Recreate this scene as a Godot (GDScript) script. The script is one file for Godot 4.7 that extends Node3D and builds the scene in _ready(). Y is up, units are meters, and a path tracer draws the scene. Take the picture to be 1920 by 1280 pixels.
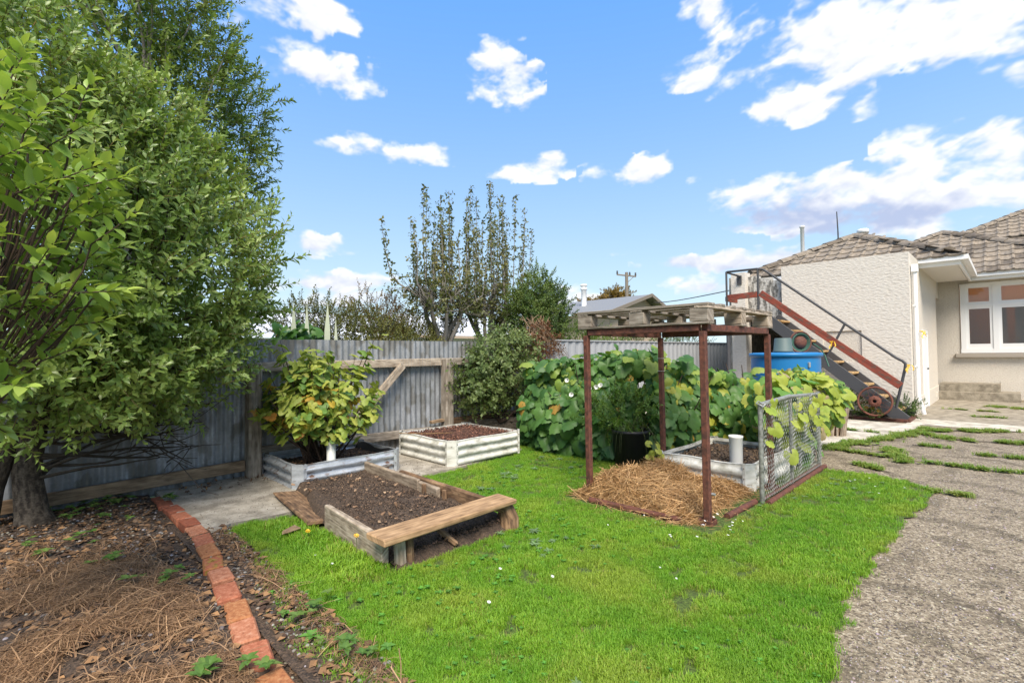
extends Node3D
# A back garden: fence, raised beds, pallet stand, vines, house with outside stair.
# World axes follow the garden: the fence runs along +X, the beds and walls are square to it. Metres, y up.

var rng := RandomNumberGenerator.new()
var M := {}
var taken := {}
var noise := FastNoiseLite.new()
const EYE := Vector3(0, 1.22, 0)

# ---------------------------------------------------------------- helpers
func lin(r: float, g: float, b: float) -> Color:
	return Color(r, g, b).linear_to_srgb()

func numbered(called: String) -> String:
	if not taken.has(called):
		taken[called] = 0
		return called
	taken[called] += 1
	return "%s_%03d" % [called, taken[called]]

func tag(o: Node, label: String, category: String, group := "", kind := "") -> void:
	if label: o.set_meta("label", label)
	if category: o.set_meta("category", category)
	if group: o.set_meta("group", group)
	if kind: o.set_meta("kind", kind)

func thing(called: String, label: String, category: String, at := Vector3.ZERO, group := "") -> Node3D:
	var o := Node3D.new()
	o.name = numbered(called)
	add_child(o)
	o.position = at
	tag(o, label, category, group)
	return o

func part(parent: Node, called: String, mesh: Mesh, material: Material, xf := Transform3D.IDENTITY) -> MeshInstance3D:
	var o := MeshInstance3D.new()
	o.name = called if parent != self else numbered(called)
	o.mesh = mesh
	o.material_override = material
	o.transform = xf
	parent.add_child(o, true)
	return o

func setting(called: String, mesh: Mesh, material: Material, xf := Transform3D.IDENTITY) -> MeshInstance3D:
	var o := part(self, called, mesh, material, xf)
	o.set_meta("kind", "structure")
	return o

func begin() -> SurfaceTool:
	var st := SurfaceTool.new()
	st.begin(Mesh.PRIMITIVE_TRIANGLES)
	st.set_smooth_group(-1)
	return st

func done(st: SurfaceTool, tangents := false) -> ArrayMesh:
	st.generate_normals()
	if tangents: st.generate_tangents()
	return st.commit()

# a triangle turned so that its front looks along "out"
func tri(st: SurfaceTool, a: Vector3, b: Vector3, c: Vector3, out: Vector3, ua := Vector2.ZERO, ub := Vector2.ZERO, uc := Vector2.ZERO) -> void:
	var n := (a - c).cross(a - b)
	st.set_uv(ua)
	st.add_vertex(a)
	if n.dot(out) < 0.0:
		st.set_uv(uc)
		st.add_vertex(c)
		st.set_uv(ub)
		st.add_vertex(b)
	else:
		st.set_uv(ub)
		st.add_vertex(b)
		st.set_uv(uc)
		st.add_vertex(c)

func quad(st: SurfaceTool, a: Vector3, b: Vector3, c: Vector3, d: Vector3, out: Vector3, u0 := Vector2.ZERO, u1 := Vector2.ZERO, u2 := Vector2.ZERO, u3 := Vector2.ZERO) -> void:
	tri(st, a, b, c, out, u0, u1, u2)
	tri(st, a, c, d, out, u0, u2, u3)

# chamfered box; u runs along its longest side so that grain follows the length
func add_box(st: SurfaceTool, at: Vector3, size: Vector3, bevel := 0.004, basis := Basis.IDENTITY, warp := 0.0) -> void:
	var h := size * 0.5
	var b: float = minf(bevel, minf(h.x, minf(h.y, h.z)) * 0.6)
	var long := 0
	if size.y > size[long]: long = 1
	if size.z > size[long]: long = 2
	var off := Vector2(rng.randf() * 7.0, rng.randf() * 7.0)
	var v := {}
	for sx in [-1, 1]:
		for sy in [-1, 1]:
			for sz in [-1, 1]:
				var w := Vector3(rng.randf_range(-warp, warp), rng.randf_range(-warp, warp), rng.randf_range(-warp, warp))
				for ax in 3:
					var p := Vector3(sx * (h.x - (0.0 if ax == 0 else b)), sy * (h.y - (0.0 if ax == 1 else b)), sz * (h.z - (0.0 if ax == 2 else b))) + w
					v[[sx, sy, sz, ax]] = p
	var uvof := func(p: Vector3) -> Vector2:
		return Vector2(p[long], p[(long + 1) % 3] + p[(long + 2) % 3]) + off
	var emit := func(q: Array, out: Vector3) -> void:
		var w: Array = []
		var u: Array = []
		for p in q:
			w.append(at + basis * p)
			u.append(uvof.call(p))
		if q.size() == 4:
			quad(st, w[0], w[1], w[2], w[3], basis * out, u[0], u[1], u[2], u[3])
		else:
			tri(st, w[0], w[1], w[2], basis * out, u[0], u[1], u[2])
	for s in [-1, 1]:
		emit.call([v[[s, -1, -1, 0]], v[[s, 1, -1, 0]], v[[s, 1, 1, 0]], v[[s, -1, 1, 0]]], Vector3(s, 0, 0))
		emit.call([v[[-1, s, -1, 1]], v[[1, s, -1, 1]], v[[1, s, 1, 1]], v[[-1, s, 1, 1]]], Vector3(0, s, 0))
		emit.call([v[[-1, -1, s, 2]], v[[1, -1, s, 2]], v[[1, 1, s, 2]], v[[-1, 1, s, 2]]], Vector3(0, 0, s))
	for s in [-1, 1]:
		for t in [-1, 1]:
			emit.call([v[[-1, s, t, 1]], v[[1, s, t, 1]], v[[1, s, t, 2]], v[[-1, s, t, 2]]], Vector3(0, s, t))
			emit.call([v[[s, -1, t, 0]], v[[s, 1, t, 0]], v[[s, 1, t, 2]], v[[s, -1, t, 2]]], Vector3(s, 0, t))
			emit.call([v[[s, t, -1, 0]], v[[s, t, 1, 0]], v[[s, t, 1, 1]], v[[s, t, -1, 1]]], Vector3(s, t, 0))
			for r in [-1, 1]:
				emit.call([v[[s, t, r, 0]], v[[s, t, r, 1]], v[[s, t, r, 2]]], Vector3(s, t, r))

func box_mesh(size: Vector3, bevel := 0.004, warp := 0.0) -> ArrayMesh:
	var st := begin()
	add_box(st, Vector3.ZERO, size, bevel, Basis.IDENTITY, warp)
	return done(st)

# a box between two ends: width across (horizontal), height across
func beam(st: SurfaceTool, a: Vector3, b: Vector3, width: float, height: float, bevel := 0.004, roll := 0.0, warp := 0.0) -> void:
	var x := (b - a).normalized()
	var up := Vector3.UP if absf(x.y) < 0.98 else Vector3.RIGHT
	var z := x.cross(up).normalized().rotated(x, roll)
	add_box(st, (a + b) * 0.5, Vector3(a.distance_to(b), height, width), bevel, Basis(x, z.cross(x), z), warp)

func beam_mesh(a: Vector3, b: Vector3, width: float, height: float, bevel := 0.004, roll := 0.0, warp := 0.0) -> ArrayMesh:
	var st := begin()
	beam(st, a, b, width, height, bevel, roll, warp)
	return done(st)

# tube through points; radii one for each point
func add_tube(st: SurfaceTool, pts: Array, radii: Array, sides := 8, caps := true, smooth := true) -> void:
	if smooth: st.set_smooth_group(0)
	var n := pts.size()
	var rings: Array = []
	var side := Vector3.ZERO
	var run := 0.0
	for i in n:
		var d: Vector3 = (pts[mini(i + 1, n - 1)] - pts[maxi(i - 1, 0)]).normalized()
		if i == 0:
			side = d.cross(Vector3.UP if absf(d.y) < 0.9 else Vector3.RIGHT).normalized()
		else:
			side = (side - d * side.dot(d)).normalized()
			run += pts[i].distance_to(pts[i - 1])
		var up := side.cross(d)
		var ring: Array = []
		for k in sides:
			var a := TAU * k / sides
			ring.append([pts[i] + (side * cos(a) + up * sin(a)) * float(radii[i]), Vector2(run, float(k) / sides * 0.4)])
		rings.append(ring)
	for i in n - 1:
		for k in sides:
			var a: Array = rings[i][k]
			var b: Array = rings[i][(k + 1) % sides]
			var c: Array = rings[i + 1][(k + 1) % sides]
			var e: Array = rings[i + 1][k]
			var out: Vector3 = (a[0] + b[0] + c[0] + e[0]) * 0.25 - (pts[i] + pts[i + 1]) * 0.5
			quad(st, a[0], b[0], c[0], e[0], out, a[1], b[1], c[1], e[1])
	if caps:
		st.set_smooth_group(-1)
		for i in [0, n - 1]:
			var out: Vector3 = (pts[0] - pts[1]) if i == 0 else (pts[n - 1] - pts[n - 2])
			for k in range(1, sides - 1):
				tri(st, rings[i][0][0], rings[i][k][0], rings[i][k + 1][0], out)
	st.set_smooth_group(-1)

func tube_mesh(pts: Array, radii: Array, sides := 8, caps := true) -> ArrayMesh:
	var st := begin()
	add_tube(st, pts, radii, sides, caps)
	return done(st)

func rod(a: Vector3, b: Vector3, r: float, sides := 8) -> ArrayMesh:
	return tube_mesh([a, b], [r, r], sides)

# profile of (radius, height) turned round y
func lathe(profile: Array, sides := 24, wobble := 0.0) -> ArrayMesh:
	var st := begin()
	st.set_smooth_group(0)
	for i in profile.size() - 1:
		var p: Vector2 = profile[i]
		var q: Vector2 = profile[i + 1]
		for k in sides:
			var a0 := TAU * k / sides
			var a1 := TAU * (k + 1) / sides
			var r0 := 1.0 + wobble * sin(a0 * 3.0)
			var r1 := 1.0 + wobble * sin(a1 * 3.0)
			var e := Vector2(q.y - p.y, p.x - q.x)
			var mid := Vector3(cos((a0 + a1) * 0.5) * e.x, e.y, sin((a0 + a1) * 0.5) * e.x)
			var v0 := Vector3(cos(a0) * p.x * r0, p.y, sin(a0) * p.x * r0)
			var v1 := Vector3(cos(a1) * p.x * r1, p.y, sin(a1) * p.x * r1)
			var v2 := Vector3(cos(a1) * q.x * r1, q.y, sin(a1) * q.x * r1)
			var v3 := Vector3(cos(a0) * q.x * r0, q.y, sin(a0) * q.x * r0)
			if p.x > 0.0001: tri(st, v0, v1, v2, mid, Vector2(a0, p.y), Vector2(a1, p.y), Vector2(a1, q.y))
			if q.x > 0.0001: tri(st, v0, v2, v3, mid, Vector2(a0, p.y), Vector2(a1, q.y), Vector2(a0, q.y))
	return done(st)

func sheet_mesh(poly: PackedVector2Array, y: float, thick := 0.0) -> ArrayMesh:
	var st := begin()
	var idx := Geometry2D.triangulate_polygon(poly)
	for i in range(0, idx.size(), 3):
		var p: Array = []
		for k in 3:
			p.append(Vector3(poly[idx[i + k]].x, y, poly[idx[i + k]].y))
		tri(st, p[0], p[1], p[2], Vector3.UP, poly[idx[i]], poly[idx[i + 1]], poly[idx[i + 2]])
	if thick > 0.0:
		var mid := Vector2.ZERO
		for p in poly: mid += p / poly.size()
		for i in poly.size():
			var a := poly[i]
			var b := poly[(i + 1) % poly.size()]
			var n := Vector2(b.y - a.y, a.x - b.x)
			if Geometry2D.is_point_in_polygon((a + b) * 0.5 + n.normalized() * 0.003, poly): n = -n
			quad(st, Vector3(a.x, y, a.y), Vector3(b.x, y, b.y), Vector3(b.x, y - thick, b.y), Vector3(a.x, y - thick, a.y), Vector3(n.x, 0, n.y), a, b, b + Vector2(0, thick), a + Vector2(0, thick))
	return done(st)

# uneven ground: a grid whose height comes from a function of x and z
func relief(x0: float, x1: float, z0: float, z1: float, cell: float, height: Callable, skip = null) -> ArrayMesh:
	var nx := int(ceil((x1 - x0) / cell))
	var nz := int(ceil((z1 - z0) / cell))
	var pos := PackedVector3Array()
	var uv := PackedVector2Array()
	for j in nz + 1:
		for i in nx + 1:
			var x := x0 + (x1 - x0) * i / nx
			var z := z0 + (z1 - z0) * j / nz
			pos.append(Vector3(x, height.call(x, z), z))
			uv.append(Vector2(x, z))
	var idx := PackedInt32Array()
	for j in nz:
		for i in nx:
			var a := j * (nx + 1) + i
			if skip != null and skip.call(pos[a].x, pos[a].z): continue
			idx.append_array([a, a + 1, a + nx + 2, a, a + nx + 2, a + nx + 1])
	var st := SurfaceTool.new()
	var arr := []
	arr.resize(Mesh.ARRAY_MAX)
	arr[Mesh.ARRAY_VERTEX] = pos
	arr[Mesh.ARRAY_TEX_UV] = uv
	arr[Mesh.ARRAY_INDEX] = idx
	var am := ArrayMesh.new()
	am.add_surface_from_arrays(Mesh.PRIMITIVE_TRIANGLES, arr)
	st.create_from(am, 0)
	st.generate_normals()
	return st.commit()

# many copies of one mesh as one object
func scatter(parent: Node, called: String, mesh: Mesh, material: Material, xfs: Array, colors := PackedColorArray()) -> MultiMeshInstance3D:
	var mm := MultiMesh.new()
	mm.transform_format = MultiMesh.TRANSFORM_3D
	mm.use_colors = colors.size() > 0
	mm.mesh = mesh
	mm.instance_count = xfs.size()
	for i in xfs.size():
		mm.set_instance_transform(i, xfs[i])
		if colors.size() > 0: mm.set_instance_color(i, colors[i])
	var o := MultiMeshInstance3D.new()
	o.name = called if parent != self else numbered(called)
	o.multimesh = mm
	o.material_override = material
	o.set_meta("kind", "stuff")
	parent.add_child(o, true)
	return o

func turned(dir: Vector3, spin := 0.0) -> Basis:   # y axis along dir
	var y := dir.normalized()
	var x := y.cross(Vector3.FORWARD if absf(y.z) < 0.9 else Vector3.RIGHT).normalized().rotated(y, spin)
	return Basis(x, y, x.cross(y))

func rv(s: float) -> Vector3:
	return Vector3(rng.randf_range(-s, s), rng.randf_range(-s, s), rng.randf_range(-s, s))

func rdir() -> Vector3:
	var z := rng.randf_range(-1, 1)
	var a := rng.randf() * TAU
	var r := sqrt(1.0 - z * z)
	return Vector3(r * cos(a), z, r * sin(a))

# ---------------------------------------------------------------- computed textures
func noise_img(size: int, freq: float, octaves: int, kind: int, sd: int, sx := 1, sy := 1) -> PackedByteArray:
	var n := FastNoiseLite.new()
	n.seed = sd
	n.noise_type = kind % 100
	n.frequency = freq
	n.fractal_octaves = octaves
	if kind >= 100:
		n.noise_type = kind - 100
		n.fractal_type = FastNoiseLite.FRACTAL_RIDGED
	if octaves == 1: n.fractal_type = FastNoiseLite.FRACTAL_NONE
	if kind == FastNoiseLite.TYPE_CELLULAR:
		n.cellular_return_type = FastNoiseLite.RETURN_CELL_VALUE
	var im := n.get_seamless_image(size / sx, size / sy)
	if sx != 1 or sy != 1: im.resize(size, size, Image.INTERPOLATE_CUBIC)
	im.convert(Image.FORMAT_L8)
	return im.get_data()

# ramp: linear colours from low to high; layers: [freq, octaves, kind, weight, seed, stretch_x, stretch_y]
# patch: [freq, octaves, seed, low, high, ramp of the patches]
func make_tex(size: int, ramp: Array, layers: Array, patch := []) -> Array:
	var data: Array = []
	var total := 0.0
	for l in layers:
		data.append(noise_img(size, l[0], l[1], l[2], l[4], l[5] if l.size() > 5 else 1, l[6] if l.size() > 6 else 1))
		total += l[3]
	var luts: Array = []
	for rp in ([ramp] if patch.is_empty() else [ramp, patch[5]]):
		var lut := PackedByteArray()
		for i in 256:
			var f: float = float(i) / 255.0 * (rp.size() - 1)
			var k := mini(int(f), rp.size() - 2)
			var c: Color = (rp[k] as Color).lerp(rp[k + 1], f - k).linear_to_srgb()
			lut.append_array([int(clampf(c.r, 0, 1) * 255), int(clampf(c.g, 0, 1) * 255), int(clampf(c.b, 0, 1) * 255)])
		luts.append(lut)
	var pd := PackedByteArray()
	var plut := PackedFloat32Array()
	if not patch.is_empty():
		pd = noise_img(size, patch[0], patch[1], FastNoiseLite.TYPE_SIMPLEX_SMOOTH, patch[2], patch[6] if patch.size() > 6 else 1, patch[7] if patch.size() > 7 else 1)
		for i in 256: plut.append(smoothstep(patch[3], patch[4], i / 255.0))
	var rgbd := PackedByteArray()
	rgbd.resize(size * size * 3)
	var hd := PackedByteArray()
	hd.resize(size * size)
	var nl := layers.size()
	var d0: PackedByteArray = data[0]
	var d1: PackedByteArray = data[1] if nl > 1 else d0
	var d2: PackedByteArray = data[2] if nl > 2 else d0
	var w0: float = layers[0][3] / total
	var w1: float = layers[1][3] / total if nl > 1 else 0.0
	var w2: float = layers[2][3] / total if nl > 2 else 0.0
	var la: PackedByteArray = luts[0]
	var lb: PackedByteArray = luts[luts.size() - 1]
	var two := not patch.is_empty()
	for i in size * size:
		var t := clampi(int((d0[i] * w0 + d1[i] * w1 + d2[i] * w2 - 128.0) * 1.5 + 128.0), 0, 255)
		hd[i] = t
		var k := t * 3
		var j := i * 3
		if two:
			var p := plut[pd[i]]
			rgbd[j] = int(la[k] + (lb[k] - la[k]) * p)
			rgbd[j + 1] = int(la[k + 1] + (lb[k + 1] - la[k + 1]) * p)
			rgbd[j + 2] = int(la[k + 2] + (lb[k + 2] - la[k + 2]) * p)
		else:
			rgbd[j] = la[k]
			rgbd[j + 1] = la[k + 1]
			rgbd[j + 2] = la[k + 2]
	return [ImageTexture.create_from_image(Image.create_from_data(size, size, false, Image.FORMAT_RGB8, rgbd)), ImageTexture.create_from_image(Image.create_from_data(size, size, false, Image.FORMAT_L8, hd))]

func mat(called: String, color: Color, rough := 0.7, metal := 0.0) -> StandardMaterial3D:
	var m := StandardMaterial3D.new()
	m.resource_name = called
	m.albedo_color = color
	m.roughness = rough
	m.metallic = metal
	M[called] = m
	return m

# textured: scale = repeats per metre; relief in centimetres; world = triplanar in the world, else the mesh's uv
func tmat(called: String, tex: Array, scale: float, rough := 0.8, relief_cm := 0.0, world := true, metal := 0.0, tint := Color.WHITE) -> StandardMaterial3D:
	var m := mat(called, tint, rough, metal)
	m.albedo_texture = tex[0]
	if relief_cm > 0.0:
		m.heightmap_enabled = true
		m.heightmap_texture = tex[1]
		m.heightmap_scale = relief_cm
	m.uv1_scale = Vector3(scale, scale, scale)
	if world:
		m.uv1_triplanar = true
		m.uv1_world_triplanar = true
	return m

func leaf_mat(called: String, rough := 0.42, through := 0.5) -> StandardMaterial3D:
	var m := mat(called, Color.WHITE, rough)
	m.vertex_color_use_as_albedo = true
	m.backlight_enabled = true
	m.backlight = lin(through, through, through * 0.55)
	m.cull_mode = BaseMaterial3D.CULL_DISABLED
	return m
# ---------------------------------------------------------------- sky: blue air with fair-weather clouds
# each: azimuth from -Z towards +X, elevation, half width, half height (degrees), strength, greyness of its base
const CLOUDS := [[19.2,33.2,6.2,1.7,1.00,0.0],[23.5,33.5,2.8,1.7,1.00,0.0],[16.7,30.8,3.3,1.1,0.55,0.0],[22.1,29.2,2.3,1.6,0.90,0.0],[25.1,28.2,3.4,1.7,1.00,0.0],[27.5,27.6,1.9,1.1,0.90,0.0],[19.3,28.0,1.1,0.9,0.40,0.0],[29.4,27.8,0.8,0.6,0.40,0.0],[42.9,31.1,2.5,1.6,0.90,0.0],[44.1,29.3,3.2,1.9,0.95,0.0],[45.4,27.7,1.8,1.1,0.80,0.0],[46.6,30.2,1.5,0.9,0.80,0.0],[24.5,22.2,1.6,0.6,0.75,0.0],[27.9,22.4,2.6,0.9,0.90,0.0],[31.0,22.0,2.7,0.9,0.95,0.0],[35.8,22.1,2.2,1.0,0.95,0.0],[47.9,20.3,3.1,1.0,0.95,0.0],[49.3,21.3,1.5,0.8,0.90,0.0],[43.4,20.3,1.1,0.5,0.40,0.0],[60.0,19.7,2.2,1.4,1.00,0.0],[58.3,19.1,2.0,0.7,0.90,0.0],[54.8,19.9,1.7,0.8,0.55,0.0],[65.5,18.0,0.8,0.5,0.50,0.0],[80.1,28.9,6.0,2.9,1.10,0.0],[86.1,26.6,5.5,2.5,1.10,0.0],[90.0,25.4,2.8,2.2,1.00,0.0],[73.2,27.4,5.7,2.0,0.80,0.0],[80.0,25.1,3.4,1.5,0.60,0.0],[69.0,31.5,2.8,2.3,0.95,0.0],[65.2,28.0,2.4,1.2,0.60,0.0],[66.7,33.1,1.8,1.2,0.80,0.0],[74.0,24.1,2.7,1.6,1.10,0.0],[77.3,22.9,3.0,1.2,1.00,0.0],[80.9,22.0,1.6,0.9,0.85,0.0],[78.9,24.6,2.4,1.3,0.55,0.0],[71.9,22.6,0.7,0.6,0.45,0.0],[85.5,21.5,1.0,0.6,0.50,0.0],[89.6,22.2,0.7,0.3,0.70,0.0],[91.1,21.5,0.7,1.0,0.80,0.0],[83.8,18.6,2.0,1.5,0.85,0.0],[86.0,16.9,2.8,1.7,1.00,0.0],[89.1,16.7,2.0,1.5,1.00,0.0],[90.6,15.3,1.3,1.7,0.90,0.0],[90.5,12.9,1.5,1.6,0.80,0.1],[71.5,16.0,3.5,1.4,1.00,0.1],[76.2,15.0,4.1,1.7,1.00,0.2],[81.4,14.8,4.7,2.0,1.10,0.1],[86.1,13.8,3.5,1.7,1.00,0.1],[88.9,12.9,1.7,0.9,0.90,0.0],[74.3,13.5,5.7,1.3,0.80,1.0],[80.5,12.3,5.7,1.4,0.90,1.0],[84.8,12.1,2.8,1.1,0.70,0.8],[63.9,9.7,4.2,0.7,0.80,0.4],[69.5,9.4,5.1,1.1,0.95,0.3],[73.5,9.1,2.9,1.0,0.90,0.4],[57.1,11.3,0.9,0.3,0.50,0.2],[22.6,11.8,2.7,1.1,0.85,0.2],[26.5,11.3,1.3,0.3,0.50,0.2],[18.5,9.5,1.7,1.1,0.90,0.0],[24.0,8.2,4.2,1.0,0.90,0.3],[21.3,7.7,2.9,0.8,0.80,0.4],[29.3,8.2,2.5,0.7,0.60,0.2],[20.3,5.7,3.1,0.9,0.60,0.2],[83.6,10.6,5.5,0.7,0.80,0.0],[78.3,9.3,3.7,0.5,0.60,0.2],[67.7,6.7,3.4,0.7,0.70,0.4],[64.5,7.6,2.5,0.6,0.60,0.1],[52.8,5.8,3.6,0.9,0.45,0.1],[25.6,6.4,5.1,0.8,0.50,0.2],[47.2,7.2,7.3,0.6,0.30,0.1]]

func sky_part(w: int, h: int, az0: float, az1: float, el0: float, el1: float, blobs: Array) -> Image:
	var dens := PackedFloat32Array()
	var grey := PackedFloat32Array()
	dens.resize(w * h)
	grey.resize(w * h)
	var kx := w / (az1 - az0)
	var ky := h / (el1 - el0)
	var ragged := FastNoiseLite.new()   # breaks the outline of each puff
	ragged.seed = 12
	ragged.frequency = 0.28
	ragged.fractal_octaves = 4
	for b in blobs:
		var wide: float = b[2] / maxf(cos(deg_to_rad(b[1])), 0.2)
		for turn in [-360.0, 0.0, 360.0]:
			var cx: float = (b[0] + turn - az0) * kx
			var cy: float = (el1 - b[1]) * ky
			var rx: float = wide * kx * 1.35
			var ry: float = b[3] * ky * 1.35
			for y in range(maxi(0, int(cy - ry)), mini(h, int(cy + ry) + 1)):
				var dy0: float = (y - cy) / ry
				for x in range(maxi(0, int(cx - rx)), mini(w, int(cx + rx) + 1)):
					var sx := (az0 + x / kx) * 0.9
					var sy := (el1 - y / ky) * 1.5
					var dx: float = (x - cx) / rx + ragged.get_noise_2d(sx, sy) * 0.55
					var dy: float = dy0 + ragged.get_noise_2d(sx + 60.0, sy) * 0.6
					var q := 1.0 - dx * dx - dy * dy
					if q > 0.0:
						var f: float = q * b[4]
						var i := y * w + x
						if f > dens[i]: dens[i] = f + dens[i] * 0.25
						else: dens[i] += f * 0.25
						grey[i] = maxf(grey[i], q * (b[5] + maxf(0.0, dy) * 0.35))
	var big := FastNoiseLite.new()
	big.seed = 5
	big.frequency = 0.11
	big.fractal_octaves = 6
	big.fractal_gain = 0.58
	var data := PackedByteArray()
	data.resize(w * h * 3)
	for y in h:
		var el := el1 - (y + 0.5) / ky
		var t := clampf(el / 90.0, 0.0, 1.0)
		var s := pow(1.0 - sin(deg_to_rad(maxf(el, 0.0))), 2.5)
		var top := Color(0.075, 0.262, 0.69)
		var low := Color(0.53, 0.70, 0.74)
		var air := top.lerp(low, s).lerp(Color(0.63, 0.72, 0.74), exp(-maxf(el, 0.0) / 5.0) * 0.7)
		for x in w:
			var i := y * w + x
			var c := air
			var d := dens[i]
			var az := az0 + (x + 0.5) / kx
			if d > 0.0:
				var sx := az * cos(deg_to_rad(el))
				var sy := el * 1.7
				var bend := big.get_noise_2d(sx * 0.5 + 70.0, sy * 0.5) * 3.0
				var n := big.get_noise_2d(sx + bend, sy - bend * 0.5)
				var wisp := big.get_noise_2d(sx * 3.0 + 40.0, sy * 3.0)
				var a := smoothstep(0.0, 1.0, d * 1.05 + n * 1.5 + wisp * 0.35 - 0.06)
				if a > 0.0:
					var lift := big.get_noise_2d(sx + bend, sy - bend * 0.5 + 1.1) - n   # thinner above than here: lit from above
					var g := clampf(grey[i] * 1.05 + lift * 0.7 + 0.05, 0.0, 1.0)
					var white := Color(0.74, 0.745, 0.76).lerp(Color(0.36, 0.42, 0.58), g)
					c = air.lerp(white, a * (0.72 + 0.28 * smoothstep(0.2, 0.9, d + n)))
			c = c.linear_to_srgb()
			var k := i * 3
			data[k] = int(clampf(c.r, 0, 1) * 255)
			data[k + 1] = int(clampf(c.g, 0, 1) * 255)
			data[k + 2] = int(clampf(c.b, 0, 1) * 255)
	return Image.create_from_data(w, h, false, Image.FORMAT_RGB8, data)

func make_sky() -> Texture2D:
	var blobs: Array = CLOUDS.duplicate()
	var r := RandomNumberGenerator.new()
	r.seed = 77
	for k in 150:   # the same kind of clouds all round
		var az := r.randf_range(100.0, 345.0)
		var el := 90.0 * pow(r.randf(), 1.6)
		var size := r.randf_range(2.0, 7.0) * (0.35 + el / 45.0)
		for j in 3:
			blobs.append([az + r.randf_range(-1, 1) * size, el + r.randf_range(-0.3, 0.3) * size, size * r.randf_range(0.6, 1.2), size * r.randf_range(0.25, 0.5), r.randf_range(0.6, 1.05), r.randf_range(0.0, 0.3)])
	for k in 40:    # and above the picture
		var el := r.randf_range(42.0, 85.0)
		var az := r.randf_range(-20.0, 110.0)
		var size := r.randf_range(3.0, 9.0)
		for j in 3:
			blobs.append([az + r.randf_range(-1, 1) * size, el + r.randf_range(-0.3, 0.3) * size, size * r.randf_range(0.6, 1.2), size * r.randf_range(0.25, 0.5), r.randf_range(0.6, 1.05), r.randf_range(0.0, 0.2)])
	var all := Image.create(4096, 2048, false, Image.FORMAT_RGB8)
	all.fill(lin(0.35, 0.42, 0.40))
	var half := sky_part(1024, 256, 0.0, 360.0, 0.0, 90.0, blobs)
	half.resize(4096, 1024, Image.INTERPOLATE_CUBIC)
	all.blit_rect(half, Rect2i(0, 0, 4096, 1024), Vector2i(0, 0))
	# finer where clouds are small on the picture: azimuth -9 to 99, elevation 0 to 45
	var px := 4096.0 / 360.0
	var fine := sky_part(int(99.0 * px), 512, 0.0, int(99.0 * px) / px, 0.0, 45.0, blobs)
	all.blit_rect(fine, Rect2i(0, 0, fine.get_width(), 512), Vector2i(0, 512))
	var side := sky_part(int(9.0 * px), 512, 360.0 - int(9.0 * px) / px, 360.0, 0.0, 45.0, blobs)
	all.blit_rect(side, Rect2i(0, 0, side.get_width(), 512), Vector2i(4096 - side.get_width(), 512))
	return ImageTexture.create_from_image(all)

func view_and_light() -> void:
	var cam := Camera3D.new()
	cam.name = "camera"
	cam.fov = 69.35
	cam.near = 0.05
	cam.far = 500.0
	var right := Vector3(0.71094, -0.01120, 0.70316)
	var up := Vector3(-0.00876, 0.99965, 0.02478)
	var ahead := Vector3(0.70320, 0.02378, -0.71060)
	cam.transform = Transform3D(Basis(right, up, -ahead).orthonormalized(), EYE)
	add_child(cam)
	cam.current = true
	var env := Environment.new()
	env.background_mode = Environment.BG_SKY
	var sky := Sky.new()
	var sm := PanoramaSkyMaterial.new()
	sm.panorama = make_sky()
	sky.sky_material = sm
	env.sky = sky
	env.background_energy_multiplier = 1.0
	env.tonemap_mode = Environment.TONE_MAPPER_LINEAR
	env.tonemap_exposure = 1.5
	env.sdfgi_enabled = true
	env.ssao_enabled = true
	env.ssil_enabled = true
	var we := WorldEnvironment.new()
	we.name = "world_environment"
	we.environment = env
	add_child(we)
	# the sun stands behind the camera, to its right, veiled by thin cloud
	var sun := DirectionalLight3D.new()
	sun.name = "sun"
	sun.light_energy = 1.35
	sun.light_color = Color(1.0, 0.96, 0.9)
	sun.light_angular_distance = 28.0
	sun.shadow_enabled = true
	add_child(sun)
	sun.look_at_from_position(Vector3.ZERO, -Vector3(-0.52, 1.0, 0.66))
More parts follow.
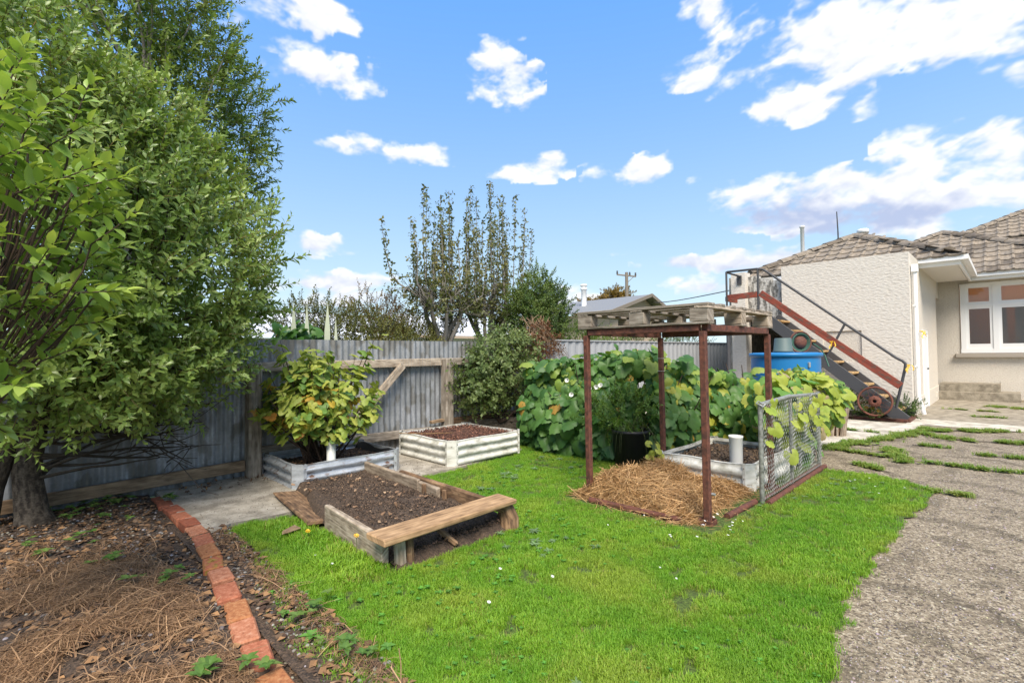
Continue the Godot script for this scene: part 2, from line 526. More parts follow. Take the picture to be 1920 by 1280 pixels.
# ---------------------------------------------------------------- materials
func materials() -> void:
	var SX := FastNoiseLite.TYPE_SIMPLEX_SMOOTH
	var CE := FastNoiseLite.TYPE_CELLULAR
	var VA := FastNoiseLite.TYPE_VALUE
	var t: Array
	t = make_tex(512, [Color(0.016, 0.011, 0.008), Color(0.05, 0.034, 0.023), Color(0.1, 0.066, 0.044), Color(0.19, 0.13, 0.09)], [[0.05, 4, SX, 1.0, 1], [0.16, 1, CE, 0.6, 2], [0.25, 2, VA, 0.5, 3]])
	tmat("soil", t, 1.6, 0.95, 1.2)
	tmat("red_mulch", t, 2.1, 0.95, 1.4, true, 0.0, lin(1.25, 0.8, 0.75))
	t = make_tex(1024, [Color(0.06, 0.045, 0.03), Color(0.19, 0.15, 0.1), Color(0.28, 0.228, 0.155), Color(0.46, 0.4, 0.3)], [[0.12, 1, CE, 0.8, 11], [0.21, 1, CE, 0.6, 12], [0.02, 4, SX, 0.4, 13]], [0.004, 4, 14, 0.5, 0.8, [Color(0.06, 0.046, 0.03), Color(0.14, 0.112, 0.072), Color(0.26, 0.215, 0.15)]])
	tmat("driveway", t, 0.7, 0.9, 0.35)
	t = make_tex(512, [Color(0.22, 0.2, 0.17), Color(0.36, 0.335, 0.29), Color(0.46, 0.43, 0.38), Color(0.56, 0.53, 0.48)], [[0.012, 5, SX, 1.0, 21], [0.2, 1, CE, 0.35, 22], [0.3, 2, VA, 0.5, 23]], [0.008, 4, 24, 0.5, 0.8, [Color(0.2, 0.18, 0.15), Color(0.3, 0.275, 0.235), Color(0.38, 0.355, 0.31)]])
	tmat("concrete", t, 0.8, 0.9, 0.3, true, 0.0, lin(0.82, 0.79, 0.74))
	tmat("pale_concrete", t, 0.6, 0.9, 0.1, true, 0.0, lin(1.3, 1.27, 1.2))
	tmat("step_concrete", t, 0.9, 0.9, 0.15, true, 0.0, lin(0.72, 0.67, 0.58))
	tmat("grey_concrete", t, 1.0, 0.92, 0.3, true, 0.0, lin(0.8, 0.8, 0.78))
	t = make_tex(512, [Color(0.03, 0.022, 0.016), Color(0.075, 0.058, 0.043), Color(0.13, 0.105, 0.08), Color(0.22, 0.19, 0.15)], [[0.02, 4, SX, 1.0, 25], [0.2, 2, VA, 0.6, 26]])
	tmat("planter_concrete", t, 1.5, 0.95, 0.4)
	# stucco: trowelled ridges, and a finer dash on the other walls
	t = make_tex(512, [Color(0.57, 0.53, 0.47), Color(0.65, 0.61, 0.555), Color(0.7, 0.665, 0.61), Color(0.74, 0.71, 0.66)], [[0.03, 3, 100 + SX, 1.0, 31, 2, 1], [0.05, 4, SX, 0.8, 32, 2, 1], [0.2, 3, VA, 0.4, 33]])
	tmat("stucco", t, 0.85, 0.92, 0.55, true, 0.0, lin(0.93, 0.905, 0.87))
	t = make_tex(512, [Color(0.5, 0.445, 0.37), Color(0.6, 0.545, 0.465), Color(0.65, 0.6, 0.52), Color(0.7, 0.655, 0.58)], [[0.06, 2, SX, 1.0, 34], [0.14, 2, VA, 0.8, 35]])
	tmat("rough_cast", t, 1.4, 0.93, 0.8)
	t = make_tex(512, [Color(0.3, 0.29, 0.26), Color(0.5, 0.48, 0.44), Color(0.6, 0.57, 0.52)], [[0.03, 5, SX, 1.0, 36, 1, 1], [0.2, 2, VA, 0.3, 37]], [0.02, 5, 38, 0.42, 0.62, [Color(0.06, 0.055, 0.05), Color(0.2, 0.19, 0.17), Color(0.34, 0.32, 0.28)], 1, 4])
	tmat("stained_wall", t, 0.9, 0.93, 0.6)
	# timber, grain along u
	t = make_tex(512, [Color(0.09, 0.066, 0.045), Color(0.215, 0.165, 0.118), Color(0.32, 0.255, 0.19), Color(0.44, 0.37, 0.29)], [[0.05, 4, SX, 1.0, 41, 16, 1], [0.16, 3, VA, 0.6, 42, 8, 1], [0.02, 3, SX, 0.7, 43, 2, 1]])
	tmat("old_wood", t, 1.6, 0.85, 0.25, false)
	tmat("grey_wood", t, 1.5, 0.88, 0.2, false, 0.0, lin(0.98, 1.06, 1.16))
	tmat("plank_wood", t, 1.3, 0.8, 0.15, false, 0.0, lin(1.32, 1.05, 0.75))
	tmat("pale_wood", t, 1.7, 0.85, 0.2, false, 0.0, lin(1.35, 1.4, 1.45))
	tmat("tread_wood", t, 1.9, 0.8, 0.1, false, 0.0, lin(1.7, 1.4, 0.85))
	tmat("rail_wood", t, 1.3, 0.85, 0.25, false, 0.0, lin(0.95, 0.82, 0.66))
	t = make_tex(512, [Color(0.05, 0.028, 0.016), Color(0.13, 0.075, 0.04), Color(0.25, 0.15, 0.08), Color(0.36, 0.24, 0.14)], [[0.05, 4, SX, 1.0, 44, 12, 1], [0.02, 4, SX, 0.8, 45, 2, 1], [0.2, 2, VA, 0.3, 46, 4, 1]], [0.03, 5, 47, 0.55, 0.9, [Color(0.035, 0.02, 0.012), Color(0.09, 0.052, 0.03), Color(0.16, 0.1, 0.06)], 3, 1])
	tmat("brown_wood", t, 1.4, 0.85, 0.25, false)
	
	t = make_tex(256, [Color(0.02, 0.016, 0.012), Color(0.06, 0.05, 0.04), Color(0.13, 0.115, 0.095), Color(0.2, 0.18, 0.155)], [[0.05, 4, SX, 1.0, 48, 4, 1], [0.2, 2, VA, 0.6, 49]])
	tmat("bark", t, 3.0, 0.95, 0.4, false, 0.0, lin(0.6, 0.55, 0.5))
	t = make_tex(256, [Color(0.14, 0.03, 0.016), Color(0.22, 0.048, 0.026), Color(0.29, 0.065, 0.034)], [[0.05, 4, SX, 1.0, 50, 8, 1], [0.2, 2, VA, 0.4, 51]], [0.03, 4, 52, 0.6, 0.75, [Color(0.1, 0.05, 0.035), Color(0.2, 0.1, 0.07)]])
	tmat("red_paint", t, 1.2, 0.6, 0.05, false)
	# steel
	t = make_tex(512, [Color(0.07, 0.026, 0.018), Color(0.105, 0.037, 0.024), Color(0.145, 0.05, 0.03), Color(0.2, 0.075, 0.045)], [[0.03, 5, SX, 1.0, 53], [0.2, 2, VA, 0.5, 54]], [0.02, 4, 55, 0.5, 0.72, [Color(0.05, 0.022, 0.016), Color(0.085, 0.033, 0.022), Color(0.12, 0.048, 0.03)]])
	tmat("rust", t, 1.2, 0.75, 0.08)
	tmat("rusty_wheel", t, 4.0, 0.8, 0.08, true, 0.0, lin(1.25, 1.2, 1.15))
	t = make_tex(512, [Color(0.15, 0.16, 0.17), Color(0.24, 0.26, 0.28), Color(0.33, 0.355, 0.39), Color(0.48, 0.52, 0.58)], [[0.03, 5, SX, 1.0, 56, 1, 4], [0.14, 2, VA, 0.45, 57], [0.007, 3, SX, 0.8, 58, 1, 6]], [0.01, 5, 59, 0.5, 0.74, [Color(0.09, 0.088, 0.08), Color(0.16, 0.155, 0.14), Color(0.24, 0.235, 0.22)], 1, 2])
	tmat("corrugated_iron", t, 0.8, 0.6, 0.0, true, 0.3, lin(0.86, 0.84, 0.81))
	t = make_tex(512, [Color(0.28, 0.3, 0.32), Color(0.42, 0.445, 0.47), Color(0.52, 0.55, 0.58), Color(0.66, 0.69, 0.72)], [[0.02, 5, SX, 1.0, 60, 3, 1], [0.15, 2, VA, 0.4, 61]], [0.014, 5, 62, 0.76, 0.88, [Color(0.1, 0.05, 0.03), Color(0.2, 0.11, 0.07), Color(0.3, 0.2, 0.15)], 2, 1])
	tmat("zinc", t, 1.3, 0.42, 0.0, true, 0.45)
	t = make_tex(512, [Color(0.4, 0.39, 0.34), Color(0.56, 0.55, 0.49), Color(0.66, 0.65, 0.6), Color(0.72, 0.71, 0.67)], [[0.02, 5, SX, 1.0, 63, 2, 1], [0.2, 2, VA, 0.3, 64]], [0.016, 5, 65, 0.56, 0.84, [Color(0.2, 0.19, 0.15), Color(0.38, 0.37, 0.31), Color(0.52, 0.51, 0.45)], 2, 1])
	tmat("dirty_white", t, 1.2, 0.5)
	tmat("galvanised_pipe", t, 2.0, 0.5, 0.0, true, 0.4, lin(0.5, 0.52, 0.52))
	t = make_tex(256, [Color(0.22, 0.066, 0.032), Color(0.33, 0.105, 0.052), Color(0.4, 0.145, 0.078), Color(0.46, 0.22, 0.14)], [[0.04, 4, SX, 1.0, 66], [0.25, 2, VA, 0.7, 67]])
	tmat("brick", t, 3.0, 0.9, 0.02)
	tmat("brick_pale", t, 2.7, 0.9, 0.02, true, 0.0, lin(1.1, 1.3, 1.35))
	tmat("brick_orange", t, 3.3, 0.9, 0.02, true, 0.0, lin(0.95, 1.12, 0.85))
	tmat("brick_dark", t, 2.6, 0.9, 0.02, true, 0.0, lin(0.72, 0.62, 0.6))
	t = make_tex(256, [Color(0.24, 0.075, 0.035), Color(0.36, 0.11, 0.05), Color(0.42, 0.15, 0.08)], [[0.04, 4, SX, 1.0, 68], [0.25, 2, VA, 0.7, 69]], [0.03, 4, 70, 0.4, 0.8, [Color(0.12, 0.1, 0.015), Color(0.28, 0.2, 0.03), Color(0.38, 0.26, 0.06)]])
	tmat("brick_mossy", t, 2.4, 0.95, 0.03)
	t = make_tex(512, [Color(0.11, 0.09, 0.07), Color(0.2, 0.165, 0.125), Color(0.26, 0.215, 0.165), Color(0.34, 0.29, 0.23)], [[0.02, 5, SX, 1.0, 71], [0.2, 2, VA, 0.5, 72]], [0.012, 4, 73, 0.56, 0.78, [Color(0.06, 0.052, 0.045), Color(0.12, 0.105, 0.09), Color(0.19, 0.165, 0.135)]])
	tmat("roof_tile", t, 0.9, 0.9, 0.1)
	tmat("roof_tile_pale", t, 0.8, 0.9, 0.1, true, 0.0, lin(1.16, 1.14, 1.1))
	tmat("roof_tile_dark", t, 0.8, 0.9, 0.1, true, 0.0, lin(0.62, 0.6, 0.58))
	t = make_tex(512, [Color(0.025, 0.03, 0.008), Color(0.05, 0.075, 0.012), Color(0.08, 0.13, 0.018), Color(0.12, 0.15, 0.03)], [[0.05, 4, SX, 1.0, 74], [0.2, 2, VA, 0.7, 75]])
	tmat("lawn_soil", t, 1.5, 0.95, 0.8)
	t = make_tex(256, [Color(0.1, 0.055, 0.022), Color(0.22, 0.13, 0.055), Color(0.36, 0.22, 0.1)], [[0.06, 3, SX, 1.0, 76, 4, 1], [0.2, 2, VA, 0.8, 77, 2, 1]])
	tmat("straw_mat", t, 2.5, 0.9, 1.0)
	t = make_tex(256, [Color(0.1, 0.115, 0.03), Color(0.17, 0.19, 0.06)], [[0.05, 3, SX, 1.0, 78]])
	tmat("far_ground", t, 0.2, 0.95)
	mat("white_paint", lin(0.78, 0.78, 0.77), 0.4)
	mat("cream_trim", lin(0.66, 0.63, 0.57), 0.6)
	mat("sill_paint", lin(0.33, 0.29, 0.24), 0.6)
	mat("dark_steel", lin(0.06, 0.06, 0.064), 0.6, 0.1)
	mat("black_plastic", lin(0.012, 0.012, 0.013), 0.5)
	mat("blue_plastic", lin(0.012, 0.17, 0.42), 0.4)
	mat("bucket_grey", lin(0.085, 0.125, 0.12), 0.6)
	mat("white_plastic", lin(0.72, 0.72, 0.68), 0.45)
	mat("yellow_tape", lin(0.75, 0.45, 0.02), 0.5)
	mat("hose_green", lin(0.04, 0.12, 0.08), 0.6)
	mat("wire", lin(0.4, 0.41, 0.4), 0.4, 0.5)
	mat("rusty_wire", lin(0.12, 0.07, 0.05), 0.7)
	mat("dark_room", lin(0.02, 0.018, 0.016), 0.9)
	var bl := mat("inside_wall", lin(0.55, 0.24, 0.08), 0.8)
	bl.backlight_enabled = true
	bl.backlight = lin(0.9, 0.9, 0.9)
	mat("curtain", lin(0.13, 0.085, 0.055), 0.9)
	var gl := mat("glass", Color(0.03, 0.035, 0.035, 0.08), 0.02)
	gl.transparency = BaseMaterial3D.TRANSPARENCY_ALPHA
	mat("roof_iron", lin(0.2, 0.205, 0.21), 0.6)
	mat("roof_iron_pale", lin(0.55, 0.57, 0.6), 0.5)
	mat("far_wall", lin(0.6, 0.62, 0.65), 0.8)
	mat("far_wall_tan", lin(0.42, 0.33, 0.25), 0.8)
	mat("grey_fence", lin(0.33, 0.34, 0.35), 0.6)
	mat("pole_wood", lin(0.2, 0.17, 0.14), 0.9)
	mat("picket", lin(0.42, 0.46, 0.35), 0.8)
	mat("stem_brown", lin(0.055, 0.032, 0.02), 0.8)
	mat("stem_grey", lin(0.22, 0.2, 0.175), 0.85)
	mat("stem_green", lin(0.1, 0.12, 0.04), 0.7)
	leaf_mat("leaf", 0.5, 0.8)
	leaf_mat("leaf_gloss", 0.36, 0.8)
	leaf_mat("leaf_soft", 0.55, 0.8)
	leaf_mat("grass", 0.55, 0.7)
	leaf_mat("straw", 0.6, 0.3)
	var v := mat("chips", Color.WHITE, 0.9)
	v.vertex_color_use_as_albedo = true
	leaf_mat("petal", 0.6, 0.5)

# the linear colour of a leaf as a material of its own, for leaves built one by one
func leaf_tint(base: String, c: Color) -> StandardMaterial3D:
	var q := Color(snappedf(c.r, 0.03), snappedf(c.g, 0.04), snappedf(c.b, 0.02))
	var key := "%s %s" % [base, q]
	if not M.has(key):
		var m: StandardMaterial3D = M[base].duplicate()
		m.albedo_color = q.linear_to_srgb()
		m.vertex_color_use_as_albedo = true
		m.resource_name = base
		M[key] = m
	return M[key]
# ---------------------------------------------------------------- ground
const LAWN := [[0.85, 0.9], [0.82, -1.78], [0.8, -2.01], [0.83, -2.44], [0.9, -2.82], [0.98, -3.21], [1.04, -3.65], [1.0, -3.82], [1.25, -3.9], [1.4, -3.82], [1.5, -3.6], [2.42, -3.6], [2.42, -4.06], [3.2, -4.09], [4.28, -4.18], [4.36, -5.0], [5.3, -4.9], [5.2, -3.2], [6.2, -2.2], [5.75, -1.3], [5.83, -0.95], [5.73, -0.7], [5.55, -0.5], [4.95, -0.49], [4.48, -0.55], [4.0, -0.55], [3.51, -0.58], [3.04, -0.6], [2.7, -0.58], [2.43, -0.55], [2.11, -0.49], [1.6, -0.45]]

func pv(a: Array) -> PackedVector2Array:
	var p := PackedVector2Array()
	for q in a: p.append(Vector2(q[0], q[1]))
	return p

# the lawn's outline, roughened
func lawn_outline(amount: float) -> PackedVector2Array:
	var out := PackedVector2Array()
	for i in LAWN.size():
		var a := Vector2(LAWN[i][0], LAWN[i][1])
		var b := Vector2(LAWN[(i + 1) % LAWN.size()][0], LAWN[(i + 1) % LAWN.size()][1])
		var n := maxi(1, int(a.distance_to(b) / 0.07))
		for k in n:
			var p := a.lerp(b, float(k) / n)
			out.append(p + Vector2(noise.get_noise_2d(p.x * 14.0, p.y * 14.0), noise.get_noise_2d(p.x * 14.0 + 40.0, p.y * 14.0)) * amount)
	return out

func mulch_height(x: float, z: float) -> float:
	var h := 0.02 + noise.get_noise_2d(x * 3.0, z * 3.0) * 0.03 + noise.get_noise_2d(x * 22.0, z * 22.0) * 0.016 + noise.get_noise_2d(x * 60.0 + 9.0, z * 60.0) * 0.007
	h += 0.09 * exp(-(pow((x - 0.15) / 0.42, 2.0) + pow((z + 2.75) / 0.75, 2.0)))   # heap of rotting hay
	h *= smoothstep(0.76, 0.6, x) * 0.9 + 0.1
	return h

func ground() -> void:
	var st := begin()
	quad(st, Vector3(-150, -0.03, -150), Vector3(150, -0.03, -150), Vector3(150, -0.03, 150), Vector3(-150, -0.03, 150), Vector3.UP)
	setting("ground", done(st), M.far_ground)
	# old exposed-aggregate drive, its slabs parted by weedy cracks
	setting("driveway", sheet_mesh(pv([[-4, 6], [-4, -0.6], [1.2, -0.6], [5.2, -0.7], [5.35, -5.3], [24, -5.3], [24, 6]]), 0.0), M.driveway)
	var pale := setting("pale_path", sheet_mesh(pv([[10.2, -1.23], [10.25, 0.1], [10.4, 4.0], [11.1, 4.0], [10.97, 0.1], [11.1, -1.23]]), 0.005), M.pale_concrete)
	pale.set_meta("label", "pale strip of newer concrete across the old drive")
	setting("house_path", sheet_mesh(pv([[11.11, -1.24], [10.98, 0.1], [11.1, 4.0], [15.7, 4.0], [15.7, -1.24]]), 0.005), M.step_concrete)
	setting("side_path", sheet_mesh(pv([[7.05, -1.72], [8.2, -1.28], [8.8, -1.12], [9.72, -0.97], [10.19, -1.05], [10.2, -5.2], [7.2, -5.2]]), 0.004), M.pale_concrete)
	setting("lawn", sheet_mesh(lawn_outline(0.045), 0.012), M.lawn_soil)
	setting("concrete_path", sheet_mesh(pv([[0.84, -5.4], [0.84, -4.6], [0.86, -4.1], [0.9, -3.82], [1.06, -3.95], [1.39, -3.9], [1.5, -3.9], [1.5, -4.1], [3.3, -4.12], [4.4, -4.3], [4.5, -5.4]]), 0.03, 0.05), M.concrete)
	var grit := Node3D.new()
	grit.name = "path_grit"
	add_child(grit)
	tag(grit, "grit, soil and small dead leaves scattered on the concrete path", "grit", "", "stuff")
	crumbs(grit, "grit", 0.92, 1.7, -5.3, -3.95, 0.034, 900, Color(0.05, 0.035, 0.025), Color(0.5, 0.45, 0.38), 0.3)
	crumbs(grit, "grit", 2.8, 3.2, -5.3, -4.15, 0.034, 300, Color(0.05, 0.035, 0.025), Color(0.5, 0.45, 0.38), 0.3)
	crumbs(grit, "dead_leaves", 1.0, 1.7, -5.35, -5.0, 0.038, 60, Color(0.06, 0.03, 0.02), Color(0.3, 0.16, 0.06), 1.1)
	setting("mulch_bed", relief(-1.2, 0.79, -5.42, 0.4, 0.028, mulch_height), M.soil)
	setting("soil_strip", relief(0.74, 1.12, -4.0, 0.4, 0.03, func(x: float, z: float) -> float: return 0.022 + noise.get_noise_2d(x * 20.0, z * 20.0) * 0.014 + noise.get_noise_2d(x * 55.0, z * 55.0) * 0.006 - smoothstep(0.92, 1.1, x) * 0.02), M.soil)
	setting("vine_soil", relief(4.5, 7.6, -5.2, -2.2, 0.12, func(x: float, z: float) -> float: return 0.004 + noise.get_noise_2d(x * 9.0, z * 9.0) * 0.015), M.soil)

func in_lawn(p: Vector2, poly: PackedVector2Array) -> bool:
	if not Geometry2D.is_point_in_polygon(p + Vector2(noise.get_noise_2d(p.x * 40.0, p.y * 40.0), noise.get_noise_2d(p.x * 40.0 + 9.0, p.y * 40.0)) * 0.07, poly): return false
	if p.x > 1.46 and p.x < 2.46 and p.y < -2.42: return false           # timber bed
	if p.x > 3.2 and p.x < 4.46 and p.y < -1.40 and p.y > -2.66: return false   # straw under the stand
	if p.x > 4.3 and p.x < 5.9 and p.y < -1.36 and p.y > -2.9: return false     # white bed and its netting
	if p.x > 4.75 and p.y < -2.6: return false
	return true

func blade_tuft(blades: int, h0: float, h1: float, width: float, spread: float, lean: float, sd: int) -> ArrayMesh:
	var r := RandomNumberGenerator.new()
	r.seed = sd
	var st := begin()
	for k in blades:
		var a := r.randf() * TAU
		var base := Vector3(cos(a), 0, sin(a)) * sqrt(r.randf()) * spread
		var h := r.randf_range(h0, h1)
		var d := Vector3(r.randf_range(-1, 1), 0, r.randf_range(-1, 1)) * lean * h
		var side := Vector3(d.z, 0, -d.x).normalized() * width * 0.5
		var mid := base + d * 0.35 + Vector3(0, h * 0.6, 0)
		var tip := base + d + Vector3(0, h, 0) * r.randf_range(0.75, 1.0)
		var s := r.randf_range(0.8, 1.2)
		st.set_color(Color(s, s, s))
		var out := Vector3(d.x, 0.3, d.z)
		quad(st, base - side, base + side, mid + side * 0.75, mid - side * 0.75, out)
		tri(st, mid - side * 0.75, mid + side * 0.75, tip, out)
	return done(st)

# a flat-lying rosette of broad leaves (clover, plantain, thistle)
func rosette(leaves: int, length: float, width: float, rise: float, sd: int) -> ArrayMesh:
	var r := RandomNumberGenerator.new()
	r.seed = sd
	var st := begin()
	for k in leaves:
		var a := TAU * (k + r.randf() * 0.6) / leaves
		var d := Vector3(cos(a), 0, sin(a))
		var l := length * r.randf_range(0.6, 1.1)
		var tilt := rise / length * r.randf_range(0.4, 1.6)
		var y := (d + Vector3(0, tilt, 0)).normalized()
		var x := Vector3(-d.z, 0, d.x)
		var s := r.randf_range(0.8, 1.15)
		add_leaf(st, Transform3D(Basis(x, y, x.cross(y)), Vector3.ZERO), l, width * r.randf_range(0.8, 1.1), 3, 0.25, 0.3, Color(s, s, s))
	return done(st)

func lawn_grass() -> void:
	var poly := lawn_outline(0.045)
	var tufts: Array = []
	for k in 3: tufts.append(blade_tuft(10, 0.012, 0.034, 0.0026, 0.02, 0.65, 100 + k))
	var xfs: Array = [[], [], []]
	var cols: Array = [PackedColorArray(), PackedColorArray(), PackedColorArray()]
	var count := 0
	while count < 150000:
		# more tufts where the lawn is close to the eye
		var far := pow(rng.randf(), 1.5)
		var ang := rng.randf_range(-0.35, 1.65)
		var dist := 1.1 + far * 6.6
		var p := Vector2(cos(ang), -sin(ang)) * dist
		if not in_lawn(p, poly): 
			if rng.randf() < 0.2: count += 1
			continue
		count += 1
		var n := noise.get_noise_2d(p.x * 4.0, p.y * 4.0)
		var n2 := noise.get_noise_2d(p.x * 14.0 + 50.0, p.y * 14.0)
		var bald := maxf(0.0, -0.26 - n2) * 5.0 + maxf(0.0, noise.get_noise_2d(p.x * 5.0 + 90.0, p.y * 5.0) - 0.42) * 4.0
		if p.x < 1.1: bald += smoothstep(1.08, 0.86, p.x + n2 * 0.14) * 0.8
		if p.y > -0.75: bald += smoothstep(-0.62, -0.48, p.y + n2 * 0.1) * 0.5
		if rng.randf() < bald: continue
		var s := rng.randf_range(0.7, 1.2) * (1.0 + n * 0.35)
		if p.x < 1.75 and p.x > 1.2 and p.y < -2.45 and p.y > -3.7: s *= rng.randf_range(1.0, 1.9)   # unmown along the timber bed
		var v := rng.randi() % 3
		xfs[v].append(Transform3D(Basis(Vector3.UP, rng.randf() * TAU) * Basis(Vector3.RIGHT, rng.randf_range(-0.25, 0.25)).scaled(Vector3(s, s, s)), Vector3(p.x, 0.01, p.y)))
		var ring := smoothstep(0.28, 0.0, maxf(absf(p.x - 3.83) - 0.6, absf(p.y + 2.0) - 0.6)) + smoothstep(0.2, 0.0, absf(p.y + 1.33)) * smoothstep(4.0, 4.3, p.x)
		var dry := 1.0 if rng.randf() < 0.05 + maxf(0.0, -n2) * 0.3 + ring * 0.5 + maxf(0.0, noise.get_noise_2d(p.x * 5.0 + 90.0, p.y * 5.0) - 0.3) * 2.0 else 0.0
		var c := Color(0.175, 0.395, 0.02).lerp(Color(0.33, 0.51, 0.04), rng.randf() * 0.6 + n * 0.5).lerp(Color(0.36, 0.27, 0.09), dry * rng.randf() * 0.8)
		c = c.lerp(Color(0.1, 0.28, 0.02), clampf(n2 * 0.7, 0.0, 0.4)).lerp(Color(0.4, 0.45, 0.06), clampf(noise.get_noise_2d(p.x * 2.6 + 17.0, p.y * 2.6) * 1.2 - 0.1, 0.0, 0.45))
		cols[v].append(c)
	var root := Node3D.new()
	root.name = "lawn_grass"
	root.set_meta("kind", "stuff")
	root.set_meta("label", "short bright green grass of the lawn")
	root.set_meta("category", "grass")
	add_child(root)
	for v in 3: scatter(root, "grass", tufts[v], M.grass, xfs[v], cols[v])
	# weeds in the lawn: clover near the front, greyish thistle rosettes, plantain at the left edge
	var rs: Array = [rosette(8, 0.022, 0.014, 0.014, 1), rosette(11, 0.055, 0.016, 0.022, 2), rosette(6, 0.05, 0.026, 0.022, 3)]
	var wx: Array = [[], [], []]
	var wc: Array = [PackedColorArray(), PackedColorArray(), PackedColorArray()]
	for k in 2200:
		var p := Vector2(rng.randf_range(0.85, 5.6), rng.randf_range(-4.0, -0.5))
		if not in_lawn(p, poly): continue
		var n := noise.get_noise_2d(p.x * 2.2 + 31.0, p.y * 2.2)
		var v := 0
		if n < 0.06 and not (p.distance_to(Vector2(1.35, -1.75)) < 0.5 and rng.randf() < 0.5): continue
		if n > 0.28 and rng.randf() < 0.3: v = 1
		if p.x < 1.1 and rng.randf() < 0.12: v = 2
		var s := rng.randf_range(0.5, 1.1) * (1.0 if p.y < -1.8 else 0.65)
		wx[v].append(Transform3D(Basis(Vector3.UP, rng.randf() * TAU).scaled(Vector3(s, s, s)), Vector3(p.x, 0.022 + rng.randf() * 0.012, p.y)))
		wc[v].append([Color(0.12, 0.33, 0.04), Color(0.19, 0.3, 0.13), Color(0.13, 0.3, 0.05)][v] * rng.randf_range(0.75, 1.25))
	for v in 3: scatter(root, ["clover", "thistle_rosettes", "plantain"][v], rs[v], M.grass, wx[v], wc[v])
	# daisies
	var st := begin()
	for k in 9:
		var a := TAU * k / 9
		tri(st, Vector3(0, 0, 0), Vector3(cos(a - 0.25), 0.15, sin(a - 0.25)) * 0.011, Vector3(cos(a + 0.25), 0.15, sin(a + 0.25)) * 0.011, Vector3.UP)
	var daisy := done(st)
	var dx: Array = []
	for q in [[3.15, -1.65, 0.3, 14], [3.45, -1.35, 0.2, 8], [1.75, -1.75, 0.5, 3], [2.1, -1.15, 0.6, 2], [5.2, -0.8, 0.3, 6], [1.3, -2.9, 0.3, 3]]:
		for k in int(q[3]):
			dx.append(Transform3D(Basis(Vector3.RIGHT, rng.randf_range(-0.5, 0.5)).scaled(Vector3.ONE * rng.randf_range(0.5, 0.9)), Vector3(q[0] + rng.randfn() * q[2] * 0.5, rng.randf_range(0.045, 0.06), q[1] + rng.randfn() * q[2] * 0.5)))
	mat("daisy_white", lin(0.75, 0.75, 0.72), 0.7)
	scatter(root, "daisies", daisy, M.daisy_white, dx)
	# two dandelions in flower by the timber bed
	for q in [[1.42, -2.78, 0.13, "yellow dandelion flower on a tall stalk beside the left board of the timber bed"], [1.33, -3.27, 0.06, "low yellow dandelion flower at the end of the loose brown board"]]:
		var d := thing("dandelion", q[3], "flower", Vector3(q[0], 0.01, q[1]), "dandelions in the grass")
		part(d, "stalk", tube_mesh([Vector3.ZERO, Vector3(0.005, q[2] * 0.6, 0), Vector3(0.0, q[2], 0.004)], [0.0025, 0.002, 0.002], 5), M.stem_green)
		var s2 := begin()
		for k in 16:
			var a := TAU * k / 16
			var r := 0.017 if k % 2 else 0.012
			var y := 0.0 if k % 2 else 0.005
			tri(s2, Vector3(0, y * 0.5, 0), Vector3(cos(a - 0.22) * r, y + 0.004, sin(a - 0.22) * r), Vector3(cos(a + 0.22) * r, y + 0.004, sin(a + 0.22) * r), Vector3.UP)
		part(d, "flower_head", done(s2), M.yellow_tape, Transform3D(Basis(Vector3.RIGHT, 0.4), Vector3(0, q[2], 0.004)))

